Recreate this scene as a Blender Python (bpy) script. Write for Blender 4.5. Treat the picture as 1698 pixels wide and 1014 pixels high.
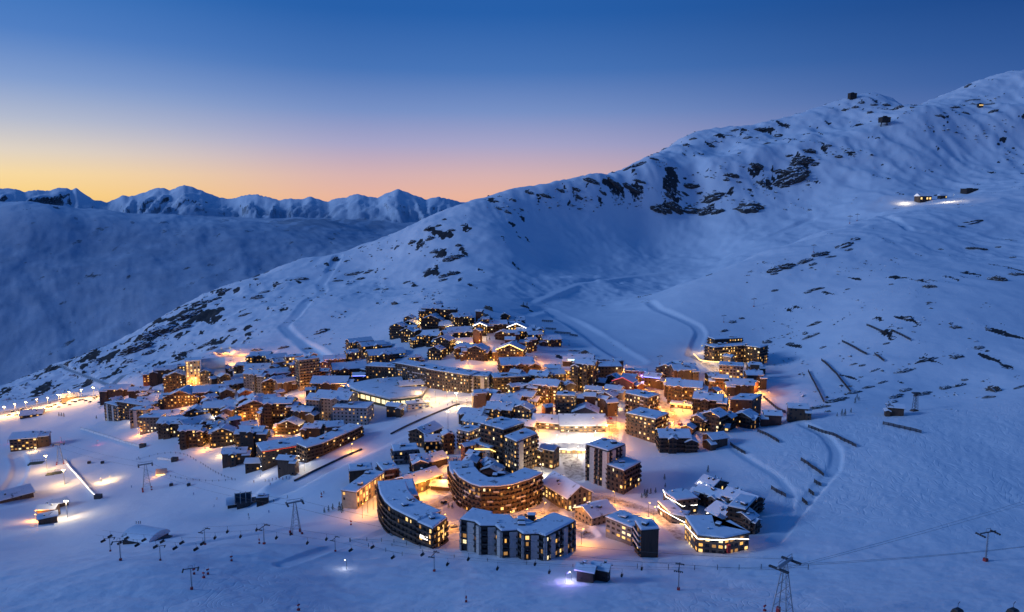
import bpy, bmesh, math, random
import numpy as np
from mathutils import Vector, Matrix
from math import radians, sin, cos, pi, atan2, hypot, log, exp

for _o in list(bpy.data.objects):
    bpy.data.objects.remove(_o)
SC = bpy.context.scene
COL = SC.collection
random.seed(7)

# ------------------------------------------------------------------ camera
IW, IH, FPX, TILT = 1698.0, 1014.0, 1200.0, radians(8.0)
cam_d = bpy.data.cameras.new('camera')
cam = bpy.data.objects.new('camera', cam_d)
COL.objects.link(cam)
cam_d.sensor_fit = 'HORIZONTAL'
cam_d.sensor_width = 36.0
cam_d.lens = 36.0 * FPX / IW
cam_d.clip_start = 1.0
cam_d.clip_end = 60000.0
cam.location = (0, 0, 0)
cam.rotation_euler = (radians(90) - TILT, 0, 0)
SC.camera = cam

# ------------------------------------------------------------------ render
SC.render.engine = 'CYCLES'
SC.cycles.use_denoising = True
SC.cycles.max_bounces = 4
SC.cycles.diffuse_bounces = 2
SC.cycles.glossy_bounces = 2
SC.cycles.transmission_bounces = 2
SC.cycles.volume_bounces = 0
SC.cycles.caustics_reflective = False
SC.cycles.caustics_refractive = False
SC.cycles.sample_clamp_indirect = 3.0
SC.view_settings.view_transform = 'Standard'
SC.view_settings.look = 'None'
SC.view_settings.gamma = 1.0
SC.view_settings.exposure = 0.0

# ------------------------------------------------------------------ dusk sky
def lin(r, g, b):
    f = lambda c: (c / 12.92 if c <= 0.04045 else ((c + 0.055) / 1.055) ** 2.4)
    return (f(r / 255.0), f(g / 255.0), f(b / 255.0), 1.0)

world = bpy.data.worlds.new('World')
SC.world = world
world.use_nodes = True
wn, wl = world.node_tree.nodes, world.node_tree.links
wn.clear()
w_out = wn.new('ShaderNodeOutputWorld')
w_bg = wn.new('ShaderNodeBackground')
w_bg.inputs['Strength'].default_value = 1.0
wl.new(w_bg.outputs[0], w_out.inputs[0])
w_tc = wn.new('ShaderNodeTexCoord')
w_sep = wn.new('ShaderNodeSeparateXYZ')
wl.new(w_tc.outputs['Generated'], w_sep.inputs[0])

def w_ramp(stops):
    n = wn.new('ShaderNodeValToRGB')
    n.color_ramp.interpolation = 'EASE' if False else 'LINEAR'
    els = n.color_ramp.elements
    els[0].position, els[0].color = stops[0]
    els[1].position, els[1].color = stops[-1]
    for p, c in stops[1:-1]:
        e = els.new(p)
        e.color = c
    return n

# ramp position = (sin(elevation) + 0.1) / 1.1
def rp(deg):
    return (sin(radians(deg)) + 0.1) / 1.1
# the side of the sky where the sun has set, the middle, and the side away from it
warm = w_ramp([(0.0, lin(180, 120, 80)), (rp(0.5), lin(252, 212, 126)), (rp(2.0), lin(250, 220, 160)), (rp(3.5), lin(226, 214, 196)),
               (rp(5.5), lin(182, 190, 208)), (rp(8.0), lin(132, 160, 208)), (rp(11), lin(84, 130, 198)),
               (rp(15), lin(52, 114, 188)), (rp(25), lin(36, 92, 168)), (rp(50), lin(28, 78, 150)), (1.0, lin(28, 78, 150))])
mid = w_ramp([(0.0, lin(150, 100, 100)), (rp(0.5), lin(234, 180, 158)), (rp(2.2), lin(215, 178, 178)), (rp(4.5), lin(168, 165, 200)),
              (rp(7.0), lin(120, 145, 198)), (rp(10), lin(72, 117, 184)), (rp(14), lin(40, 96, 170)),
              (rp(25), lin(32, 84, 158)), (rp(50), lin(28, 78, 150)), (1.0, lin(28, 78, 150))])
cold = w_ramp([(0.0, lin(60, 70, 110)), (rp(0.5), lin(104, 122, 178)), (rp(4.0), lin(90, 116, 178)), (rp(8.0), lin(52, 92, 158)),
               (rp(13), lin(29, 72, 138)), (rp(25), lin(30, 78, 150)), (rp(50), lin(28, 76, 148)), (1.0, lin(28, 78, 150))])
m1 = wn.new('ShaderNodeMath'); m1.operation = 'ADD'; m1.inputs[1].default_value = 0.1
wl.new(w_sep.outputs['Z'], m1.inputs[0])
m2 = wn.new('ShaderNodeMath'); m2.operation = 'DIVIDE'; m2.inputs[1].default_value = 1.1
wl.new(m1.outputs[0], m2.inputs[0])
for r_ in (warm, mid, cold):
    wl.new(m2.outputs[0], r_.inputs[0])
# azimuth: dot with the direction of the set sun
GLOW_AZ = radians(-62)               # measured from straight ahead, to the left
dotn = wn.new('ShaderNodeVectorMath'); dotn.operation = 'DOT_PRODUCT'
dotn.inputs[1].default_value = (sin(GLOW_AZ), cos(GLOW_AZ), 0.0)
wl.new(w_tc.outputs['Generated'], dotn.inputs[0])
def w_range(a, b):
    n = wn.new('ShaderNodeMapRange'); n.interpolation_type = 'SMOOTHSTEP'
    n.inputs['From Min'].default_value = a; n.inputs['From Max'].default_value = b
    wl.new(dotn.outputs['Value'], n.inputs['Value'])
    return n
k1, k2 = w_range(cos(radians(102)), cos(radians(58))), w_range(cos(radians(52)), cos(radians(20)))
mixa = wn.new('ShaderNodeMix'); mixa.data_type = 'RGBA'
wl.new(k1.outputs[0], mixa.inputs['Factor']); wl.new(cold.outputs[0], mixa.inputs['A']); wl.new(mid.outputs[0], mixa.inputs['B'])
mixb = wn.new('ShaderNodeMix'); mixb.data_type = 'RGBA'
wl.new(k2.outputs[0], mixb.inputs['Factor']); wl.new(mixa.outputs['Result'], mixb.inputs['A']); wl.new(warm.outputs[0], mixb.inputs['B'])
wl.new(mixb.outputs['Result'], w_bg.inputs['Color'])

# the last light from below the horizon on the left: weak, very soft
sun_d = bpy.data.lights.new('sun', 'SUN')
sun_d.energy = 1.4
sun_d.angle = radians(14)
sun_d.color = (0.38, 0.59, 1.0)
sun = bpy.data.objects.new('sun', sun_d)
COL.objects.link(sun)
_sd = Vector((sin(radians(-96)) * cos(radians(21)), cos(radians(-96)) * cos(radians(21)), sin(radians(21))))
sun.rotation_euler = _sd.to_track_quat('Z', 'Y').to_euler()

# ------------------------------------------------------------------ helpers: properties, materials
def tag(o, label=None, cat=None, group=None, kind=None):
    if label: o['label'] = label
    if cat: o['category'] = cat
    if group: o['group'] = group
    if kind: o['kind'] = kind
    return o

def link(o, parent=None):
    COL.objects.link(o)
    if parent is not None:
        o.parent = parent
    return o

def empty(name, loc, rz=0.0):
    o = bpy.data.objects.new(name, None)
    o.empty_display_size = 1.0
    o.location = loc
    o.rotation_euler = (0, 0, rz)
    return link(o)

MATS = {}
def mat(name, col, rough=0.8, emit=None, estr=0.0, noise=None, bump=None, metal=0.0, sample=True):
    """noise=(scale, amount[, squash z]); bump=(scale, strength)"""
    m = bpy.data.materials.new(name)
    m.use_nodes = True
    nt = m.node_tree
    b = nt.nodes['Principled BSDF']
    b.inputs['Base Color'].default_value = (*col, 1)
    b.inputs['Roughness'].default_value = rough
    b.inputs['Metallic'].default_value = metal
    if emit:
        b.inputs['Emission Color'].default_value = (*emit, 1)
        b.inputs['Emission Strength'].default_value = estr
        if not sample:
            m.cycles.emission_sampling = 'NONE'
    if noise or bump:
        tc = nt.nodes.new('ShaderNodeTexCoord')
    if noise:
        mp = nt.nodes.new('ShaderNodeMapping')
        nt.links.new(tc.outputs['Object'], mp.inputs[0])
        if len(noise) > 2:
            mp.inputs['Scale'].default_value = (1, 1, noise[2])
        nz = nt.nodes.new('ShaderNodeTexNoise')
        nz.inputs['Scale'].default_value = noise[0]
        nz.inputs['Detail'].default_value = 5
        nt.links.new(mp.outputs[0], nz.inputs['Vector'])
        mr = nt.nodes.new('ShaderNodeMapRange')
        mr.inputs['From Min'].default_value = 0.3; mr.inputs['From Max'].default_value = 0.7
        mr.inputs['To Min'].default_value = 1 - noise[1]; mr.inputs['To Max'].default_value = 1 + noise[1]
        nt.links.new(nz.outputs['Fac'], mr.inputs['Value'])
        oi = nt.nodes.new('ShaderNodeObjectInfo')
        mr2 = nt.nodes.new('ShaderNodeMapRange')
        mr2.inputs['To Min'].default_value = 1 - noise[1] * 0.7; mr2.inputs['To Max'].default_value = 1 + noise[1] * 0.7
        nt.links.new(oi.outputs['Random'], mr2.inputs['Value'])
        mu = nt.nodes.new('ShaderNodeMath'); mu.operation = 'MULTIPLY'
        nt.links.new(mr.outputs[0], mu.inputs[0]); nt.links.new(mr2.outputs[0], mu.inputs[1])
        vm = nt.nodes.new('ShaderNodeVectorMath'); vm.operation = 'SCALE'
        vm.inputs[0].default_value = col
        nt.links.new(mu.outputs[0], vm.inputs['Scale'])
        nt.links.new(vm.outputs[0], b.inputs['Base Color'])
    if bump:
        nz2 = nt.nodes.new('ShaderNodeTexNoise')
        nz2.inputs['Scale'].default_value = bump[0]; nz2.inputs['Detail'].default_value = 4
        nt.links.new(tc.outputs['Object'], nz2.inputs['Vector'])
        bp = nt.nodes.new('ShaderNodeBump'); bp.inputs['Strength'].default_value = bump[1]; bp.inputs['Distance'].default_value = 0.3
        nt.links.new(nz2.outputs['Fac'], bp.inputs['Height'])
        nt.links.new(bp.outputs[0], b.inputs['Normal'])
    MATS[name] = m
    return m

# ------------------------------------------------------------------ the terrain as heights over the ground plan
def pix_uv(px, py):
    """pixel -> (x/Y, z/Y) of its ray"""
    u = (px - IW / 2) / FPX
    v = (IH / 2 - py) / FPX
    d = cos(TILT) + v * sin(TILT)
    return u / d, (-sin(TILT) + v * cos(TILT)) / d

def tps_fit(pts, lam):
    P = np.array([(pix_uv(a, b)[0] * 1.3, log(c), pix_uv(a, b)[1]) for a, b, c in pts])
    n = len(P)
    d2 = (P[:, None, 0] - P[None, :, 0]) ** 2 + (P[:, None, 1] - P[None, :, 1]) ** 2
    K = 0.5 * d2 * np.log(d2 + 1e-12)
    K[np.arange(n), np.arange(n)] = lam
    A = np.zeros((n + 3, n + 3))
    A[:n, :n] = K; A[:n, n] = 1; A[:n, n + 1] = P[:, 0]; A[:n, n + 2] = P[:, 1]
    A[n:, :n] = A[:n, n:].T
    b = np.zeros(n + 3); b[:n] = P[:, 2]
    w = np.linalg.solve(A, b)
    return P, w

def tps_eval(fit, U, L):
    P, w = fit
    sh = U.shape
    x = U.ravel() * 1.3; y = L.ravel()
    out = np.full(x.shape, w[-3]) + w[-2] * x + w[-1] * y
    for i in range(len(P)):
        d2 = (x - P[i, 0]) ** 2 + (y - P[i, 1]) ** 2
        out += w[i] * 0.5 * d2 * np.log(d2 + 1e-12)
    return out.reshape(sh)

_rng = np.random.default_rng(3)
_PERM = _rng.permutation(512)
_GX = np.cos(np.arange(512) * 2 * pi / 512 * 37); _GY = np.sin(np.arange(512) * 2 * pi / 512 * 37)
def perlin(x, y, seed=0):
    xi = np.floor(x).astype(np.int64); yi = np.floor(y).astype(np.int64)
    xf = x - xi; yf = y - yi
    u = xf * xf * xf * (xf * (xf * 6 - 15) + 10); v = yf * yf * yf * (yf * (yf * 6 - 15) + 10)
    def g(ix, iy, dx, dy):
        h = _PERM[(_PERM[(ix + seed * 17) & 511] + iy) & 511]
        return _GX[h] * dx + _GY[h] * dy
    a = g(xi, yi, xf, yf); b = g(xi + 1, yi, xf - 1, yf)
    c = g(xi, yi + 1, xf, yf - 1); d = g(xi + 1, yi + 1, xf - 1, yf - 1)
    return (a + (b - a) * u) * (1 - v) + (c + (d - c) * u) * v
def fbm(x, y, wl_, octs, seed=0, gain=0.5):
    s = 0; a = 1.0; f = 1.0 / wl_
    for i in range(octs):
        s = s + a * perlin(x * f, y * f, seed + i)
        a *= gain; f *= 2.03
    return s
def ridged(x, y, wl_, octs, seed=0, gain=0.5):
    s = 0; a = 1.0; f = 1.0 / wl_
    for i in range(octs):
        s = s + a * (0.36 - np.abs(perlin(x * f, y * f, seed + i)) * 1.6)
        a *= gain; f *= 2.03
    return s
def sstep(a, b, x):
    t = np.clip((x - a) / (b - a), 0, 1)
    return t * t * (3 - 2 * t)
# control points (pixel x, pixel y, distance in metres): where the slope seen there lies
NEAR_PTS = [
 # foreground
 (-150,1014,228),(0,1040,205),(0,1000,232),(0,955,272),(250,1035,205),(250,985,236),(250,938,268),(500,1014,232),(480,905,322),(849,1030,226),(849,960,282),(1200,1020,234),(1500,1014,234),(1698,1014,232),(1850,1014,230),
 (-100,1120,150),(400,1130,150),(849,1150,150),(1300,1150,150),(1800,1150,150),
 (849,925,318),(560,960,285),(560,900,338),(240,900,352),(100,912,372),(0,922,358),(-150,920,360),
 (1100,925,320),(1300,900,336),(1600,900,322),(1750,900,320),(1250,945,300),
 # lower town
 (849,850,388),(849,800,432),(900,750,485),(900,700,545),(850,650,622),(850,600,705),(850,560,772),(740,548,790),(730,512,850),(930,565,790),
 (560,850,397),(500,800,457),(600,750,510),(700,700,570),(760,665,605),(640,640,670),(700,620,690),
 (600,700,590),(500,760,515),(400,775,530),(300,748,582),(200,702,690),(300,690,665),(400,690,645),(500,690,622),(300,640,760),(400,640,735),(500,640,702),
 (600,620,715),(500,600,790),(400,605,845),(350,585,900),(600,582,790),(230,625,860),
 (1000,600,700),(1000,560,830),(1000,850,390),(1100,800,432),(1200,850,392),(1250,850,388),(1100,870,368),(1100,900,342),(1150,735,505),(1190,712,528),(1080,730,515),(1180,680,575),(1200,650,620),(1100,650,625),(1200,605,710),(1050,690,562),(1000,720,520),
 # left valley floor
 (100,655,930),(20,675,880),(0,692,830),(100,692,780),(-150,700,850),(100,730,662),(0,735,675),(-150,760,640),(100,790,560),(0,800,548),(-150,830,500),(100,850,482),(0,870,452),(240,812,520),(300,860,420),(400,850,430),(400,812,482),(200,760,590),
 # left spur with its crest
 (-150,680,1050),(-150,700,1150),(0,640,1150),(60,618,1190),(100,603,1230),(200,562,1320),(280,517,1400),(380,470,1480),(440,452,1520),(490,430,1560),(560,420,1610),(600,406,1640),(650,400,1700),(690,394,1740),
 (0,660,1010),(300,600,1000),(200,620,1000),(120,640,1020),(430,540,1080),(420,500,1260),(550,500,1150),(550,560,900),(600,450,1400),(680,480,1180),(650,530,930),(500,560,960),(330,560,1120),
 # behind that crest it falls away
 (-150,830,1500),(0,760,1700),(200,680,1900),(400,590,2050),(600,500,2200),(720,450,2250),(-150,1000,2600),(0,900,3000),(300,700,3000),(600,560,3000),
 # main flank and crest
 (750,420,1330),(760,470,1120),(745,500,900),(700,378,1480),(730,358,1540),(760,339,1600),(800,328,1630),(840,318,1660),(900,309,1700),(950,300,1740),(1000,292,1780),(1060,289,1820),
 (850,480,1130),(900,520,980),(900,430,1430),(850,400,1420),(900,380,1560),(900,345,1640),(960,340,1690),(1000,500,1150),(1000,470,1300),(1100,480,1330),(1050,430,1560),(1050,370,1730),(1140,345,1800),(1140,305,1880),
 (1100,282,1850),(1180,272,1900),(1260,252,1950),(1340,236,2000),(1420,221,2050),(1470,206,2090),(1505,189,2120),(1533,180,2150),(1593,177,2180),(1646,183,2150),(1698,182,2150),(1850,170,2200),
 (1120,246,2060),(1200,250,2060),(1300,226,2130),(1400,208,2180),
 (1035,284,1960),(1080,262,2040),(1120,236,2150),(1160,219,2200),(1220,213,2230),(1280,203,2260),(1345,181,2310),(1385,170,2340),(1414,159,2370),(1450,158,2390),(1480,166,2380),(1505,184,2350),
 (1530,192,2500),(1600,196,2450),(1698,195,2500),
 (1500,182,2700),(1560,161,2850),(1600,144,2930),(1660,123,3000),(1698,119,3050),(1800,108,3100),(1950,100,3150),
 (800,420,2300),(900,400,2500),(1000,380,2600),(1100,330,2700),(1200,300,2800),(1300,270,2850),(1414,230,2900),(1500,230,3300),(1600,210,3500),(1800,190,3600),(900,500,3400),(1200,400,3500),
 (1250,400,1560),(1200,432,1510),(1300,375,1640),(1350,330,1790),(1450,330,1660),(1540,329,1650),(1600,319,1690),(1698,302,1720),(1500,250,1960),(1600,245,2010),(1698,232,2050),(1850,230,2050),(1420,280,1880),(1280,300,1870),
 # the nearer hill on the right
 (1160,463,1050),(1266,417,1150),(1337,394,1220),(1408,375,1290),(1462,358,1350),(1530,343,1450),(1620,328,1520),(1698,312,1570),(1850,300,1600),
 (1205,455,1230),(1266,424,1330),(1337,404,1420),(1408,384,1500),
 (1200,550,830),(1260,575,790),(1200,500,930),(1300,500,900),(1400,450,960),(1400,550,760),(1300,620,685),(1500,500,800),(1500,600,655),(1600,600,645),(1600,420,1040),(1698,380,1200),(1698,460,880),(1698,560,690),(1850,560,690),
 (1270,690,575),(1330,665,590),(1500,670,565),(1600,660,565),
 (1300,722,500),(1450,697,515),(1540,684,525),(1698,668,525),(1850,660,520),(1400,800,417),(1600,800,402),(1750,800,400),(1300,800,428),
]
for _x, _y, _d in ((760,339,1600),(800,328,1630),(840,318,1660),(900,309,1700),(950,300,1740),(1000,292,1780)):
    NEAR_PTS.append((_x, _y + 14, _d * 1.07)); NEAR_PTS.append((_x, _y + 45, _d * 1.17))
for _x, _y, _d in ((1160,219,2200),(1220,213,2230),(1280,203,2260),(1345,181,2310),(1414,159,2370),(1450,158,2390)):
    NEAR_PTS.append((_x, _y + 14, _d * 1.06))
for _x, _y, _d in ((100,603,1230),(200,562,1320),(280,517,1400),(380,470,1480),(490,430,1560),(600,406,1640)):
    NEAR_PTS.append((_x, _y + 16, _d * 1.07))
FAR_PTS = [
 (-200,800,2400),(0,800,2400),(200,760,2500),(400,680,2600),(600,580,2700),(800,500,2800),(1000,450,3000),
 (-200,640,3300),(0,620,3300),(200,590,3400),(400,520,3600),(600,450,4000),(800,410,4600),
 (-200,500,3800),(0,500,3800),(200,480,3950),(350,450,4150),(500,420,4500),(650,398,5200),(760,398,5600),
 (-200,400,4350),(0,400,4350),(150,396,4500),(300,388,4700),(450,382,5000),(560,376,5500),
 (-200,346,4750),(0,343,4750),(90,345,4800),(180,352,4900),(300,358,5200),(420,366,5600),(540,364,6000),(600,386,6000),(660,388,6200),
 (0,356,5600),(180,366,5700),(350,372,6300),
 (-160,356,8000),(0,356,8000),(200,358,8000),(400,360,8000),(600,360,8200),(772,362,8500),(900,362,8600),(1100,362,8600),
 (0,352,7000),(260,356,7000),(450,362,7200),(660,362,7400),
 (-100,400,11500),(300,400,11500),(700,400,11500),(1100,400,11500),
]
NU, NL = 760, 860
U0, U1, L0, L1 = -0.95, 0.95, log(150.0), log(3700.0)
ug = np.linspace(U0, U1, NU); lg = np.linspace(L0, L1, NL)
fit = tps_fit(NEAR_PTS, 2e-4)
cu = np.linspace(U0, U1, 191); cl = np.linspace(L0, L1, 216)
CU, CL = np.meshgrid(cu, cl)
CE = tps_eval(fit, CU, CL)
def upsample(cx, cy, Z, x, y):
    # Catmull-Rom along both axes
    def cr(ax, Z, q):
        t = (q - ax[0]) / (ax[1] - ax[0]); i = np.clip(np.floor(t).astype(int), 1, len(ax) - 3); f = (t - i)[:, None]
        p0, p1, p2, p3 = Z[i - 1], Z[i], Z[i + 1], Z[i + 2]
        return p1 + 0.5 * f * (p2 - p0 + f * (2 * p0 - 5 * p1 + 4 * p2 - p3 + f * (3 * (p1 - p2) + p3 - p0)))
    return cr(cx, cr(cy, Z, y).T, x).T
E = upsample(cu, cl, CE, ug, lg)
UU, LL = np.meshgrid(ug, lg)
YY = np.exp(LL); XX = UU * YY
ZZ = E * YY

def grid_at(G, x, y):
    """bilinear look-up of a grid over the ground plan"""
    fu = (x / y - U0) / (U1 - U0) * (NU - 1); fl = (np.log(y) - L0) / (L1 - L0) * (NL - 1)
    iu = np.clip(np.floor(fu).astype(int), 0, NU - 2); il = np.clip(np.floor(fl).astype(int), 0, NL - 2)
    a = fu - iu; b = fl - il
    return (G[il, iu] * (1 - a) + G[il, iu + 1] * a) * (1 - b) + (G[il + 1, iu] * (1 - a) + G[il + 1, iu + 1] * a) * b

def hit(px, py, ymin=0.0):
    """first ground point on a pixel's ray"""
    u, e = pix_uv(px, py)
    fu = (u - U0) / (U1 - U0) * (NU - 1); iu = int(min(max(math.floor(fu), 0), NU - 2)); a = fu - iu
    col = (ZZ[:, iu] * (1 - a) + ZZ[:, iu + 1] * a) / np.exp(lg)
    idx = np.nonzero((col >= e) & (np.exp(lg) > ymin))[0]
    if len(idx) == 0:
        k = int(np.argmax(np.where(np.exp(lg) > ymin, col, -9)))
    else:
        k = int(idx[0])
    if k > 0 and col[k] != col[k - 1]:
        f = (e - col[k - 1]) / (col[k] - col[k - 1]); f = min(max(f, 0), 1)
        l = lg[k - 1] + f * (lg[1] - lg[0])
    else:
        l = lg[k]
    y = exp(l)
    x = u * y
    return Vector((x, y, ground(x, y)))

def ground(x, y):
    return float(grid_at(ZZ, np.array([x]), np.array([y]))[0])

# relief: broad swells, gullies and crags on the mountain, wind ripples, ski ruts
mount = sstep(820, 1250, YY)                               # how far up the mountain
hillr = sstep(0.28, 0.42, UU) * sstep(520, 640, YY)        # the right hill
alp = np.clip(mount + hillr * 0.45, 0, 1)
high = sstep(-60, 120, ZZ) * sstep(1300, 1700, YY)
spur = sstep(900, 1050, YY) * sstep(-0.2, -0.45, UU)
wx = XX + 18 * perlin(XX / 90, YY / 90, 41); wy = YY + 18 * perlin(XX / 90, YY / 90, 43)
rel = (6.0 * fbm(wx, wy, 210, 3, 1) + 4.2 * ridged(wx, wy, 85, 3, 5, 0.45)) * alp
rough = sstep(-0.15, 0.35, fbm(XX, YY, 320, 2, 27))
rel += alp * (0.3 + 0.5 * rough) * fbm(XX, YY, 14, 3, 7)
rel += alp * rough * 2.2 * ridged(wx + 0.4 * wy, wy * 0.55, 38, 4, 29, 0.55)
flute = high * 5.0 * ridged(XX + 0.25 * YY, YY * 0.2, 55, 3, 37, 0.5)
rel += flute
rel += high * (10 * ridged(wx, wy, 130, 4, 9, 0.48) + 1.5 * fbm(XX, YY, 26, 3, 11))
rel += spur * (3.5 * ridged(wx, wy, 55, 4, 13, 0.6))
rel += 0.9 * fbm(XX, YY, 55, 3, 15) * (1 - alp)
fore = sstep(430, 300, YY)
rel += fore * (0.6 * fbm(XX + 6 * perlin(XX / 25, YY / 25, 51), YY * 1.6, 16, 4, 17))
slope_r = sstep(0.30, 0.42, UU) * sstep(560, 500, YY) * sstep(330, 380, YY)
rel += slope_r * (0.42 * ridged(XX + 4 * perlin(XX / 14, YY / 14, 61), YY * 0.8, 7.5, 3, 19, 0.6))
rel += 0.08 * ridged(XX + 5 * perlin(XX / 30, YY / 30, 65), YY * 0.55, 5.0, 2, 21) * sstep(650, 400, YY)
bowl = sstep(1100, 1250, YY) * sstep(0.0, 0.1, UU) * sstep(30, -60, ZZ)
rel += bowl * (4.0 * fbm(XX, YY, 95, 4, 23) + 3.0 * ridged(wx, wy, 60, 4, 25))
ZZ = ZZ + rel
# ------------------------------------------------------------------ paths, cat tracks and benches cut into the snow
def world_line(pix, step=4.0):
    pts = [hit(*p) for p in pix]
    out = []
    for a, b in zip(pts[:-1], pts[1:]):
        n = max(1, int((b - a).length / step))
        for i in range(n):
            out.append(a.lerp(b, i / n))
    out.append(pts[-1])
    # smooth
    for _ in range(3):
        q = [out[0]] + [(out[i - 1] + out[i] * 2 + out[i + 1]) / 4 for i in range(1, len(out) - 1)] + [out[-1]]
        out = q
    return out

def dist_to_line(pts, reach):
    """distance of grid vertices to a polyline, and the line's own height, only near it"""
    D = np.full(XX.shape, 1e9); H = np.zeros(XX.shape); S = np.zeros(XX.shape)
    for a, b in zip(pts[:-1], pts[1:]):
        ymin, ymax = min(a.y, b.y) - reach, max(a.y, b.y) + reach
        xm, xM = min(a.x, b.x) - reach, max(a.x, b.x) + reach
        i0, i1 = np.searchsorted(lg, [log(max(ymin, 151)), log(max(ymax, 152))])
        yl, yh = max(ymin, 151), max(ymax, 152)
        ua, ub = min(xm / yl, xm / yh), max(xM / yl, xM / yh)
        j0, j1 = np.searchsorted(ug, [ua, ub])
        i0 = max(i0 - 1, 0); j0 = max(j0 - 1, 0); i1 += 1; j1 += 1
        X = XX[i0:i1, j0:j1]; Y = YY[i0:i1, j0:j1]
        if X.size == 0: continue
        dx, dy = b.x - a.x, b.y - a.y
        L2 = dx * dx + dy * dy + 1e-9
        t = np.clip(((X - a.x) * dx + (Y - a.y) * dy) / L2, 0, 1)
        d = np.hypot(X - a.x - t * dx, Y - a.y - t * dy)
        s = ((X - a.x) * dy - (Y - a.y) * dx)
        sub = D[i0:i1, j0:j1]; m = d < sub
        sub[m] = d[m]
        H[i0:i1, j0:j1][m] = (a.z + (b.z - a.z) * t)[m]
        S[i0:i1, j0:j1][m] = np.sign(s)[m]
    return D, H, S

ROADMASK = np.zeros(XX.shape)
def carve(pix, half, depth=0.0, bank=1.0, road=0.0):
    """flatten a track of a given half width, with a low bank on either side"""
    global ZZ
    pts = world_line(pix)
    D, H, S = dist_to_line(pts, half * 3.2)
    k = sstep(half * 1.9, half * 0.9, D)
    ZZ = ZZ * (1 - k) + (H - depth) * k
    ZZ = ZZ + bank * np.exp(-((D - half * 1.7) / (half * 0.45)) ** 2)
    if road:
        global ROADMASK
        ROADMASK = np.maximum(ROADMASK, road * sstep(half * 1.05, half * 0.75, D))
    return pts

# pistes and cat tracks on the slopes
carve([(560,424),(553,440),(532,470),(535,482),(505,502),(492,520),(470,540),(485,556),(510,575),(545,600)], 6, 2.2, 0.5)
carve([(1075,500),(1090,512),(1130,528),(1155,540),(1163,552),(1155,570),(1148,590)], 4.5, 1.6, 0.4)
carve([(870,520),(905,512),(940,530),(985,556),(1020,580),(1050,598)], 10, 2.2, 0.5)
carve([(1462,358),(1490,368),(1510,382),(1560,388),(1698,408)], 5, 1.6, 0.4)
carve([(880,500),(960,468),(1060,455),(1180,440),(1260,400),(1345,365)], 7, 1.2, 0.4)
carve([(1330,702),(1370,722),(1388,748),(1385,775),(1345,820),(1310,862),(1285,895)], 2.6, 1.2, 0.0)
carve([(1212,740),(1240,760),(1290,790),(1312,815),(1308,850)], 2.0, 0.8, 0.0)
carve([(260,650),(330,610),(380,590)], 4, 0.8, 0.3)
carve([(760,672),(700,695),(640,722),(560,760),(470,806)], 11, 0.3, 0.1)       # slope between the two halves of the town
carve([(300,905),(420,885),(520,868),(620,858)], 3, 0.35, 0.12)
carve([(470,936),(560,905),(640,880)], 2.5, 0.4, 0.1)
carve([(0,840),(60,825),(120,800)], 4, 0.7, 0.3)
carve([(28,752),(35,770),(30,790),(12,815)], 4, 1.2, 0.4)
# roads in the town
RD = [
 ([(815,770),(795,790),(770,812),(722,838),(700,850),(722,872),(745,880),(770,872)], 4.0),
 ([(745,880),(800,862),(860,858),(915,850),(950,878),(975,888)], 4.2),
 ([(915,850),(925,832),(905,812),(895,798)], 3.5),
 ([(735,745),(722,765),(712,790),(735,815)], 4.0),
 ([(975,888),(960,862),(955,830),(1000,822),(1050,838),(1090,850),(1130,890)], 3.6),
 ([(955,790),(950,770),(940,750)], 7.0),
 ([(1010,700),(1020,712),(1015,735),(1000,742)], 4.0),
 ([(1075,640),(1085,655),(1110,680),(1130,712),(1080,715)], 4.5),
 ([(1150,590),(1185,610),(1205,640),(1200,680)], 5.0),
 ([(445,585),(410,590),(375,590),(365,580),(385,576)], 7.0),
 ([(440,690),(470,705),(480,725),(470,742)], 5.0),
 ([(265,660),(285,652),(255,648)], 5.0),
 ([(860,610),(900,612),(945,605),(960,618)], 3.5),
 ([(800,570),(830,590),(870,596),(890,592)], 3.5),
 ([(760,668),(830,665),(880,690),(905,700),(960,690)], 5.0),
 ([(0,685),(60,672),(110,660),(170,655)], 9.0),
 ([(100,604),(112,612),(150,626),(180,638)], 4.0),
 ([(170,655),(185,640),(205,622),(225,618)], 4.0),
]
for pix, hw in RD:
    carve(pix, hw, 0.3, 0.5, road=1.0)

# flat pads are not cut: houses are let into the slope
from_mask = None
def smooth_grid(G, n):
    for _ in range(n):
        H = G.copy()
        H[1:-1, 1:-1] = (G[1:-1, 1:-1] * 4 + G[:-2, 1:-1] + G[2:, 1:-1] + G[1:-1, :-2] + G[1:-1, 2:]) / 8
        G = H
    return G

# steep and crag-noise -> bare rock in the snow cover
def rock_fields():
    gy, gx = np.gradient(ZZ)
    dX = np.gradient(XX, axis=1); dYl = np.gradient(YY, axis=0)
    zx = gx / dX
    zy = (gy - zx * np.gradient(XX, axis=0)) / dYl
    return np.hypot(zx, zy)
SLOPE = rock_fields()
crag = fbm(wx, wy, 60, 5, 31, 0.62)
streak = fbm(XX + 0.35 * YY, YY * 0.45 - 0.2 * XX, 34, 5, 33, 0.6)
rock = sstep(1.25, 1.5, SLOPE + 0.75 * crag) * np.clip(high + spur * 0.9 + mount * 0.15, 0, 1)
rock = np.maximum(rock, spur * sstep(0.16, 0.34, streak + 0.15 * (SLOPE - 0.4)))
rock = np.maximum(rock, hillr * (1 - mount) * sstep(0.42, 0.56, streak) * 0.9)
rock = np.maximum(rock, mount * (1 - bowl) * sstep(0.50, 0.62, streak + 0.1 * crag))
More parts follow.
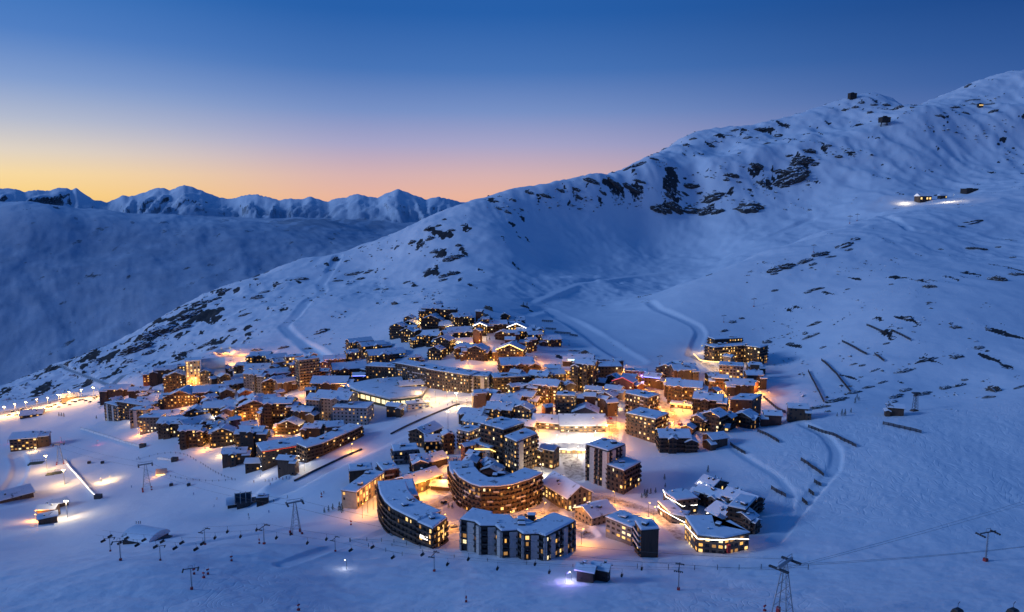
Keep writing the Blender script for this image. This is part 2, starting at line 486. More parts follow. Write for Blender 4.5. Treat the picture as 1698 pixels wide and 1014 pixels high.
# scree belts named by where they lie
def belt(pix, rad, lo, hi, wgt=1.0):
    global rock
    p = world_line(pix, 8.0)
    D, H, S = dist_to_line(p, rad)
    rock = np.maximum(rock, wgt * sstep(rad, rad * 0.3, D) * sstep(lo, hi, streak + 0.4 * crag))
belt([(110,606),(160,600),(210,575),(250,545),(300,520),(350,490)], 60, -0.05, 0.2)
belt([(130,640),(60,660),(20,650)], 60, 0.0, 0.35)
belt([(300,510),(360,520),(330,540),(260,560)], 45, -0.1, 0.15)
belt([(700,390),(740,410),(750,430),(730,450)], 50, 0.1, 0.3)
belt([(820,330),(900,315),(1000,300),(1060,300)], 35, 0.22, 0.4, 0.9)
belt([(1080,335),(1140,340),(1200,345)], 25, 0.1, 0.3)
belt([(1240,300),(1300,285),(1340,255),(1360,245)], 50, 0.12, 0.32)
belt([(1160,235),(1250,215),(1300,210)], 45, 0.1, 0.3)
belt([(1380,175),(1450,168),(1490,178)], 30, 0.15, 0.35)
belt([(940,590),(1000,596),(1040,606)], 22, 0.1, 0.3)
rock = np.clip(rock, 0, 1) * (1 - ROADMASK)
ZZ = ZZ + rock * (3.0 * ridged(XX, YY, 14, 3, 35, 0.6)) * sstep(600, 1000, YY)

def mesh_grid(name, X, Y, Z, material, attrs=()):
    nl, nu = X.shape
    me = bpy.data.meshes.new(name)
    co = np.stack([X, Y, Z], -1).reshape(-1, 3).astype(np.float32)
    me.vertices.add(len(co)); me.vertices.foreach_set('co', co.ravel())
    idx = np.arange(nl * nu).reshape(nl, nu)
    q = np.stack([idx[:-1, :-1], idx[:-1, 1:], idx[1:, 1:], idx[1:, :-1]], -1).reshape(-1, 4).astype(np.int32)
    me.loops.add(q.size); me.loops.foreach_set('vertex_index', q.ravel())
    me.polygons.add(len(q))
    me.polygons.foreach_set('loop_start', np.arange(0, q.size, 4, dtype=np.int32))
    me.polygons.foreach_set('use_smooth', np.ones(len(q), dtype=bool))
    for an, av in attrs:
        at = me.attributes.new(an, 'FLOAT', 'POINT')
        at.data.foreach_set('value', av.reshape(-1).astype(np.float32))
    me.update(calc_edges=True)
    me.materials.append(material)
    o = bpy.data.objects.new(name, me)
    return link(o)

# snow: cold white, wind-packed grain; bare rock by attribute; scraped road snow by attribute
def terrain_mat(name, bump_scale=1.0, far_shade=None):
    m = bpy.data.materials.new(name); m.use_nodes = True
    nt = m.node_tree; N = nt.nodes; L = nt.links
    b = N['Principled BSDF']
    tc = N.new('ShaderNodeTexCoord')
    a1 = N.new('ShaderNodeAttribute'); a1.attribute_name = 'rock'
    a2 = N.new('ShaderNodeAttribute'); a2.attribute_name = 'road'
    def noise(scale, det=4, rough=0.55, sc=None):
        n = N.new('ShaderNodeTexNoise'); n.inputs['Scale'].default_value = scale; n.inputs['Detail'].default_value = det; n.inputs['Roughness'].default_value = rough
        if sc:
            mp = N.new('ShaderNodeMapping'); mp.inputs['Scale'].default_value = sc
            L.new(tc.outputs['Object'], mp.inputs[0]); L.new(mp.outputs[0], n.inputs['Vector'])
        else:
            L.new(tc.outputs['Object'], n.inputs['Vector'])
        return n
    n_snow = noise(0.02, 5)
    snow = N.new('ShaderNodeMix'); snow.data_type = 'RGBA'
    snow.inputs['A'].default_value = (0.74, 0.77, 0.82, 1); snow.inputs['B'].default_value = (0.84, 0.86, 0.88, 1)
    L.new(n_snow.outputs['Fac'], snow.inputs['Factor'])
    n_rd = noise(0.35, 6, 0.65)
    rdc = N.new('ShaderNodeMix'); rdc.data_type = 'RGBA'
    rdc.inputs['A'].default_value = (0.30, 0.28, 0.27, 1); rdc.inputs['B'].default_value = (0.70, 0.69, 0.68, 1)
    rr = N.new('ShaderNodeMapRange'); rr.inputs['From Min'].default_value = 0.38; rr.inputs['From Max'].default_value = 0.6
    L.new(n_rd.outputs['Fac'], rr.inputs['Value']); L.new(rr.outputs[0], rdc.inputs['Factor'])
    mx1 = N.new('ShaderNodeMix'); mx1.data_type = 'RGBA'
    L.new(a2.outputs['Fac'], mx1.inputs['Factor']); L.new(snow.outputs['Result'], mx1.inputs['A']); L.new(rdc.outputs['Result'], mx1.inputs['B'])
    # rock, broken up by finer noise so that snow lies in its cracks
    n_f = noise(0.12, 6, 0.7)
    add = N.new('ShaderNodeMath'); add.operation = 'MULTIPLY_ADD'; add.inputs[1].default_value = 1.0
    sub = N.new('ShaderNodeMath'); sub.operation = 'SUBTRACT'; sub.inputs[1].default_value = 0.5
    L.new(n_f.outputs['Fac'], sub.inputs[0])
    sc2 = N.new('ShaderNodeMath'); sc2.operation = 'MULTIPLY'; sc2.inputs[1].default_value = 1.3
    L.new(sub.outputs[0], sc2.inputs[0])
    L.new(a1.outputs['Fac'], add.inputs[0]); L.new(sc2.outputs[0], add.inputs[2])
    thr = N.new('ShaderNodeMapRange'); thr.inputs['From Min'].default_value = 0.48; thr.inputs['From Max'].default_value = 0.62
    L.new(add.outputs[0], thr.inputs['Value'])
    n_r = noise(0.3, 5)
    rk = N.new('ShaderNodeMix'); rk.data_type = 'RGBA'
    rk.inputs['A'].default_value = (0.016, 0.016, 0.018, 1); rk.inputs['B'].default_value = (0.075, 0.068, 0.064, 1)
    L.new(n_r.outputs['Fac'], rk.inputs['Factor'])
    mx2 = N.new('ShaderNodeMix'); mx2.data_type = 'RGBA'
    L.new(thr.outputs[0], mx2.inputs['Factor']); L.new(mx1.outputs['Result'], mx2.inputs['A']); L.new(rk.outputs['Result'], mx2.inputs['B'])
    if far_shade:
        # low far slopes: shade painted in as darker, bluer snow; brush and rock flecks
        a3 = N.new('ShaderNodeAttribute'); a3.attribute_name = 'far_shade'
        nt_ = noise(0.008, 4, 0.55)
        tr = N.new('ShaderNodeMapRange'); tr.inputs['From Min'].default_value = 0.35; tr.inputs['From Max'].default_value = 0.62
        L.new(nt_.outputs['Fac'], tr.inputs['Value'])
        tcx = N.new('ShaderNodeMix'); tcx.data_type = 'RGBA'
        tcx.inputs['A'].default_value = far_shade[0]; tcx.inputs['B'].default_value = far_shade[1]
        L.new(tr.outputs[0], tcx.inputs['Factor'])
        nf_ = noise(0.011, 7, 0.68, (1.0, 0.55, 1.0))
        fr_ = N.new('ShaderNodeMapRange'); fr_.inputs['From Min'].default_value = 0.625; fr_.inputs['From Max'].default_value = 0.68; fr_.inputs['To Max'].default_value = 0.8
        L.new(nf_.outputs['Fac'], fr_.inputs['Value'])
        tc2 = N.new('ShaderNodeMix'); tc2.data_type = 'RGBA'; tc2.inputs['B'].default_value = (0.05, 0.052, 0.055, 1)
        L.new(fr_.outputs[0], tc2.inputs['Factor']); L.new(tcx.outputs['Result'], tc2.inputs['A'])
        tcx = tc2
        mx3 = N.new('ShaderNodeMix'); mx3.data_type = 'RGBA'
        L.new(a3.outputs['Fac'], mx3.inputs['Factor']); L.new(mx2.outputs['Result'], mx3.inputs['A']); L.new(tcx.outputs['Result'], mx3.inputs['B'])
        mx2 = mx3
    L.new(mx2.outputs['Result'], b.inputs['Base Color'])
    b.inputs['Roughness'].default_value = 0.75
    b.inputs['Specular IOR Level'].default_value = 0.2
    nb = noise(0.16 * bump_scale, 6, 0.6, (1, 1.4, 1))
    nb2 = noise(0.9 * bump_scale, 4, 0.6)
    ad = N.new('ShaderNodeMath'); ad.operation = 'MULTIPLY_ADD'; ad.inputs[1].default_value = 0.3
    L.new(nb2.outputs['Fac'], ad.inputs[0]); L.new(nb.outputs['Fac'], ad.inputs[2])
    if not far_shade:
        a4 = N.new('ShaderNodeAttribute'); a4.attribute_name = 'tracks'
        nk = noise(0.055, 2, 0.4, (1.0, 0.42, 0.42))
        k1_ = N.new('ShaderNodeMath'); k1_.operation = 'MULTIPLY'; k1_.inputs[1].default_value = 26.0
        L.new(nk.outputs['Fac'], k1_.inputs[0])
        k2_ = N.new('ShaderNodeMath'); k2_.operation = 'PINGPONG'; k2_.inputs[1].default_value = 0.5
        L.new(k1_.outputs[0], k2_.inputs[0])
        k3_ = N.new('ShaderNodeMapRange'); k3_.inputs['From Min'].default_value = 0.0; k3_.inputs['From Max'].default_value = 0.14; k3_.inputs['To Min'].default_value = -0.55; k3_.inputs['To Max'].default_value = 0.0
        L.new(k2_.outputs[0], k3_.inputs['Value'])
        k4_ = N.new('ShaderNodeMath'); k4_.operation = 'MULTIPLY'
        L.new(k3_.outputs[0], k4_.inputs[0]); L.new(a4.outputs['Fac'], k4_.inputs[1])
        ad2 = N.new('ShaderNodeMath'); ad2.operation = 'ADD'
        L.new(ad.outputs[0], ad2.inputs[0]); L.new(k4_.outputs[0], ad2.inputs[1])
        ad = ad2
    bp = N.new('ShaderNodeBump'); bp.inputs['Strength'].default_value = 0.4; bp.inputs['Distance'].default_value = 0.9 / bump_scale
    L.new(ad.outputs[0], bp.inputs['Height']); L.new(bp.outputs[0], b.inputs['Normal'])
    MATS[name] = m
    return m

tracks = np.clip(slope_r + 0.7 * fore * sstep(-0.1, 0.25, fbm(XX, YY, 120, 2, 101)) + 0.8 * hillr * sstep(0.0, 0.3, fbm(XX, YY, 150, 2, 103)) + 0.7 * bowl * sstep(0, 0.3, fbm(XX, YY, 200, 2, 105)), 0, 1) * (1 - ROADMASK)
terrain = mesh_grid('terrain', XX, YY, ZZ, terrain_mat('terrain_snow'), (('rock', rock), ('road', ROADMASK), ('tracks', tracks)))
tag(terrain, 'snow covered mountain side and valley with bare rock bands', kind='structure')

# far side of the valley and the chain behind it
FU, FL = 760, 460
fu = np.linspace(-0.95, 0.95, FU); fl = np.linspace(log(2500.0), log(13000.0), FL)
ffit = tps_fit(FAR_PTS, 1e-5)
fcu = np.linspace(-0.95, 0.95, 240); fcl = np.linspace(log(2500.0), log(13000.0), 140)
FCU, FCL = np.meshgrid(fcu, fcl)
FE = upsample(fcu, fcl, tps_eval(ffit, FCU, FCL), fu, fl)
FUU, FLL = np.meshgrid(fu, fl)
FY = np.exp(FLL); FX = FUU * FY; FZ = FE * FY
fwx = FX + 150 * perlin(FX / 700, FY / 700, 71); fwy = FY + 150 * perlin(FX / 700, FY / 700, 73)
fhi = sstep(6400, 7600, FY)
FZ = FZ + (1 - fhi) * (40 * fbm(fwx, fwy, 900, 5, 75) + 14 * ridged(fwx + 0.5 * fwy, fwy * 0.45, 520, 6, 77, 0.55) + 7 * fbm(fwx, fwy, 260, 4, 109, 0.5)) * sstep(2600, 3200, FY)
# the chain on the skyline: crest heights read along the horizon, ribs and gullies falling from it
SKY = [(-400,318),(-200,312),(-100,322),(0,312),(26,313),(40,318.5),(57,314.5),(83,316),(97,310.5),(111,312),(119,315),(126,311),(135,318.5),(145,324.5),(156,330.6),(178,335.5),(190,330),(204,323),(214,325.4),(238,319),(259,311.6),(269,311),(283,315),(293,310.4),(305,306.8),(323,310.4),(343,319),(364,327),(380,330),(404,324),(424,321),(445,327),(465,332),(481,328.6),(498,330),(517,325.3),(530,330),(543,335),(556,328.6),(569,328),(585,322.7),(595,322),(608,325),(625,327.6),(641,320.5),(660,313),(677,319.5),(693,325),(706,331),(725,326),(745,330),(765,335),(900,330),(1200,335),(1900,335)]
sk_u = np.array([pix_uv(a, b)[0] for a, b in SKY]); sk_e = np.array([pix_uv(a, b)[1] for a, b in SKY])
eu = np.interp(FUU, sk_u, sk_e)
Yr = 8000 + 350 * np.sin(FUU * 9.0) + 160 * perlin(FUU * 14, FUU * 0, 91)
crest_z = eu * Yr + 13 * ridged(FUU * Yr, FUU * 0 + 3.3, 120, 3, 93, 0.6)
dY = np.abs(FY - Yr)
ribs = ridged(FX + 0.35 * (FY - Yr) * np.sin(FUU * 31), FY * 0.22, 420, 6, 95, 0.58)
chain = crest_z - dY * 0.40 * (1 + 0.35 * perlin(FX / 500, FY * 0, 97)) + (170 * ribs - 30) * sstep(0, 500, dY) + 10 * fbm(FX, FY, 80, 3, 99) * sstep(0, 200, dY)
FZ = np.maximum(FZ, chain)
gy_, gx_ = np.gradient(FZ)
fs = np.hypot(gx_ / np.gradient(FX, axis=1), gy_ / np.gradient(FY, axis=0))
fst = fbm(FX + 0.3 * FY, FY * 0.5 - 0.2 * FX, 260, 5, 83, 0.62)
frock = sstep(0.85, 1.3, fs + 0.5 * fst) * fhi * 0.7
frock = np.maximum(frock, (1 - fhi) * sstep(0.47, 0.62, fbm(FX + 0.3 * FY, FY * 0.5 - 0.2 * FX, 110, 5, 87, 0.62)))
# the dark cliff band under the far shelf
cl_e = (pix_uv(0, 360)[1], pix_uv(0, 388)[1])
fe_now = FZ / FY
ucl = (pix_uv(455, 370)[0], pix_uv(645, 370)[0])
band = sstep(ucl[0] - 0.02, ucl[0] + 0.02, FUU) * sstep(ucl[1] + 0.01, ucl[1] - 0.02, FUU) * (FY > 5000) * (FY < 7600)
cm = sstep(pix_uv(0, 388)[1], pix_uv(0, 380)[1], fe_now) * sstep(pix_uv(0, 358)[1], pix_uv(0, 366)[1], fe_now)
frock = np.maximum(frock, band * cm * sstep(-0.35, 0.1, fbm(FX, FY * 0.15, 180, 4, 85)))
far = mesh_grid('far_mountains', FX, FY, FZ, terrain_mat('far_snow', 0.12, ((0.36, 0.43, 0.52, 1), (0.45, 0.52, 0.61, 1))), (('rock', np.clip(frock, 0, 1)), ('road', frock * 0), ('far_shade', 1 - sstep(-260, 130, FZ + 90 * fbm(FX, FY, 700, 3, 107)))))
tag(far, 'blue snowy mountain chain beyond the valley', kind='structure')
# ------------------------------------------------------------------ mesh collecting
class MB:
    def __init__(s):
        s.v = []; s.f = []
    def add(s, vs, fs):
        n = len(s.v); s.v.extend(vs); s.f.extend([tuple(i + n for i in f) for f in fs]); return s
    def box(s, x0, y0, z0, x1, y1, z1):
        return s.add([(x0,y0,z0),(x1,y0,z0),(x1,y1,z0),(x0,y1,z0),(x0,y0,z1),(x1,y0,z1),(x1,y1,z1),(x0,y1,z1)],
                     [(0,3,2,1),(4,5,6,7),(0,1,5,4),(1,2,6,5),(2,3,7,6),(3,0,4,7)])
    def obox(s, p, ax, nx, a0, a1, n0, n1, z0, z1):
        """box on a facade: along ax from a0 to a1, out along nx from n0 to n1"""
        c = lambda a, n, z: (p[0] + ax[0]*a + nx[0]*n, p[1] + ax[1]*a + nx[1]*n, z)
        return s.add([c(a0,n0,z0),c(a1,n0,z0),c(a1,n1,z0),c(a0,n1,z0),c(a0,n0,z1),c(a1,n0,z1),c(a1,n1,z1),c(a0,n1,z1)],
                     [(0,3,2,1),(4,5,6,7),(0,1,5,4),(1,2,6,5),(2,3,7,6),(3,0,4,7)])
    def prism(s, poly, z0, z1, top=None):
        n = len(poly); top = top or poly
        vs = [(x, y, z0) for x, y in poly] + [(x, y, z1) for x, y in top]
        fs = [tuple(range(n - 1, -1, -1)), tuple(range(n, 2 * n))] + [(i, (i + 1) % n, n + (i + 1) % n, n + i) for i in range(n)]
        return s.add(vs, fs)
    def tube(s, pts, r, sides=5, r1=None):
        r1 = r if r1 is None else r1
        rings = []
        for i, p in enumerate(pts):
            a = pts[max(i - 1, 0)]; b = pts[min(i + 1, len(pts) - 1)]
            d = (Vector(b) - Vector(a)).normalized()
            h = Vector((0, 0, 1)) if abs(d.z) < 0.95 else Vector((1, 0, 0))
            e1 = d.cross(h).normalized(); e2 = d.cross(e1)
            rr = r + (r1 - r) * i / max(1, len(pts) - 1)
            rings.append([tuple(Vector(p) + e1 * (rr * cos(2*pi*k/sides)) + e2 * (rr * sin(2*pi*k/sides))) for k in range(sides)])
        vs = [v for rg in rings for v in rg]; fs = []
        for i in range(len(pts) - 1):
            for k in range(sides):
                a = i * sides + k; b = i * sides + (k + 1) % sides
                fs.append((a, b, b + sides, a + sides))
        fs.append(tuple(range(sides))); fs.append(tuple(range(len(vs) - 1, len(vs) - 1 - sides, -1)))
        return s.add(vs, fs)
    def mesh(s, name, m, smooth=False):
        me = bpy.data.meshes.new(name)
        me.from_pydata(s.v, [], s.f)
        if smooth:
            me.polygons.foreach_set('use_smooth', [True] * len(me.polygons))
        me.materials.append(MATS[m])
        return me
    def build(s, name, m, parent=None, smooth=False):
        return link(bpy.data.objects.new(name, s.mesh(name, m, smooth)), parent)

def ccw(poly):
    a = sum(p[0]*q[1] - q[0]*p[1] for p, q in zip(poly, poly[1:] + poly[:1]))
    return poly if a > 0 else poly[::-1]
def offset(poly, d):
    """offset a ccw polygon outward by d"""
    n = len(poly); out = []
    for i in range(n):
        p, q, r = poly[i-1], poly[i], poly[(i+1) % n]
        def nrm(a, b):
            l = hypot(b[0]-a[0], b[1]-a[1]) or 1; return ((b[1]-a[1])/l, -(b[0]-a[0])/l)
        n1, n2 = nrm(p, q), nrm(q, r)
        m = (n1[0]+n2[0], n1[1]+n2[1]); k = max(0.45, (m[0]*n1[0]+m[1]*n1[1]))
        out.append((q[0]+m[0]*d/k, q[1]+m[1]*d/k))
    return out

# ------------------------------------------------------------------ materials of the town
mat('roof_snow', (0.80, 0.83, 0.87), 0.8, noise=(0.25, 0.05), bump=(0.45, 0.6))
def scour(m):
    # here and there the wind has bared the roof
    nt = m.node_tree; N = nt.nodes; L = nt.links; b = N['Principled BSDF']
    src = b.inputs['Base Color'].links[0].from_socket
    g = N.new('ShaderNodeNewGeometry')
    n = N.new('ShaderNodeTexNoise'); n.inputs['Scale'].default_value = 0.16; n.inputs['Detail'].default_value = 5; n.inputs['Roughness'].default_value = 0.65
    L.new(g.outputs['Position'], n.inputs['Vector'])
    r = N.new('ShaderNodeMapRange'); r.inputs['From Min'].default_value = 0.60; r.inputs['From Max'].default_value = 0.68; r.inputs['To Max'].default_value = 0.85
    L.new(n.outputs['Fac'], r.inputs['Value'])
    x = N.new('ShaderNodeMix'); x.data_type = 'RGBA'; x.inputs['B'].default_value = (0.07, 0.065, 0.07, 1)
    L.new(r.outputs[0], x.inputs['Factor']); L.new(src, x.inputs['A']); L.new(x.outputs['Result'], b.inputs['Base Color'])
scour(MATS['roof_snow'])
mat('wood_dark', (0.040, 0.027, 0.021), 0.75, noise=(0.8, 0.35, 0.2))
mat('wood_brown', (0.10, 0.058, 0.038), 0.75, noise=(0.8, 0.3, 0.2))
mat('wood_red', (0.13, 0.048, 0.033), 0.75, noise=(0.8, 0.3, 0.2))
mat('render_pale', (0.40, 0.36, 0.35), 0.85, noise=(0.5, 0.15))
mat('render_grey', (0.17, 0.165, 0.17), 0.85, noise=(0.5, 0.18))
mat('render_cream', (0.44, 0.34, 0.23), 0.85, noise=(0.5, 0.15))
mat('render_white', (0.72, 0.70, 0.69), 0.8, noise=(0.5, 0.08))
mat('stone_brown', (0.16, 0.125, 0.10), 0.9, noise=(1.2, 0.35))
mat('cladding_green', (0.05, 0.075, 0.035), 0.6, noise=(0.8, 0.2))
mat('balcony_wood', (0.075, 0.045, 0.032), 0.7, noise=(1.0, 0.35))
mat('balcony_dark', (0.026, 0.022, 0.022), 0.7, noise=(1.0, 0.3))
mat('balcony_pale', (0.48, 0.43, 0.40), 0.8, noise=(1.0, 0.15))
mat('trim_dark', (0.028, 0.026, 0.028), 0.7, noise=(0.8, 0.2))
mat('window_dark', (0.014, 0.017, 0.024), 0.12)
mat('window_amber', (0.3, 0.2, 0.08), 0.4, (1.0, 0.50, 0.10), 1.2, sample=False)
mat('window_warm', (0.3, 0.25, 0.15), 0.4, (1.0, 0.62, 0.20), 1.5, sample=False)
mat('window_pale', (0.3, 0.3, 0.25), 0.4, (1.0, 0.80, 0.42), 1.4, sample=False)
mat('light_warm', (0.4, 0.3, 0.2), 0.5, (1.0, 0.62, 0.16), 5.0, sample=False)
mat('light_white', (0.4, 0.4, 0.4), 0.5, (1.0, 0.92, 0.80), 5.0, sample=False)
mat('light_blue', (0.1, 0.1, 0.4), 0.5, (0.18, 0.22, 1.0), 4.0, sample=False)
mat('light_red', (0.4, 0.05, 0.05), 0.5, (1.0, 0.08, 0.05), 1.2, sample=False)
mat('light_green', (0.1, 0.4, 0.3), 0.5, (0.62, 1.0, 0.78), 3.0, sample=False)
mat('steel', (0.30, 0.31, 0.33), 0.5, metal=0.6, noise=(0.5, 0.15))
mat('steel_dark', (0.05, 0.052, 0.06), 0.55, metal=0.3, noise=(0.5, 0.2))
mat('paint_red', (0.40, 0.03, 0.03), 0.6, noise=(1.0, 0.2))
mat('paint_orange', (0.5, 0.14, 0.03), 0.6, noise=(1.0, 0.2))
mat('paint_white', (0.75, 0.75, 0.75), 0.5, noise=(1.0, 0.08))

RNG = random.Random(11)
WIN_MESH = {}
def win_mesh(m):
    if m not in WIN_MESH:
        WIN_MESH[m] = MB().box(-0.5, -0.5, -0.5, 0.5, 0.5, 0.5).mesh('window', m)
    return WIN_MESH[m]
CH_MESH = {}
def chimney_parts(parent, x, y, z, w=1.3, d=1.3, h=1.8, m='trim_dark'):
    k = (round(w, 1), round(d, 1), round(h, 1), m)
    if k not in CH_MESH:
        CH_MESH[k] = (MB().box(-w/2, -d/2, -1.2, w/2, d/2, h).mesh('chimney', m),
                      MB().prism(ccw([(-w*.58,-d*.58),(w*.58,-d*.58),(w*.58,d*.58),(-w*.58,d*.58)]), h, h+0.45, [(-w*.45,-d*.45),(w*.45,-d*.45),(w*.45,d*.45),(-w*.45,d*.45)]).mesh('snow_cap', 'roof_snow'))
    a = link(bpy.data.objects.new('chimney', CH_MESH[k][0]), parent); a.location = (x, y, z)
    b = link(bpy.data.objects.new('snow_cap', CH_MESH[k][1]), a)
    return a

mat('window_dim', (0.2, 0.12, 0.05), 0.4, (1.0, 0.48, 0.13), 0.42, sample=False)
LITS = ['window_amber', 'window_amber', 'window_dim', 'window_dim', 'window_dim', 'window_warm', 'window_warm', 'window_pale']
def facade(acc, p, q, z0, z1, style, lit, top_cut=None, bay_w=3.3):
    """fill acc (dict) with windows and balconies for the wall edge p->q (ccw order)"""
    L = hypot(q[0]-p[0], q[1]-p[1])
    if L < 2.2 or style == 'blank': return
    ax = ((q[0]-p[0])/L, (q[1]-p[1])/L); nx = (ax[1], -ax[0])
    nf = max(1, int(round((z1 - z0) / 2.9))); fh = (z1 - z0) / nf
    nb = max(1, int(round(L / bay_w))); bw = L / nb
    rnd = RNG
    for f in range(nf):
        zb = z0 + f * fh
        if style in ('balc', 'balc_pale', 'check') and (f > 0 or style == 'check'):
            if style == 'check':
                for b in range(nb):
                    m = rnd.choice(['balcony_wood', 'balcony_wood', 'balcony_pale', 'balcony_dark'])
                    acc['balcony'].append((m, p, ax, nx, b*bw + 0.15, (b+1)*bw - 0.15, 0.02, 1.15, zb + 0.05, zb + 1.0))
            else:
                # runs of two to four bays with gaps
                b = 0
                while b < nb:
                    n = min(nb - b, rnd.randint(2, 5))
                    m = 'balcony_wood' if style == 'balc' else 'balcony_pale'
                    if rnd.random() < 0.25: m = 'balcony_dark'
                    acc['balcony'].append((m, p, ax, nx, b*bw + 0.12, (b+n)*bw - 0.12, 0.02, 1.2, zb + 0.05, zb + 1.02))
                    b += n
        for b in range(nb):
            pier = style == 'piers' and b % 3 == 1
            if pier: continue
            if style == 'piers' and f > 0:
                acc['balcony'].append(('balcony_dark', p, ax, nx, b*bw + 0.1, (b+1)*bw - 0.1, 0.02, 1.1, zb + 0.05, zb + 1.0))
            if style == 'few' and rnd.random() > 0.35: continue
            if style == 'slits':
                w, wz0, wz1 = bw * 0.42, zb + 0.5, zb + fh - 0.4
            elif style == 'glass':
                w, wz0, wz1 = bw * 0.6, zb + 0.6, zb + fh - 0.75
            elif style in ('balc', 'balc_pale', 'check', 'piers'):
                w, wz0, wz1 = bw * rnd.choice([0.22, 0.34, 0.48]), zb + 0.5, zb + fh - rnd.choice([0.7, 0.95])
            else:
                w, wz0, wz1 = min(1.3, bw * 0.4), zb + 1.0, zb + fh - 0.65
            if top_cut:
                c = (b + 0.5) * bw
                if wz1 > top_cut(c / L): continue
            m = rnd.choice(LITS) if rnd.random() < lit * 0.85 else 'window_dark'
            o = rnd.uniform(-0.12, 0.12) * bw if style in ('balc', 'check') else 0
            c = (b + 0.5) * bw + o
            acc['window'].append((m, p, ax, nx, c - w/2, c + w/2, wz0, wz1))
    if style == 'piers':
        for b in range(nb):
            if b % 3 == 1:
                acc['pier'].append(('balcony_pale', p, ax, nx, b*bw + 0.1, (b+1)*bw - 0.1, 0.02, 0.9, -4.0, z1 - 0.35))
        for b in range(nb + 1):
            acc['pier'].append(('balcony_pale', p, ax, nx, min(max(b*bw - 0.12, 0.02), L-0.26), min(max(b*bw + 0.12, 0.26), L-0.02), 0.03, 1.0, -4.0, z1 - 0.4))

def emit_facades(root, acc, hero):
    if hero:
        n = 0
        for (m, p, ax, nx, a0, a1, z0, z1) in acc['window'][:290]:
            o = link(bpy.data.objects.new('window', win_mesh(m)), root)
            c = (a0 + a1) / 2
            o.location = (p[0] + ax[0]*c + nx[0]*0.03, p[1] + ax[1]*c + nx[1]*0.03, (z0 + z1) / 2)
            o.rotation_euler = (0, 0, atan2(ax[1], ax[0])); o.scale = (a1 - a0, 0.10, z1 - z0)
        for (m, p, ax, nx, a0, a1, n0, n1, z0, z1) in acc['balcony'][:290]:
            key = (m, round(a1 - a0, 1), round(n1 - n0, 1), 'balc')
            if key not in WIN_MESH:
                w, d = a1 - a0, n1 - n0
                b = MB().box(-w/2, -d, 0, w/2, 0, 0.16).box(-w/2, -d, 0.165, w/2, -d + 0.1, z1 - z0).box(-w/2, -d + 0.102, 0.165, -w/2 + 0.1, 0, z1 - z0 - 0.02).box(w/2 - 0.1, -d + 0.102, 0.165, w/2, 0, z1 - z0 - 0.02)
                WIN_MESH[key] = b.mesh('balcony', m)
            o = link(bpy.data.objects.new('balcony', WIN_MESH[key]), root)
            c = (a0 + a1) / 2
            o.location = (p[0] + ax[0]*c + nx[0]*n0, p[1] + ax[1]*c + nx[1]*n0, z0)
            o.rotation_euler = (0, 0, atan2(ax[1], ax[0]))
        restw, restb = acc['window'][290:], acc['balcony'][290:]
    else:
        restw, restb = acc['window'], acc['balcony']
    groups = {}
    for (m, p, ax, nx, a0, a1, z0, z1) in restw:
        groups.setdefault(m, MB()).obox(p, ax, nx, a0, a1, -0.05, 0.06, z0, z1)
    for m, b in groups.items():
        o = b.build('dark_windows' if m == 'window_dark' else 'lit_windows', m, root); o['kind'] = 'stuff'
    groups = {}
    for (m, p, ax, nx, a0, a1, n0, n1, z0, z1) in restb:
        g = groups.setdefault(m, MB())
        g.obox(p, ax, nx, a0, a1, n0, n1, z0, z0 + 0.16).obox(p, ax, nx, a0, a1, n1 - 0.1, n1, z0 + 0.165, z1)
    for m, b in groups.items():
        o = b.build('balconies', m, root); o['kind'] = 'stuff'
    for i, (m, p, ax, nx, a0, a1, n0, n1, z0, z1) in enumerate(acc['pier']):
        if hero:
            MB().obox(p, ax, nx, a0, a1, n0, n1, z0, z1).build('pier', m, root)
    if acc['pier'] and not hero:
        b = MB()
        for (m, p, ax, nx, a0, a1, n0, n1, z0, z1) in acc['pier']: b.obox(p, ax, nx, a0, a1, n0, n1, z0, z1)
        b.build('piers', acc['pier'][0][0], root)['kind'] = 'stuff'

BASE = -6.0
def vol_flat(root, poly, H, wall, style, lit, acc, roofbox=1, z0=0.4, edge_styles=None, over=0.35, snow=0.75):
    poly = ccw(poly)
    MB().prism(poly, BASE, H).build('wall', wall, root)
    n = len(poly)
    for i in range(n):
        st = edge_styles[i] if edge_styles and edge_styles.get(i) else style
        if edge_styles and i in edge_styles: st = edge_styles[i]
        facade(acc, poly[i], poly[(i+1) % n], z0, H, st, lit)
    r = MB().prism(offset(poly, over), H + 0.003, H + 0.38).build('roof', 'trim_dark', root)
    o1 = offset(poly, over - 0.12)
    MB().prism(o1, H + 0.385, H + 0.385 + snow * 0.6).prism(offset(poly, over - 0.14), H + 0.385 + snow * 0.6 + 0.002, H + 0.385 + snow, offset(poly, over - 0.75)).build('roof_snow', 'roof_snow', r)
    cx = sum(p[0] for p in poly) / n; cy = sum(p[1] for p in poly) / n
    for k in range(roofbox):
        a = poly[RNG.randrange(n)]
        t = RNG.uniform(0.25, 0.6) if roofbox > 1 else RNG.uniform(0, 0.3)
        chimney_parts(root, cx + (a[0]-cx)*t, cy + (a[1]-cy)*t, H + 0.6, RNG.choice([2.4, 3.4]), RNG.choice([2.4, 3.0]), RNG.choice([1.4, 1.9]), 'trim_dark')
    for k in range(RNG.randint(1, 3)):
        a = poly[RNG.randrange(n)]; t = RNG.uniform(0.2, 0.7)
        chimney_parts(root, cx + (a[0]-cx)*t, cy + (a[1]-cy)*t, H + 0.7, 0.9, 0.9, 0.8)

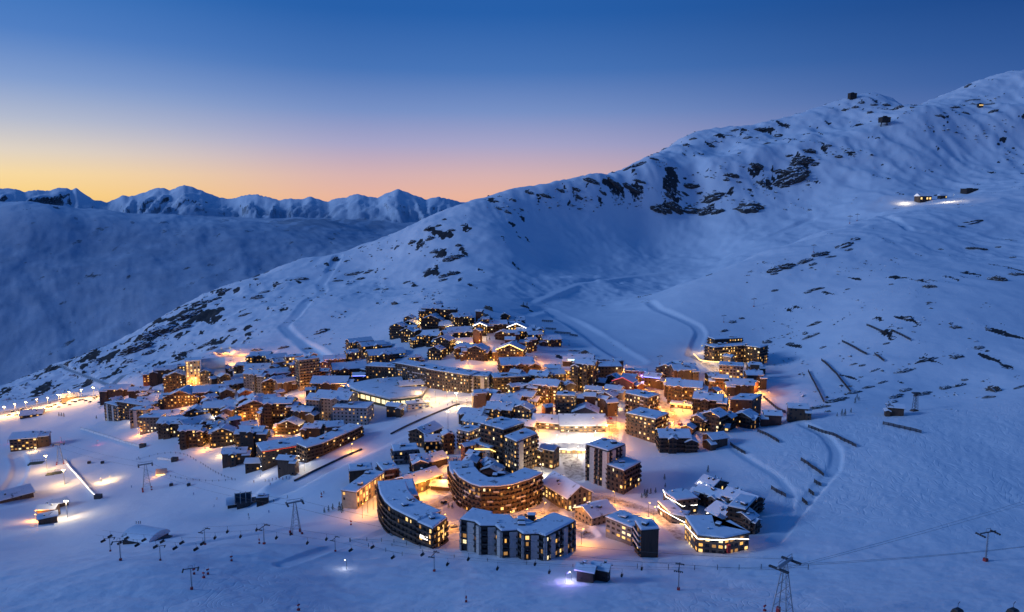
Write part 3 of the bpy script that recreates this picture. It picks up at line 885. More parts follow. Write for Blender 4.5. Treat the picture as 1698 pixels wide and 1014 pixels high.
def vol_gable(root, x0, y0, W, D, H, wall, style, lit, acc, ridge='x', pitch=0.42, over=0.9, chim=2, z0=0.4, snow=0.6, hero=False):
    """a house over local [x0,x0+W] x [y0,y0+D] with a ridge along x or y"""
    x1, y1 = x0 + W, y0 + D
    span = D if ridge == 'x' else W
    R = span / 2 * pitch
    b = MB()
    if ridge == 'x':
        ym = (y0 + y1) / 2
        b.add([(x0,y0,BASE),(x1,y0,BASE),(x1,y1,BASE),(x0,y1,BASE),(x0,y0,H),(x1,y0,H),(x1,y1,H),(x0,y1,H),(x0,ym,H+R),(x1,ym,H+R)],
              [(0,1,5,4),(2,3,7,6),(1,2,6,9,5),(3,0,4,8,7),(4,5,9,8),(6,7,8,9),(3,2,1,0)])
    else:
        xm = (x0 + x1) / 2
        b.add([(x0,y0,BASE),(x1,y0,BASE),(x1,y1,BASE),(x0,y1,BASE),(x0,y0,H),(x1,y0,H),(x1,y1,H),(x0,y1,H),(xm,y0,H+R),(xm,y1,H+R)],
              [(0,1,5,8,4),(2,3,7,9,6),(1,2,6,5),(3,0,4,7),(4,8,9,7),(5,6,9,8),(3,2,1,0)])
    b.build('wall', wall, root)
    P = [(x0,y0),(x1,y0),(x1,y1),(x0,y1)]
    for i in range(4):
        gable_end = (i % 2 == 1) if ridge == 'x' else (i % 2 == 0)
        top = H + (R * 0.75 if gable_end else 0)
        cut = (lambda t, H=H, R=R: H + R * (1 - abs(2*t - 1)) - 0.2) if gable_end else None
        facade(acc, P[i], P[(i+1) % 4], z0, top if gable_end and R > 2.2 else H, style, lit, cut)
    # roof: a dark board and a slab of snow for each of the two slopes
    def slope(side, t0, t1, ov, name, m, parent):
        q = MB()
        k = R / (span / 2)
        g = 0.003
        if ridge == 'x':
            ye = (y0 - ov) if side < 0 else (y1 + ov); ym_ = (y0 + y1) / 2
            ze = H - k * ov
            A = [(x0-ov, ye, ze), (x1+ov, ye, ze), (x1+ov, ym_, H+R), (x0-ov, ym_, H+R)]
        else:
            xe = (x0 - ov) if side < 0 else (x1 + ov); xm_ = (x0 + x1) / 2
            ze = H - k * ov
            A = [(xe, y1+ov, ze), (xe, y0-ov, ze), (xm_, y0-ov, H+R), (xm_, y1+ov, H+R)]
        low = [(a, c, d + t0) for a, c, d in A]; up = [(a, c, d + t1) for a, c, d in A]
        flip = (side > 0)
        fs = [(3,2,1,0),(4,5,6,7),(0,1,5,4),(1,2,6,5),(2,3,7,6),(3,0,4,7)]
        if flip: fs = [f[::-1] for f in fs]
        q.add(low + up, fs)
        return q.build(name, m, parent)
    for sd in (-1, 1):
        r = slope(sd, 0.005, 0.2, over, 'roof', 'trim_dark', root)
        slope(sd, 0.205, 0.205 + snow, over * 0.9, 'roof_snow', 'roof_snow', r)
    for k in range(chim):
        if ridge == 'x':
            cx = RNG.uniform(x0 + W*.15, x1 - W*.15); cy = (y0+y1)/2 + RNG.choice([-1, 1]) * D * RNG.uniform(.1, .3)
            cz = H + R - abs(cy - (y0+y1)/2) * pitch
        else:
            cy = RNG.uniform(y0 + D*.15, y1 - D*.15); cx = (x0+x1)/2 + RNG.choice([-1, 1]) * W * RNG.uniform(.1, .3)
            cz = H + R - abs(cx - (x0+x1)/2) * pitch
        chimney_parts(root, cx, cy, cz + 0.2, RNG.choice([0.9, 1.2]), RNG.choice([0.9, 1.5]), RNG.choice([1.0, 1.5]))

def new_acc():
    return {'window': [], 'balcony': [], 'pier': []}

def sizes(px, py):
    P = hit(px, py)
    depth = P.y * cos(TILT) - P.z * sin(TILT)
    return P, FPX / depth, atan2(-P.z, P.y), atan2(P.x, P.y)

USED = {}
DIMS = {}
FOOT = []
def label(o, text, cat='building', group=None):
    tag(o, text, cat, group)
    USED.setdefault(text, []).append(o)
    return o

def S(box, lab, yaw=0, r=0.6, roof='gx', style='balc', wall='wood_brown', lit=0.35, chim=2, name='chalet', cat='chalet', pitch=0.42, hero=False, minh=5.2, group=None, fmax=99, wings=True):
    """a house by the box it fills in the picture: its front base centre is put on the ground there"""
    x0, y0, x1, y1 = box
    P, ppm, a, beta = sizes((x0 + x1) / 2, y1)
    ya = radians(abs(yaw))
    W = 1.1 * (x1 - x0) / ppm / (cos(ya) + r * sin(ya))
    D = r * W
    if roof in ('gx', 'gy'):
        R = (D if roof == 'gx' else W) / 2 * pitch
    else:
        R = 1.0
    deep = D * cos(ya) + W * sin(ya)
    H = ((y1 - y0) / ppm - deep * 0.75 * sin(a)) / cos(a) - R * 0.8
    H = min(max(H * 1.15, minh), fmax)
    FOOT.append((P.x, P.y, 0.5 * max(W, D)))
    # the near corner touches y1: step back by the corner's lead
    back = W / 2 * sin(ya)
    root = empty(name, (P.x + sin(beta) * back, P.y + cos(beta) * back, ground(P.x + sin(beta)*back, P.y + cos(beta)*back)), -(beta + radians(yaw)))
    acc = new_acc()
    if roof == 'flat':
        vol_flat(root, [(-W/2,0),(W/2,0),(W/2,D),(-W/2,D)], H, wall, style, lit, acc, roofbox=1)
    else:
        vol_gable(root, -W/2, 0, W, D, H, wall, style, lit, acc, 'x' if roof == 'gx' else 'y', pitch, chim=chim)
        if wings and W > 9 and H > 5.5:
            # a lower wing on one side and a cross gable in front, as the houses here step down
            sd = RNG.choice([-1, 1]); hw = H - RNG.choice([1.6, 2.9]); ww = W * RNG.uniform(0.28, 0.4)
            if roof == 'gx':
                xa = -W/2 - ww * 0.55 if sd < 0 else W/2 - ww * 0.45
                vol_gable(root, xa, -1.6, ww, D * 0.8, hw, wall, style, lit, acc, RNG.choice(['x', 'y']), pitch, 0.7, 0)
                if W > 15:
                    gw = W * 0.26; gx_ = RNG.uniform(-0.2, 0.2) * W - gw / 2 - sd * W * 0.1
                    vol_gable(root, gx_, -2.2, gw, D * 0.55, H - 0.6, wall, style, lit, acc, 'y', pitch * 1.1, 0.6, 0)
            else:
                xa = -W/2 - ww * 0.5 if sd < 0 else W/2 - ww * 0.5
                vol_gable(root, xa, 1.5, ww, D * 0.75, hw, wall, style, lit, acc, RNG.choice(['x', 'y']), pitch, 0.7, 1)
    emit_facades(root, acc, hero)
    label(root, lab, cat, group)
    DIMS[lab] = (root, W, D, H, pitch, roof)
    return root

def frame_of(pts):
    """empty placed at the middle of the front base line, x along it"""
    a, b = pts[0], pts[-1]
    o = (a + b) / 2
    rz = atan2(b.y - a.y, b.x - a.x)
    z = min(p.z for p in pts)
    loc = [((p.x-o.x)*cos(-rz) - (p.y-o.y)*sin(-rz), (p.x-o.x)*sin(-rz) + (p.y-o.y)*cos(-rz)) for p in pts]
    return Vector((o.x, o.y, z)), rz, loc

def h_of(P, px, ytop, z):
    return pix_uv(px, ytop)[1] * P.y - z

def strip(loc, D):
    """front polyline -> footprint by offsetting it inward (to +y)"""
    n = len(loc); back = []
    for i in range(n):
        a = loc[max(i-1, 0)]; b = loc[min(i+1, n-1)]
        l = hypot(b[0]-a[0], b[1]-a[1]); nx, ny = -(b[1]-a[1])/l, (b[0]-a[0])/l
        back.append((loc[i][0] + nx*D, loc[i][1] + ny*D))
    return loc + back[::-1]

def PB(parts, lab, name='apartment_block', cat='building', group=None, hero=True):
    """a block of flat roofed volumes: parts = dicts with front base pixels, top=(index, y), D"""
    root = None
    acc = new_acc()
    for prt in parts:
        pts = [hit(*p) for p in prt['pix']]
        for p_ in pts: FOOT.append((p_.x, p_.y + 6, 10.0))
        if root is None:
            o, rz, _ = frame_of(pts)
            root = empty(name, o, rz)
            R0 = (o, rz)
        o, rz = R0
        loc = [((p.x-o.x)*cos(-rz) - (p.y-o.y)*sin(-rz), (p.x-o.x)*sin(-rz) + (p.y-o.y)*cos(-rz)) for p in pts]
        i, yt = prt['top']
        H = h_of(pts[i], prt['pix'][i][0], yt, o.z)
        if prt.get('para') and len(loc) == 3:
            A, B_, C = loc
            poly = [A, B_, C, (A[0]+C[0]-B_[0], A[1]+C[1]-B_[1])]
        else:
            poly = strip(loc, prt['D'])
        if prt.get('roof') in ('gx', 'gy'):
            L = hypot(loc[-1][0]-loc[0][0], loc[-1][1]-loc[0][1])
            sub_acc = new_acc()
            # gable volumes are built straight in the root's own frame
            vol_gable(root, -L/2, 0, L, prt['D'], H, prt.get('wall', 'wood_brown'), prt.get('style', 'balc'), prt.get('lit', 0.3), acc, prt['roof'][1], prt.get('pitch', 0.42), chim=prt.get('chim', 3))
        else:
            vol_flat(root, poly, H, prt.get('wall', 'wood_brown'), prt.get('style', 'balc'), prt.get('lit', 0.3), acc, prt.get('boxes', 1), edge_styles=prt.get('edges'), z0=0.4)
        if prt.get('slab'):
            i_, a0_, a1_, m_ = prt['slab']
            p_, q_ = poly[i_], poly[(i_+1) % len(poly)]
            l_ = hypot(q_[0]-p_[0], q_[1]-p_[1]); ax_ = ((q_[0]-p_[0])/l_, (q_[1]-p_[1])/l_)
            MB().obox(p_, ax_, (ax_[1], -ax_[0]), a0_, a1_, 0.01, 1.35, BASE, H - 0.2).build('pale_wall', m_, root)
    emit_facades(root, acc, hero)
    label(root, lab, cat, group)
    return root

def gable_lights(lab, m, r=0.22, eaves=False, n=1):
    root, W, D, H, pitch, roof = DIMS[lab]
    if eaves or roof != 'gy':
        for k in range(n):
            a, b = -W/2 + W*(k + (0.12 if n > 1 else 0))/n, -W/2 + W*(k + (0.88 if n > 1 else 1))/n
            MB().tube([(a, -1.25, H + 0.1), (b, -1.25, H + 0.1)], r, 4).build('light_string', m, root)
    else:
        R = W/2 * pitch
        MB().tube([(-W/2 - 0.9, -1.15, H - 0.9*pitch + 0.6), (0, -1.15, H + R + 0.6), (W/2 + 0.9, -1.15, H - 0.9*pitch + 0.6)], r, 4).build('light_string', m, root)

def light_line(root, wpts, m='light_warm', r=0.22, name='light_string'):
    """lamps strung along an edge: a slim glowing line in the root's own frame"""
    q = root.matrix_basis.inverted()
    return MB().tube([tuple(q @ Vector(p)) for p in wpts], r, 4).build(name, m, root)

# where the street lamps of the town stand (pixel of the lamp head)
LAMPS = {
 'along the road around the front blocks': ('orange', 2600, [(688,811),(693,829),(741,853),(733,792),(746,760),(849,851),(902,835),(950,847),(964,879),(1019,816),(1075,836),(1084,842),(708,800),(800,862),(872,846)]),
 'at the foot of the floodlit cream wall': ('orange', 1100, [(601,838),(610,830),(619,824),(628,817),(636,810)]),
 'along the street above the shop arcades': ('orange', 4200, [(905,662),(880,676),(935,668),(917,690),(918,648),(893,705),(1010,705),(1022,690),(1015,725)]),
 'on the square around the marquee': ('white', 4200, [(903,742),(925,722),(962,722),(972,708),(985,716),(940,716),(958,742),(897,770)]),
 'along the hillside road of the upper hamlet': ('orange', 3200, [(797,565),(811,578),(806,613),(890,592),(928,603),(892,614),(868,592),(845,585),(941,622)]),
 'among the chalets of the upper hamlet': ('warm', 1500, [(800,551),(720,551),(738,559),(744,542),(761,567),(695,530),(852,550)]),
 'in front of the large dark hotel': ('warm', 2200, [(1163,573),(1172,590),(1207,590),(1218,592),(1190,600)]),
 'along the street of the right quarter': ('orange', 3400, [(1193,623),(1204,640),(1207,655),(1203,670),(1095,675),(1117,688),(1118,700),(1124,714),(1060,650),(1074,638),(1085,655),(1112,668),(1132,668)]),
 'along the hairpin road above the left quarter': ('orange', 4600, [(368,578),(383,577),(398,580),(415,584),(388,594),(402,600),(440,588)]),
 'in the streets of the left quarter': ('orange', 3000, [(555,607),(505,643),(452,712),(440,722),(474,735),(478,702),(420,690),(398,692),(300,668),(325,672),(262,650),(280,653),(432,655),(412,598),(462,672),(488,716),(566,645)]),
 'on the square beside the sports hall': ('warm', 3000, [(700,645),(722,650),(741,650),(790,652),(830,650),(757,664),(712,660),(774,662)]),
 'around the white events hall': ('white', 3000, [(318,622),(328,640),(342,646),(358,646),(318,640)]),
 'by shops at the bright street': ('white', 1400, [(505,764),(360,690),(432,774),(497,756)]),
}

LAMP_GROUND = []
for _w, (_k, _p, _pts) in LAMPS.items():
    for _x, _y in _pts:
        _P = hit(_x, _y); _P = hit(_x, _y + 8.0 * FPX / (_P.y*cos(TILT) - _P.z*sin(TILT)) * 0.93)
        LAMP_GROUND.append((_P.x, _P.y))
# ------------------------------------------------------------------ the town: front row
zig = PB([dict(pix=[(765,912),(788,915),(797,919),(822,919),(832,924),(858,923),(868,927),(893,926),(904,929),(952,913)], top=(6,886), D=13, wall='wood_dark', style='piers', lit=0.42, boxes=3)],
   'long low block with zigzag front of pale piers and dark balconies beside ski slope')
cres = PB([dict(pix=[(629,856),(632,868),(640,879),(652,887),(672,895),(693,902)], top=(4,854), D=15, wall='wood_dark', style='balc', lit=0.2, boxes=2),
    dict(pix=[(628,838),(629,850),(634,864)], top=(1,812), D=20, wall='wood_dark', style='balc', lit=0.05, boxes=1),
    dict(pix=[(693,902),(718,910),(741,897)], top=(1,877), para=True, D=14, wall='wood_dark', style='balc', lit=0.4, boxes=1)],
   'dark crescent apartment block stepping down beside snowfield, piers with painted glow on its lower end')
rnd_b = PB([dict(pix=[(753,827),(762,838),(782,849),(798,853),(828,852),(847,850),(877,843),(899,832)], top=(3,808), D=13, wall='wood_brown', style='check', lit=0.2, boxes=3),
    dict(pix=[(745,800),(746,814),(754,828)], top=(1,780), D=15, wall='wood_brown', style='balc', lit=0.2, boxes=1)],
   'big round-fronted apartment block with checkered brown and pale balconies')
lit_slab = PB([dict(pix=[(592,844),(638,809)], top=(0,817), D=10, wall='render_cream', style='slits', lit=0.5, boxes=2, edges={3: 'few', 2: 'few'}),
    dict(pix=[(636,806),(662,801)], top=(1,777), D=15, wall='wood_red', style='balc_pale', lit=0.35, boxes=1),
    dict(pix=[(580,806),(618,800)], top=(0,782), D=12, wall='wood_dark', style='few', lit=0.2, boxes=1)],
   'long block whose cream side wall is floodlit orange, brown taller end behind')
dark_t = PB([dict(pix=[(1052,913),(1062,924),(1091,924)], top=(1,880), para=True, D=13, wall='wood_brown', style='blank', edges={0: 'balc_pale'}, lit=0.15, boxes=1),
    dict(pix=[(1004,890),(1047,905)], top=(0,858), D=12, wall='render_grey', style='glass', lit=0.55, boxes=1)],
   'block of bright tall windows joined to a blank brown panelled end tower')
twin = PB([dict(pix=[(1006,810),(1034,820),(1061,803)], top=(1,781), para=True, D=15, wall='wood_brown', style='balc', lit=0.22, boxes=1),
    dict(pix=[(972,796),(1007,809)], top=(1,748), D=17, wall='wood_dark', style='piers', lit=0.18, boxes=2)],
   'tall dark twin-height tower block standing alone above the curving road')
tower = PB([dict(pix=[(837,779),(857,789),(891,772)], top=(1,733), para=True, D=12, wall='stone_brown', style='balc', lit=0.42, boxes=1, slab=(1, 0.6, 5.2, 'render_pale'))],
   'eight-storey tower with a plain pale middle wall and brown balconies')
mid_b = PB([dict(pix=[(797,760),(835,770),(869,757)], top=(1,713), para=True, D=12, wall='wood_dark', style='balc', lit=0.2, boxes=2),
    dict(pix=[(780,759),(812,770),(838,758)], top=(1,744), para=True, D=10, wall='render_pale', style='few', lit=0.4, boxes=0)],
   'dark terraced block with yellow string lights along its lower roof')
PB([dict(pix=[(759,744),(778,748),(797,738)], top=(1,717), para=True, D=12, wall='render_pale', style='balc', lit=0.4, boxes=1)],
   'pale four-storey block adjoining the terraced block with string lights')
PB([dict(pix=[(653,771),(694,766)], top=(0,749), D=13, wall='render_grey', style='balc_pale', lit=0.35, boxes=1)],
   'short grey flat-roofed block with white balconies beside the ski run')
PB([dict(pix=[(706,743),(733,728)], top=(0,720), D=15, roof='gx', wall='wood_dark', style='balc', lit=0.4, chim=4)],
   'dark wooden hotel with lit windows at the edge of the ski run', 'chalet', 'chalet')
PB([dict(pix=[(706,781),(742,769)], top=(0,768), D=13, roof='gx', wall='wood_dark', style='few', lit=0.2, chim=6)],
   'stepped chalet with many dormers above the short grey block', 'chalet', 'chalet')
PB([dict(pix=[(681,823),(733,804)], top=(0,804), D=14, roof='gx', wall='stone_brown', style='grid', lit=0.25, chim=7)],
   'long wooden chalet with a row of chimneys, washed in orange lamplight', 'chalet', 'chalet')
PB([dict(pix=[(899,821),(941,847)], top=(1,826), D=17, roof='gx', wall='stone_brown', style='slits', lit=0.5, chim=2, pitch=0.62)],
   'long hall with a smooth steep snow roof descending beside the road', 'hall', 'building')
PB([dict(pix=[(953,860),(982,872)], top=(0,842), D=16, roof='gy', wall='stone_brown', style='grid', lit=0.12, chim=3)],
   'plain stone chalet with a wide gable and broad snowy roof below the hall', 'chalet', 'chalet')
S((712,799,747,815), 'low open garage roof covered in snow on the bend of the road', 20, 0.7, 'gx', 'blank', 'wood_brown', 0, 0, 'garage', 'garage', minh=2.8)
S((796,776,829,796), 'small reddish chalet tucked behind the round-fronted block', 25, 0.8, 'gy', 'few', 'wood_red', 0.5, 1)
S((892,741,921,778), 'low shop with lit window at the edge of the square', 30, 0.8, 'gx', 'glass', 'wood_brown', 0.5, 1, 'shop', 'shop')

# chalet complex with strings of white lights
cx1 = PB([dict(pix=[(1154,826),(1177,837)], top=(0,802), D=16, roof='gx', wall='stone_brown', style='balc', lit=0.1, chim=3)],
   'tall stone residence with three lit dormers at the back of the string-lit complex', 'residence', 'building')
cx2 = PB([dict(pix=[(1171,862),(1206,876)], top=(0,846), D=16, roof='gx', wall='stone_brown', style='balc', lit=0.12, chim=3)],
   'residence with cascading snow roofs in the middle of the string-lit complex', 'residence', 'building')
cx3 = PB([dict(pix=[(1206,880),(1234,884),(1252,866)], top=(0,840), D=15, para=True, wall='wood_dark', style='balc', lit=0.25, boxes=2)],
   'dark end wing of the string-lit complex facing the open slope', 'residence', 'building')
cx4 = PB([dict(pix=[(1099,838),(1120,853),(1156,851)], top=(1,831), D=13, wall='stone_brown', style='grid', lit=0.3, boxes=0)],
   'angled low wing outlined with white string lights by the conifers', 'residence', 'building')
cx5 = PB([dict(pix=[(1090,850),(1112,867),(1137,872)], top=(1,853), D=8, wall='stone_brown', style='glass', lit=0.5, boxes=0)],
   'narrow arcade edged with white string lights along the road', 'arcade', 'building')
cx6 = PB([dict(pix=[(1135,893),(1156,915),(1200,918),(1241,911)], top=(2,893), D=14, wall='stone_brown', style='glass', lit=0.75, boxes=1)],
   'brightly lit restaurant terrace building with red doorway at the slope edge', 'restaurant', 'restaurant')
S((1179,857,1197,879), 'little square turret between the restaurant and the cascading roofs', 15, 0.9, 'gy', 'few', 'stone_brown', 0.8, 0, 'turret', 'tower')

for bx, lb, yw, rf in (((1148,808,1196,846), 'broad back residence with wide snow roof in the string-lit complex', 28, 'gx'), ((1190,812,1250,858), 'largest stepped snow roof of the string-lit complex', 30, 'gx'), ((1176,836,1222,868), 'middle stepped snow roof of the string-lit complex', 30, 'gx'), ((1210,846,1246,886), 'lower stepped wing of the string-lit complex with amber windows', 30, 'gy'), ((1112,824,1150,848), 'small chalet roof behind the angled low wing', 24, 'gx')):
    S(bx, lb, yw, 0.7, rf, 'balc', 'stone_brown', 0.18, 3, 'residence', 'building', fmax=9)
# ------------------------------------------------------------------ right quarter
G = 'houses of the right quarter'
hotel_r = PB([dict(pix=[(1168,596),(1184,600),(1232,600),(1259,606)], top=(2,573), D=18, wall='wood_dark', style='balc', lit=0.42, boxes=3),
    dict(pix=[(1184,594),(1230,594)], top=(0,563), D=14, wall='wood_dark', style='balc', lit=0.35, boxes=2)],
   'large dark chalet hotel with glowing terrace highest on the right', 'hotel', 'hotel')
S((1194,604,1229,632), 'pale two-tier pavilion with glazed terraces below the large dark hotel', 0, 0.7, 'flat', 'glass', 'render_grey', 0.35, 0, 'pavilion', 'building', minh=5)
S((1241,603,1264,620), 'small hut-like chalet against the slope right of the glazed pavilion', -15, 0.8, 'gx', 'few', 'wood_dark', 0.2)
S((1237,617,1265,645), 'tall dark chalet wedged against the slope above the staggered roofs', -15, 0.8, 'gx', 'few', 'wood_dark', 0.1)
S((1211,630,1250,659), 'staggered chalet with three snow roofs beside the orange-lit street', -12, 0.8, 'gx', 'few', 'wood_dark', 0.15, 4)
PB([dict(pix=[(1210,693),(1246,698),(1261,690)], top=(1,664), D=13, para=True, wall='wood_brown', style='few', lit=0.25, boxes=1)],
   'brown block with few windows at the foot of the hill', 'apartment_block', 'building', hero=False)
for bx, lb, yw in (((1142,688,1168,716), 'first gabled unit of the dark chalet row, nearest the lamplit junction', 28), ((1160,681,1196,718), 'tallest gabled unit of the dark chalet row', 28),
                   ((1190,686,1214,712), 'low-roofed unit in the middle of the dark chalet row', 24), ((1213,681,1247,710), 'end unit of the dark chalet row with lit windows', 24)):
    S(bx, lb, yw, 0.9, 'gy', 'balc', 'wood_dark', 0.2, 2, group=G)
S((1150,654,1194,690), 'dark broad chalet with patchy snow roof beside the orange-lit street', 6, 0.7, 'gx', 'balc', 'wood_dark', 0.1, 3)
S((1108,633,1160,671), 'chalet hotel with rows of balconies over a glowing terrace', 4, 0.6, 'gx', 'balc', 'wood_brown', 0.35, 3, 'hotel', 'hotel')
S((1112,662,1150,678), 'single-storey lit terrace in front of the balconied chalet hotel', 8, 0.4, 'flat', 'glass', 'wood_brown', 0.9, 0, 'terrace', 'building', minh=3.2, fmax=3.4)
S((1085,604,1121,634), 'brown chalet with steep double gable at the bend of the lit road', 20, 0.8, 'gy', 'balc', 'wood_brown', 0.4)
S((1115,607,1154,643), 'rounded broad chalet with plain brown wall above the chalet hotel', -20, 0.8, 'gx', 'few', 'wood_brown', 0.12)
S((1038,613,1071,630), 'low flat red-brown service building at the foot of the piste', 0, 0.5, 'flat', 'grid', 'wood_red', 0.45, 0, 'service_building', 'building', minh=4)
S((1066,620,1095,644), 'small pavilion with violet-lit front near the bend of the road', 15, 0.8, 'gx', 'few', 'wood_brown', 0.3)
S((1030,653,1080,698), 'tall flat block with checkered balconies behind the square', 35, 0.7, 'flat', 'check', 'wood_brown', 0.3, 1, 'apartment_block', 'building')
S((1030,683,1093,732), 'broad brown block with flat roof below the checkered tall block', 30, 0.8, 'flat', 'balc', 'wood_brown', 0.3, 1, 'apartment_block', 'building')
S((1073,700,1108,724), 'low snow-roofed annex behind the large dark chalet on the mound', 10, 0.8, 'gx', 'few', 'wood_dark', 0.1)
S((1093,711,1145,752), 'large dark angular chalet standing on the snow mound', -12, 0.75, 'gx', 'balc', 'wood_dark', 0.05, 3, hero=True, fmax=11)
S((1175,711,1212,745), 'lone small chalet with plain blue-white roof on the mound', -38, 0.9, 'gx', 'few', 'wood_brown', 0.05, 0, fmax=6.5)
S((1127,705,1149,722), 'tiny chalet at the end of the lamplit junction', 20, 0.9, 'gy', 'few', 'wood_brown', 0.2, 0)
S((1185,702,1208,715), 'lit garage with shallow gable below the dark chalet row', 8, 0.7, 'gx', 'glass', 'render_grey', 0.8, 0, 'garage', 'garage', minh=3)
S((1268,682,1295,706), 'stone hut with twin chimneys at the crest of the near slope', -10, 0.8, 'gx', 'blank', 'wood_red', 0, 2, 'hut', 'hut', minh=4)
S((1308,671,1338,698), 'snow-buried hut at the end of the rock band', -8, 0.7, 'gx', 'few', 'wood_brown', 0, 1, 'hut', 'hut', minh=4)
S((1473,671,1497,690), 'lone cabin beside the lattice lift tower on the right slope', -10, 0.7, 'gx', 'blank', 'wood_brown', 0, 0, 'cabin', 'cabin', minh=3)

# ------------------------------------------------------------------ centre right
for bx, lb, yw, rf, st, wl_, lt in (
  ((952,602,986,652), 'tall brown block with a pointed top beside the blue-lit slope', 20, 'gx', 'balc', 'wood_brown', 0.35),
  ((979,603,1031,632), 'long brown block under the piste with yellow lamps on its front', -8, 'flat', 'grid', 'wood_brown', 0.25),
  ((941,588,982,607), 'wide building with three green-white lit gables under the piste', 6, 'gx', 'few', 'wood_dark', 0.3),
  ((1014,626,1050,657), 'red-lit chalet with wide snow roof near the violet lights', 18, 'gy', 'few', 'wood_red', 0.35),
  ((974,628,1003,648), 'dark chalet with double snow roof behind the red-lit chalet', 15, 'gx', 'few', 'wood_dark', 0.15),
  ((969,642,996,664), 'near-black house below the double-roofed chalet', 12, 'gx', 'few', 'wood_dark', 0.1),
  ((987,650,1019,668), 'small red-fronted chalet beside the near-black house', 25, 'gy', 'few', 'wood_red', 0.3),
  ((881,632,926,670), 'wide chalet with glowing gable over the brightest street lamp', 20, 'gx', 'balc', 'wood_brown', 0.5),
  ((923,655,952,691), 'small square apartment tower with warm windows by the shops', 5, 'flat', 'balc', 'stone_brown', 0.5),
  ((951,656,973,676), 'narrow dark house beside the small square apartment tower', 12, 'gx', 'few', 'wood_dark', 0.15),
  ((950,673,990,695), 'hall with rounded brown front and heavy snow roof', 4, 'gy', 'blank', 'stone_brown', 0.0),
  ((840,647,887,673), 'chalet with broad twin roofs beside the bright crossing', 25, 'gx', 'balc', 'wood_brown', 0.45),
  ((811,655,862,680), 'dark chalet cluster end facing the square of the ski run', 18, 'gx', 'few', 'wood_dark', 0.25),
  ((803,669,850,700), 'chalet with stepped roofs above the pale four-storey block', 18, 'gx', 'balc', 'wood_brown', 0.3),
  ((848,671,880,700), 'orange-lit chalet beside the stepped-roof chalet', 22, 'gy', 'balc', 'stone_brown', 0.5),
  ((758,678,800,705), 'dark flat house by the top of the ski run wall', 20, 'gx', 'few', 'wood_dark', 0.25),
  ((762,690,806,722), 'brown house with pale side wall above the pale four-storey block', 28, 'gx', 'balc', 'render_pale', 0.35),
  ((846,697,886,718), 'low dark house behind the terraced block with string lights', 15, 'gx', 'few', 'wood_dark', 0.3),
  ((880,688,935,714), 'long low shop arcade with bright windows on the square', 12, 'gx', 'glass', 'stone_brown', 0.75),
  ((930,692,1004,718), 'arcade of lit shops under a wavy snow roof on the square', -6, 'gx', 'glass', 'stone_brown', 0.8),
  ((1000,640,1030,660), 'small pale house beside the glowing street behind the square', 20, 'gx', 'few', 'render_pale', 0.4),
  ((905,615,938,640), 'wooden chalet near the bright lamp above the crossing', -15, 'gx', 'balc', 'wood_brown', 0.35),
):
    S(bx, lb, yw, 0.7, rf, st, wl_, lt, 2, 'house' if rf != 'flat' else 'apartment_block', 'house' if rf != 'flat' else 'building')

# ------------------------------------------------------------------ centre: the long hotels behind the sports hall
for pix, tp, lb, st, wl_, lt in (
  ([(560,624),(607,628)], (0,606), 'dark row house end left of the purple-lit pavilion', 'balc', 'wood_dark', 0.3),
  ([(607,633),(659,630)], (0,607), 'brown block behind the rounded end of the sports hall', 'balc', 'wood_brown', 0.3),
  ([(656,632),(710,641)], (0,602), 'long hotel with a lamplit grid of balconies behind the sports hall', 'check', 'stone_brown', 0.25),
  ([(708,643),(738,647)], (0,612), 'brown hotel wing joining the long lamplit hotel', 'balc', 'wood_brown', 0.3),
  ([(733,648),(778,652)], (0,616), 'hotel with warm-lit orange front at the end of the sports hall', 'balc', 'stone_brown', 0.35),
  ([(774,650),(809,650)], (0,623), 'hotel with pale vertical piers over shop lights', 'piers', 'stone_brown', 0.35),
  ([(819,652),(877,646)], (0,627), 'broad hotel with warm windows beside the pale-piered hotel', 'balc', 'wood_brown', 0.35),
):
    PB([dict(pix=pix, top=tp, D=16, wall=wl_, style=st, lit=lt, boxes=2)], lb, 'hotel' if 'hotel' in lb else 'apartment_block', 'hotel' if 'hotel' in lb else 'building', hero=False)
for bx, lb, yw, rf, wl_, lt in (
  ((831,594,886,624), 'dark brown block below the chalet outlined in lights', -10, 'gx', 'wood_brown', 0.25),
  ((873,617,909,645), 'wooden house beside the broad hotel with warm windows', 22, 'gx', 'wood_brown', 0.4),
  ((823,571,867,602), 'chalet outlined with golden lights and a bright front', 10, 'gy', 'wood_brown', 0.7),
):
    S(bx, lb, yw, 0.7, rf, 'balc', wl_, lt, 2, 'chalet', 'chalet')

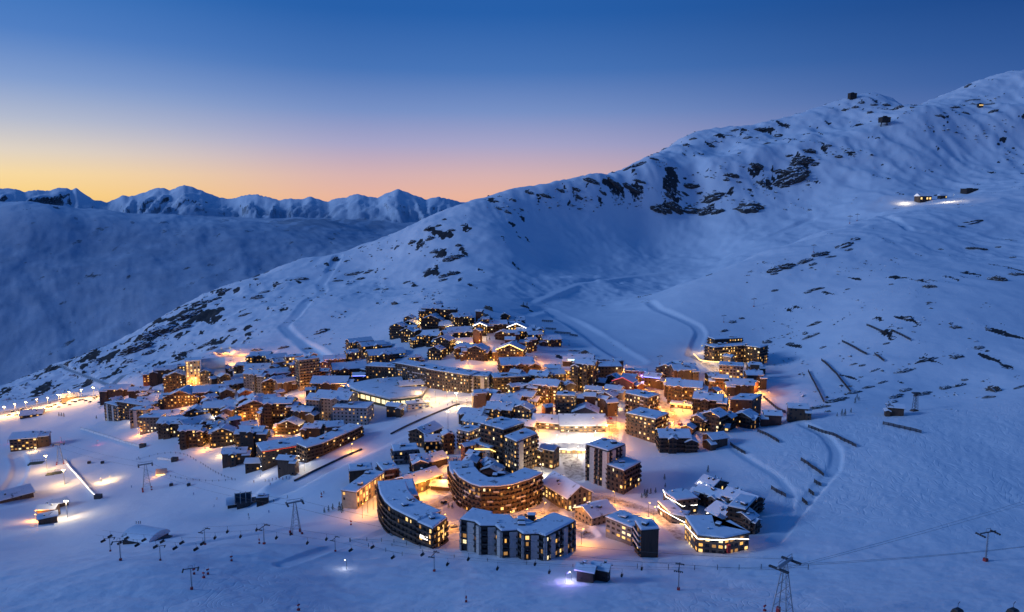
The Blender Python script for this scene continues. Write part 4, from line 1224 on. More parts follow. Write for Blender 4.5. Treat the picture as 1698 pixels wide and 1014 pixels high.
# ------------------------------------------------------------------ hamlet above
for bx, lb, yw, rf, lt in (
  ((700,508,731,534), 'topmost dark chalet block of the upper hamlet', 12, 'gx', 0.3),
  ((729,513,756,536), 'square-topped dark chalet beside the topmost block of the upper hamlet', 10, 'flat', 0.3),
  ((752,522,784,548), 'chalet block with lit right face in the upper hamlet', -22, 'gx', 0.4),
  ((697,524,733,548), 'chalet under the topmost block of the upper hamlet', 18, 'gy', 0.3),
  ((728,533,766,549), 'low chalet with a bright doorway in the upper hamlet', 8, 'gx', 0.5),
  ((646,538,671,563), 'dark chalet at the left tip of the upper hamlet', 30, 'gy', 0.35),
  ((661,532,695,550), 'chalet with lit gable near the left tip of the upper hamlet', 25, 'gy', 0.45),
  ((662,546,688,570), 'tall narrow chalet below the left tip of the upper hamlet', 30, 'gy', 0.45),
  ((694,552,729,577), 'chalet with lit right side in the middle of the upper hamlet', 28, 'gx', 0.4),
  ((716,560,748,590), 'steep chalet full of lit windows in the upper hamlet', 30, 'gy', 0.55),
  ((708,576,733,599), 'lowest steep chalet of the upper hamlet', 30, 'gy', 0.55),
  ((743,544,784,564), 'broad chalet beside the white lamp of the upper hamlet', -12, 'gx', 0.35),
  ((744,562,784,579), 'chalet with glowing terrace edge in the upper hamlet', -8, 'gx', 0.6),
  ((772,574,806,600), 'lone wooden chalet on the snow below the upper hamlet', 25, 'gy', 0.25),
  ((786,537,806,557), 'chalet with a white-lit gable edge beyond the upper hamlet', 5, 'gy', 0.5),
  ((813,533,841,552), 'dark chalet between two white-lit gables', -8, 'gx', 0.2),
  ((843,526,868,542), 'highest dark chalet above the row of the white-lit gables', 0, 'gx', 0.2),
  ((841,537,872,558), 'chalet with bright eaves in the row of white-lit gables', 12, 'gy', 0.5),
  ((820,549,843,565), 'small dark chalet in front of the row of white-lit gables', 15, 'gy', 0.2),
  ((858,545,882,563), 'brown chalet right of the bright-eaved chalet', -10, 'gx', 0.35),
  ((876,551,901,570), 'chalet with warm windows near the right end of the upper row', -14, 'gx', 0.4),
  ((900,557,932,575), 'chalet at the right end of the upper row by the snow fences', -14, 'gx', 0.4),
):
    S(bx, lb, yw, 0.75, rf, 'balc', 'wood_dark', lt, 2, 'chalet', 'chalet', group='chalets of the upper hamlet')
for bx, lb, yw in (
  ((580,562,620,586), 'highest block of the lit terraces left of the upper hamlet', -20),
  ((600,568,642,590), 'right-hand block of the lit terraces left of the upper hamlet', -22),
  ((576,580,608,596), 'lower left block of the lit terraces left of the upper hamlet', -16),
  ((613,579,673,602), 'long lowest block of the lit terraces left of the upper hamlet', -14),
  ((680,590,699,602), 'small lit house at the end of the lit terraces', -14),
):
    S(bx, lb, yw, 0.5, 'gx', 'balc', 'stone_brown', 0.55, 2, 'terrace_house', 'house')

# ------------------------------------------------------------------ left quarter
b12 = PB([dict(pix=[(509,767),(536,755),(562,742),(585,731),(602,722)], top=(0,743), D=13, wall='wood_dark', style='balc', lit=0.28, boxes=2)],
   'long dark red block with many lit windows stepping along the ski run')
PB([dict(pix=[(176,697),(197,698)], top=(0,668), D=12, wall='stone_brown', style='piers', lit=0.35, boxes=1),
    dict(pix=[(197,697),(246,692)], top=(0,666), D=13, wall='wood_brown', style='balc', lit=0.25, boxes=1)],
   'pale-fronted tall block at the outer left edge of town')
for bx, lb, yw, rf, st, wl_, lt in (
  ((173,638,214,664), 'cluster of dark sloped roofs behind the pale-fronted tall block', 25, 'gx', 'few', 'wood_dark', 0.15),
  ((214,642,246,662), 'low dark roofed house near the orange-lit car yard', 20, 'gx', 'few', 'wood_dark', 0.15),
  ((216,677,248,709), 'terrace block with cream vertical piers below the pale-fronted block', 32, 'flat', 'piers', 'render_cream', 0.25),
  ((231,689,268,720), 'second terrace block with warm windows at the town edge', 28, 'flat', 'grid', 'stone_brown', 0.4),
  ((260,693,309,729), 'long terraced block with three snow roofs at the town edge', 30, 'gx', 'balc', 'wood_brown', 0.28),
  ((306,690,359,719), 'brown block with tilted snow roof behind the red lamp', -28, 'gx', 'balc', 'wood_brown', 0.35),
  ((298,708,334,744), 'dark stepped chalet with red lamp at the town edge', 20, 'gx', 'balc', 'wood_dark', 0.3),
  ((353,709,387,742), 'twin-gabled dark chalet near the covered walkway', 18, 'gy', 'balc', 'wood_dark', 0.4),
  ((370,744,408,773), 'low chalet with rounded snow roof beside the slope fence', 12, 'gx', 'few', 'wood_brown', 0.5),
  ((337,664,394,693), 'wide wooden hotel glowing amber above the amber yard', 14, 'gx', 'balc', 'wood_brown', 0.6),
  ((271,644,330,678), 'hotel with a large lit gable and blue-lit entrance', 22, 'gy', 'balc', 'wood_brown', 0.5),
  ((325,639,376,664), 'house with three lit gable windows below the white hall', 4, 'gx', 'few', 'wood_dark', 0.45),
  ((240,620,259,638), 'small reddish block near the tunnel road', 0, 'flat', 'grid', 'wood_red', 0.4),
  ((258,608,292,634), 'dark block with chimney left of the white hall', 10, 'gx', 'few', 'wood_dark', 0.2),
  ((276,618,309,647), 'chalet with amber windows below the white hall', 18, 'gy', 'balc', 'wood_brown', 0.5),
  ((288,606,312,626), 'brown block with lit top floor beside the white hall', 5, 'flat', 'grid', 'wood_brown', 0.5),
  ((228,657,270,677), 'broad snowy roof beside the orange-lit car yard', 15, 'gx', 'few', 'wood_brown', 0.3),
  ((248,680,296,704), 'pale snowy-roofed block between the terraces and the hotel gable', 20, 'gx', 'grid', 'render_pale', 0.3),
  ((309,676,339,700), 'chalet with orange-lit porch below the hotel gable', 18, 'gy', 'few', 'wood_brown', 0.4),
  ((376,631,407,650), 'chalet with glowing porch right of the white hall', -14, 'gx', 'balc', 'wood_brown', 0.5),
  ((402,617,437,654), 'tall grey-sided block with steep snow roof', 32, 'gx', 'grid', 'render_grey', 0.2),
  ((436,628,466,654), 'brown chalet with glowing stair right of the grey-sided block', 15, 'gy', 'balc', 'wood_brown', 0.45),
  ((461,629,491,652), 'plain brown block with bare right wall in the left quarter', -20, 'gx', 'few', 'wood_brown', 0.15),
  ((416,585,448,610), 'brown chalet block below the lit hairpin road', 10, 'gx', 'balc', 'wood_brown', 0.45),
  ((444,588,478,612), 'chalet block beside the lit parking deck', -14, 'gx', 'balc', 'wood_brown', 0.4),
  ((406,603,453,626), 'chalet row with bright lamp under the hairpin road', 12, 'gx', 'balc', 'wood_brown', 0.4),
  ((440,612,480,634), 'low chalet behind the plain brown block', -8, 'gx', 'few', 'wood_brown', 0.3),
  ((476,590,503,612), 'open parking deck washed in warm light', -5, 'flat', 'glass', 'render_cream', 0.6),
  ((497,597,532,644), 'block with blank cream end wall lit by a street lamp', -18, 'flat', 'balc', 'render_cream', 0.25),
  ((540,590,571,608), 'brown chalet above the violet lights', 0, 'gx', 'balc', 'wood_brown', 0.35),
  ((555,602,607,632), 'brown hotel row left of the sports hall', -5, 'gx', 'balc', 'wood_red', 0.45),
  ((515,625,576,658), 'dark low house behind the grey gabled block', 15, 'gx', 'few', 'wood_dark', 0.15),
  ((517,651,583,705), 'grey gabled block with small windows behind the dark red block', 28, 'gx', 'grid', 'render_grey', 0.15),
  ((550,670,612,709), 'pale grey low block with lit stairwell by the ski run', 20, 'flat', 'grid', 'render_pale', 0.25),
  ((404,664,441,698), 'brown chalet hotel with a lit gable left of the lamp tower', 8, 'gy', 'balc', 'wood_brown', 0.4),
  ((437,662,486,710), 'dark hotel with stepped snow roofs right of the lamp tower', 18, 'gx', 'balc', 'wood_dark', 0.35),
  ((458,695,498,723), 'dark chalet on the corner of the bright street', 25, 'gy', 'balc', 'wood_dark', 0.25),
  ((482,676,519,710), 'chalet with two dormers behind the corner of the bright street', 30, 'gx', 'few', 'wood_dark', 0.2),
  ((503,704,533,727), 'low chalet between the bright street and the dark red block', 20, 'gx', 'few', 'wood_dark', 0.25),
  ((398,711,438,760), 'tall dark chalet with lit corner windows near the amber yard', 22, 'gx', 'few', 'wood_dark', 0.25),
  ((436,731,510,768), 'long low building with a reddish lit edge below the bright street', -12, 'flat', 'grid', 'wood_dark', 0.4),
  ((459,757,489,789), 'small chalet alone at the edge of the ski run', 28, 'gx', 'few', 'wood_brown', 0.25),
  ((390,715,420,745), 'dark chalet behind the tall one with lit corner windows', 20, 'gx', 'balc', 'wood_dark', 0.4),
  ((360,695,392,715), 'low roofed shops beside the covered walkway', 24, 'gx', 'glass', 'wood_brown', 0.4),
  ((407,760,440,782), 'row of low sheds with one bright lamp by the slope', 15, 'gx', 'few', 'wood_dark', 0.3),
  ((639,670,664,693), 'little two-storey house in the snow below the sports hall', 28, 'gx', 'few', 'wood_dark', 0.3),
  ((340,712,368,735), 'dark gabled chalet behind the twin-gabled one', 20, 'gy', 'balc', 'wood_dark', 0.3),
  ((284,655,312,672), 'low house with snow-laden roof left of the amber hotel', 12, 'gx', 'few', 'wood_brown', 0.35),
  ((520,700,548,716), 'snowy low roof between the grey gabled block and dark red block', 20, 'gx', 'few', 'wood_brown', 0.3),
):
    S(bx, lb, yw, 0.62, rf, st, wl_, lt, 2, 'house' if rf != 'flat' else 'apartment_block', 'house' if rf != 'flat' else 'building', group='buildings of the left quarter')

# lamp tower in the left quarter
def lamp_tower():
    P = hit(445, 690)
    t = empty('lamp_tower', P)
    MB().box(-2, -2, BASE, 2, 2, 15).build('shaft', 'stone_brown', t)
    r = MB().prism([(-2.6,-2.6),(2.6,-2.6),(2.6,2.6),(-2.6,2.6)], 15.003, 17, [(-.4,-.4),(.4,-.4),(.4,.4),(-.4,.4)]).build('roof', 'trim_dark', t)
    label(t, 'square stone tower with a bright lamp on top', 'tower')
    return t
lamp_tower()

# the white hall with rounded roofs and tall lit front
def white_hall():
    P, ppm, a, beta = sizes(338, 640)
    t = empty('events_hall', (P.x, P.y + 10, P.z), -beta)
    w = 34 / ppm
    # tall slab at the left, two swelling white roofs at the right, a glazed lit front below
    MB().box(-w*0.95, 0, BASE, -w*0.28, 16, 26).build('wall', 'render_cream', t)
    MB().box(-w*0.98, -0.6, 26.003, -w*0.24, 16.6, 27.2).build('roof_snow', 'roof_snow', t)
    acc = new_acc()
    facade(acc, (-w*0.95, 0), (-w*0.28, 0), 0.4, 26, 'slits', 0.8)
    for k, (z0, z1, y0) in enumerate(((6.0, 15.0, 0.0), (15.01, 24.0, 7.0))):
        b = MB(); n = 10; vs = []; fs = []
        for i in range(n + 1):
            s = i / n; zz = z0 + (z1 - z0) * sin(s * pi / 2); yy = y0 + 9.0 * (1 - cos(s * pi / 2))
            vs += [(-w*0.25, yy, zz), (w*0.85, yy, zz)]
        for i in range(n): fs.append((2*i, 2*i+1, 2*i+3, 2*i+2))
        m = len(vs)
        vs += [(-w*0.25, 20, z0), (w*0.85, 20, z0), (-w*0.25, 20, z1), (w*0.85, 20, z1)]
        fs += [(2*n, 2*n+1, m+3, m+2), tuple(2*i for i in range(n, -1, -1)) + (m, m+2), tuple(2*i+1 for i in range(n+1)) + (m+3, m+1), (m, m+1, m+3, m+2), (0, m, m+1, 1)]
        b.add(vs, fs).build('curved_roof', 'render_white', t, True)
    MB().box(-w*0.25, 0.4, BASE, w*0.85, 19, 5.98).build('wall', 'stone_brown', t)
    facade(acc, (-w*0.25, 0.4), (w*0.85, 0.4), 0.4, 5.9, 'glass', 0.9)
    emit_facades(t, acc, False)
    label(t, 'events hall with tall lit slab and two swelling white roofs', 'hall')
    return t
white_hall()

# sports hall: a long curved snow roof over a green wall of bright windows
def sports_hall():
    base = [(577,652),(583,658),(597,664),(615,668.5),(632,672.5),(648,675),(664,671),(681,666),(697,660)]
    pts = [hit(*p) for p in base]
    o, rz, loc = frame_of(pts)
    t = empty('sports_hall', o, rz)
    L = hypot(loc[-1][0]-loc[0][0], loc[-1][1]-loc[0][1])
    # plan: the seen front and a gently bowed back
    back = []
    for i in range(9):
        s = i / 8
        x = loc[-1][0] + (loc[0][0] - loc[-1][0]) * s
        back.append((x, loc[-1][1] + 3 + (33 + 10 * sin(pi * s)) * min(1, 4 * s * (1 - s) + 0.25)))
    poly = ccw(loc + back[1:-1])
    H = 8.5
    MB().prism(poly, BASE, H).build('wall', 'cladding_green', t)
    r = MB().prism(offset(poly, 1.2), H + 0.003, H + 1.0).build('roof', 'render_white', t)
    # snow swelling towards the middle
    b = MB(); rings = []; cx = sum(p[0] for p in poly)/len(poly); cy = sum(p[1] for p in poly)/len(poly)
    o1 = offset(poly, 1.0)
    for k, (f, z) in enumerate(((1.0, 1.005), (1.0, 1.5), (0.96, 1.8), (0.8, 2.5), (0.55, 3.1), (0.25, 3.4))):
        rings.append([(cx + (x-cx)*f, cy + (y-cy)*f, H + z) for x, y in o1])
    n = len(o1); vs = [v for rg in rings for v in rg]; fs = []
    for k in range(len(rings)-1):
        for i in range(n):
            fs.append((k*n+i, k*n+(i+1) % n, (k+1)*n+(i+1) % n, (k+1)*n+i))
    fs.append(tuple((len(rings)-1)*n + i for i in range(n)))
    b.add(vs, fs).build('roof_snow', 'roof_snow', r, True)
    for i in range(1, 8):
        p, q = loc[i], loc[i+1]
        l = hypot(q[0]-p[0], q[1]-p[1]); ax = ((q[0]-p[0])/l, (q[1]-p[1])/l); nx = (ax[1], -ax[0])
        for s0 in ((0.08, 0.46), (0.54, 0.92)):
            m = 'window_pale' if i > 1 else 'window_warm'
            MB().obox(p, ax, nx, l*s0[0], l*s0[1], -0.05, 0.08, 2.6, 6.4).build('window', m, t)
    label(t, 'long sports hall with curved snow roof and a band of bright windows', 'sports hall')
sports_hall()
def annex(box, lab, nm='kiosk', cat='kiosk', **k):
    return S(box, lab, name=nm, cat=cat, minh=3, **k)
annex((676,665,712,680), 'glass-walled entrance pavilion beside the sports hall', 'pavilion', 'building', yaw=-12, r=0.5, roof='flat', style='glass', wall='render_white', lit=0.9)
annex((560,645,580,664), 'small snow-capped annex at the rounded end of sports hall', 'annex', 'building', yaw=10, r=0.8, roof='flat', style='few', wall='render_grey', lit=0.2)
annex((631,627,668,644), 'low dark shop roofs behind the sports hall', 'shop', 'shop', yaw=-10, r=0.7, roof='gx', style='few', wall='wood_dark', lit=0.4)
annex((664,631,704,649), 'second low shop row with bright stall lights behind sports hall', 'shop', 'shop', yaw=-12, r=0.6, roof='gx', style='glass', wall='wood_dark', lit=0.6)
annex((586,619,606,634), 'purple-lit pavilion beside the brown block', 'pavilion', 'building', yaw=5, r=0.7, roof='gx', style='few', wall='wood_dark', lit=0.4)

# smaller houses that fill the gaps between the big ones
FR = random.Random(21)
QUART = [
 ('left quarter', [(185,665),(260,640),(330,640),(420,612),(560,605),(600,640),(560,690),(590,715),(510,755),(440,765),(380,745),(300,735),(230,700)], 60),
 ('centre quarter', [(770,670),(860,630),(950,615),(1040,620),(1080,650),(1060,700),(1000,690),(900,700),(800,700)], 36),
 ('upper hamlet', [(650,560),(700,520),(790,530),(860,540),(920,565),(860,600),(760,600),(700,595)], 22),
 ('right quarter', [(1090,640),(1160,610),(1250,610),(1255,690),(1160,705),(1100,700)], 14),
 ('front quarter', [(665,800),(700,755),(760,745),(800,760),(900,770),(880,790),(760,800)], 8),
]
def inside(x, y, poly):
    c = False
    for (a, b), (p, q) in zip(poly, poly[1:] + poly[:1]):
        if (b > y) != (q > y) and x < (p - a) * (y - b) / (q - b) + a: c = not c
    return c
for qn, poly, want in QUART:
    xs = [p[0] for p in poly]; ys = [p[1] for p in poly]; got = 0
    for _ in range(4000):
        if got >= want: break
        x, y = FR.uniform(min(xs), max(xs)), FR.uniform(min(ys), max(ys))
        if not inside(x, y, poly): continue
        P = hit(x, y)
        W = FR.uniform(7.5, 13)
        if any(hypot(P.x - fx, (P.y + 4) - fy) < fr_ * 0.9 + W * 0.36 for fx, fy, fr_ in FOOT): continue
        if any(hypot(P.x - a, (P.y + 4) - b) < 11 for a, b in LAMP_GROUND): continue
        if float(grid_at(ROADMASK, np.array([P.x]), np.array([P.y]))[0]) > 0.2: continue
        ppm = FPX / (P.y*cos(TILT) - P.z*sin(TILT))
        wpx = W * ppm; hpx = FR.uniform(9, 15) * ppm
        wl_ = FR.choice(['wood_brown', 'wood_dark', 'wood_brown', 'stone_brown', 'wood_red']); rf_ = FR.choice(['gx', 'gy', 'gx']); st_ = FR.choice(['few', 'balc', 'few'])
        cn = {'wood_brown': 'brown', 'wood_dark': 'near-black', 'stone_brown': 'stone-grey', 'wood_red': 'reddish'}[wl_]
        lb_ = f'small {cn} {"balconied " if st_ == "balc" else ""}chalet {"gable end" if rf_ == "gy" else "eaves side"} forward, squeezed between houses of the {qn}'
        S((x - wpx/2, y - hpx, x + wpx/2, y), lb_, FR.uniform(-35, 35), FR.uniform(0.7, 1.0), rf_, st_, wl_, FR.uniform(0.2, 0.6), 1, group=lb_[:40] + ' ' + qn)
        got += 1

gable_lights('chalet outlined with golden lights and a bright front', 'light_warm', 0.3)
gable_lights('chalet with a white-lit gable edge beyond the upper hamlet', 'light_white', 0.3)
gable_lights('chalet with bright eaves in the row of white-lit gables', 'light_white', 0.3)
gable_lights('wide building with three green-white lit gables under the piste', 'light_green', 0.45, True, 3)
gable_lights('chalet with glowing terrace edge in the upper hamlet', 'light_warm', 0.25, True)
gable_lights('long low building with a reddish lit edge below the bright street', 'light_red', 0.12, True)
gable_lights('purple-lit pavilion beside the brown block', 'light_blue', 0.25, True)
gable_lights('small pavilion with violet-lit front near the bend of the road', 'light_blue', 0.25, True)
gable_lights('red-lit chalet with wide snow roof near the violet lights', 'light_red', 0.18)
gable_lights('single-storey lit terrace in front of the balconied chalet hotel', 'light_warm', 0.2, True)
# ------------------------------------------------------------------ street lamps with their light
LAMP_MESH = {}
LAMP_POS = []
LD = {}
def lamp_light(kind, power):
    cols = {'amber': (1.0, 0.50, 0.12), 'orange': (1.0, 0.38, 0.045), 'warm': (1.0, 0.58, 0.19), 'white': (1.0, 0.80, 0.52), 'cool': (0.85, 0.88, 1.0), 'violet': (0.42, 0.28, 1.0), 'blue': (0.2, 0.25, 1.0), 'red': (1.0, 0.10, 0.10)}
    k = (kind, power)
    if k not in LD:
        d = bpy.data.lights.new('lamp_light', 'POINT'); d.energy = power; d.color = cols[kind]; d.shadow_soft_size = 0.35
        LD[k] = d
    return LD[k]
HEADM = {'amber': 'light_warm', 'orange': 'light_warm', 'warm': 'light_warm', 'white': 'light_white', 'cool': 'light_white', 'violet': 'light_blue', 'blue': 'light_blue', 'red': 'light_red'}
LPOW = 2.5
KPOW = {'white': 0.55, 'red': 0.25, 'warm': 0.8}
def street_lamp(px, py, kind='orange', power=1600, h=6.5, where='', head=0.26, off=0.0):
    P = hit(px, py); ppm = FPX / (P.y*cos(TILT) - P.z*sin(TILT))
    P = hit(px, py + h * ppm * 0.93)
    k = (round(h, 1),)
    if k not in LAMP_MESH:
        LAMP_MESH[k] = MB().tube([(0,0,-1.5),(0,0,h*0.9),(0.25,0,h),(0.9,0,h+0.15)], 0.11, 6, 0.07).mesh('pole', 'steel_dark')
    hk = ('head', kind, head)
    if hk not in LAMP_MESH:
        b = MB(); r = head
        n = 8; vs = []; fs = []
        for i in range(5):
            f = pi * i / 4; vs += [(r*1.3*sin(f)*cos(2*pi*j/n), r*sin(f)*sin(2*pi*j/n), r*0.7*cos(f)) for j in range(n)]
        for i in range(4):
            for j in range(n): fs.append((i*n+j, (i+1)*n+j, (i+1)*n+(j+1) % n, i*n+(j+1) % n))
        LAMP_MESH[hk] = b.add(vs, fs).mesh('lamp_head', HEADM[kind])
    LAMP_POS.append((P.x, P.y))
    t = empty('street_lamp', P, random.uniform(0, 6.28))
    link(bpy.data.objects.new('pole', LAMP_MESH[k]), t)
    hd = link(bpy.data.objects.new('lamp_head', LAMP_MESH[hk]), t); hd.location = (1.0, 0, h + 0.05)
    l = link(bpy.data.objects.new('lamp_light', lamp_light(kind, power * LPOW * KPOW.get(kind, 1.0))), t); l.location = (1.0, 0, h - 0.55)
    nm = {'orange': 'orange', 'warm': 'warm yellow', 'white': 'bright white', 'cool': 'cool white', 'violet': 'violet', 'blue': 'blue', 'red': 'red'}[kind]
    tag(t, f'street lamp giving {nm} light {where}', 'street lamp', f'{nm} lamps {where}')
    return t

for where, (kind, pw, pts) in LAMPS.items():
    for (x, y) in pts:
        street_lamp(x, y, kind, pw, 8.0, where)
for x, y, kind, pw, wh in ((545,612,'violet',1200,'above the sports hall'),(1065,625,'violet',1400,'at the bend of the right road'),(1072,632,'violet',900,'at the bend of the right road'),(412,706,'violet',800,'in the amber yard'),
                           (296,662,'blue',500,'at the hotel entrance'),(738,655,'red',500,'on the stall by the sports hall'),(302,728,'red',260,'on the stepped dark chalet'),(493,772,'red',420,'beside the small chalet'),(1030,640,'red',420,'on the red-lit chalet'),
                           (760,612,'warm',400,'behind the long hotels')):
    street_lamp(x, y, kind, pw, 5.0, wh)

# more lamps in the lanes between the houses
_lr = random.Random(33); _nl = 0
LANES = [('in a lane between houses of the left quarter', (185,600,600,760), 44), ('in a lane between houses of the centre quarter', (770,600,1080,712), 30), ('in a lane of the right quarter', (1085,600,1258,712), 10)]
for wh, (xa, ya_, xb, yb_), want in LANES:
    got = 0
    for _ in range(1600):
        if got >= want: break
        x, y = _lr.uniform(xa, xb), _lr.uniform(ya_, yb_)
        P = hit(x, y)
        ds = sorted((hypot(P.x-fx, P.y-fy) - fr_) for fx, fy, fr_ in FOOT)
        if not (0.5 < ds[0] < 9 and ds[1] < 14): continue
        if any(hypot(P.x-q[0], P.y-q[1]) < 17 for q in LAMP_POS): continue
        street_lamp(x, y - 9, _lr.choice(['orange', 'orange', 'warm']), 2600, 6.5, wh); got += 1
# tall masts with white floodlights
def flood_mast(px, py, base_py, power, lab, kind='white', group=None):
    P = hit(px, base_py)
    h = max(12.0, pix_uv(px, py)[1] * P.y - P.z)
    t = empty('floodlight_mast', P)
    MB().tube([(0,0,-1.5),(0,0,h)], 0.22, 6, 0.14).build('mast', 'steel', t)
    for dx in (-0.8, 0.8):
        MB().box(dx-0.4, -0.25, h-0.1, dx+0.4, 0.15, h+0.3).build('floodlight', HEADM[kind], t)
    MB().box(-1.5, -0.1, h-0.4, 1.5, 0.1, h-0.12).build('crossbar', 'steel', t)
    l = link(bpy.data.objects.new('flood_light', lamp_light(kind, power)), t); l.location = (0, -0.9, h - 0.5)
    tag(t, lab, 'floodlight', group)
    return t
flood_mast(78, 763, 778, 12000, 'floodlight mast blazing beside the upper nursery slope nets', 'warm')
flood_mast(107, 788, 803, 11000, 'floodlight mast blazing beside the lower nursery slope nets', 'warm')
flood_mast(112, 836, 858, 12000, 'floodlight mast over the bright snow patch by the ski school hut', 'white')
for i, (x, y, b) in enumerate(((-20,680,694),(8,676,690),(26,672,686),(44,668,682),(62,665,678),(80,662,675),(98,657,670),(116,654,666),(136,650,662),(156,648,659))):
    flood_mast(x, y, b, 22000, 'floodlight mast of the brightly lit car park beyond town', 'amber', 'floodlight masts of the car park')
flood_mast(757, 652, 674, 2600, 'tall white floodlight mast at the top of the ski run', 'white')
flood_mast(743, 682, 713, 300, 'tall pale mast standing beside the ski run', 'white')
# ------------------------------------------------------------------ helpers for things on the slopes
def copy_tree(o, loc, rz=0.0, parent=None, scale=None):
    c = o.copy(); COL.objects.link(c)
    c.parent = parent
    if parent is None:
        c.location = loc; c.rotation_euler = (0, 0, rz)
        if scale: c.scale = (scale,) * 3
    for ch in o.children:
        copy_tree(ch, None, 0, c)
    return c
def first_or_copy(cache, key, make, loc, rz=0.0, scale=None):
    if key not in cache:
        o = make(); o.location = loc; o.rotation_euler = (0, 0, rz)
        if scale: o.scale = (scale,) * 3
        cache[key] = o
        return o
    return copy_tree(cache[key], loc, rz, None, scale)
PROTO = {}

# ------------------------------------------------------------------ the marquee on the square
def marquee():
    P, ppm, a, beta = sizes(943, 752)
    t = empty('marquee', P, -beta)
    w, d = 58 / ppm, 14.0
    x0, x1 = -w/2, w/2
    MB().box(x0, 0, -3, x1, d, 3.0).build('wall', 'render_cream', t)
    b = MB(); n = 12
    vs = []; fs = []
    for i in range(n + 1):
        x = x0 - 0.6 + (w + 1.2) * i / n; s = 0.5 + 0.5 * cos(2 * pi * i / 4)
        vs += [(x, -0.8, 3.005 + 0.5 * s), (x, d/2, 5.2 + 0.9 * s), (x, d + 0.8, 3.005 + 0.5 * s)]
    for i in range(n):
        for k in (0, 1): fs.append((3*i+k, 3*i+3+k, 3*i+4+k, 3*i+1+k))
    r = b.add(vs, fs).build('canopy', 'roof_snow', t)
    acc = new_acc(); facade(acc, (x0, 0), (x1, 0), 0.1, 3.0, 'glass', 1.3); emit_facades(t, acc, False)
    pts = [(x0 - 0.7 + (w + 1.4) * i / n, -0.95, 3.1 + 0.5 * (0.5 + 0.5 * cos(2*pi*i/4))) for i in range(n + 1)]
    MB().tube(pts, 0.2, 4).build('light_string', 'light_white', t)
    MB().tube([(x0 - 0.6, d + 0.9, 3.7), (x1 + 0.6, d + 0.9, 3.7)], 0.35, 4).build('light_string', 'light_white', t)
    label(t, 'low marquee on the square edged with strings of white lights', 'marquee')
    for k in (-0.3, 0.0, 0.3):
        l = link(bpy.data.objects.new('marquee_light', lamp_light('white', 3000)), t); l.location = (w * k, d + 2.5, 5.0)
marquee()

# strings of light on roof edges
def roof_line(root, pix, ytops, m='light_warm', r=0.2):
    pts = []
    for (x, y), yt in zip(pix, ytops):
        P = hit(x, y); e = pix_uv(x, yt)
        pts.append((e[0] * P.y, P.y - 0.5, e[1] * P.y))
    light_line(root, pts, m, r)
roof_line(mid_b, [(781,759),(786,761),(812,770),(826,764),(838,758)], [742,744,744,750,748], 'light_warm', 0.22)
roof_line(cx4, [(1099,838),(1104,842),(1120,853),(1132,852),(1140,851),(1150,851),(1156,851)], [811,823,831,839,836,837,836], 'light_white', 0.16)
roof_line(cx5, [(1090,850),(1100,858),(1112,867),(1125,870),(1137,872)], [839,846,853,860,866], 'light_white', 0.16)
roof_line(cx6, [(1135,893),(1145,904),(1156,915),(1180,917),(1200,918),(1220,915),(1241,911)], [868,880,892,894,894,892,893], 'light_white', 0.16)
roof_line(cx2, [(1171,862),(1182,866),(1190,868),(1206,876)], [850,849,852,863], 'light_white', 0.14)
for _x, _y, _t in ((1160,828,797),(1171,833,803),(1187,831,810)):
    roof_line(cx1, [(_x-4,_y),(_x,_y),(_x+4,_y)], [_t+3,_t,_t+4], 'light_white', 0.16)
_P = hit(1208, 917); _e = pix_uv(1208, 916); _f = pix_uv(1208, 903); _Y = _P.y - 1.2
light_line(cx6, [(_e[0]*_Y, _Y, _e[1]*_Y), (_f[0]*_Y, _Y, _f[1]*_Y)], 'paint_red', 1.1, 'red_door')
roof_line(hotel_r, [(1150,602),(1160,606),(1168,608),(1198,606)], [586,596,598,600], 'light_warm', 0.3)

# crescent block end: bright sign, and piers whose floodlight is painted as glow
def on_wall(root, px, py, lo, hi, m, r=0.3, name='self_lit_pier', out=1.5):
    P = hit(px, py); a = pix_uv(px, lo); b = pix_uv(px, hi); Y = P.y - out
    light_line(root, [(a[0]*Y, Y, a[1]*Y), (b[0]*Y, Y, b[1]*Y)], m, r, name)
mat('pier_painted_glow', (0.6, 0.5, 0.4), 0.7, (1.0, 0.55, 0.14), 1.3, sample=False)
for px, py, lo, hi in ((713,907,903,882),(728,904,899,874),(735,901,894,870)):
    on_wall(cres, px, py, lo, hi, 'pier_painted_glow', 0.42)
_P = hit(703, 905); _q = cres.matrix_basis.inverted()
_b = MB()
for k, (x0, x1, y0, y1) in enumerate(((696.5,698,886,891),(699,700.2,887,892),(701,703,888.5,893),(704,705,889,894),(706,709,890,895))):
    _c = []
    for (xx, yy) in ((x0, y1), (x1, y1 + 0.5), (x1, y0 + 0.5), (x0, y0)):
        e = pix_uv(xx, yy); Y = _P.y - 2.2; _c.append(tuple(_q @ Vector((e[0]*Y, Y, e[1]*Y))))
    _d = [tuple(_q @ (cres.matrix_basis @ Vector(v) + Vector((0, 0.25, 0)))) for v in _c]
    _b.add(_c + _d, [(0,1,2,3),(7,6,5,4),(0,4,5,1),(1,5,6,2),(2,6,7,3),(3,7,4,0)])
_b.build('sign_letters', 'light_white', cres)['kind'] = 'stuff'

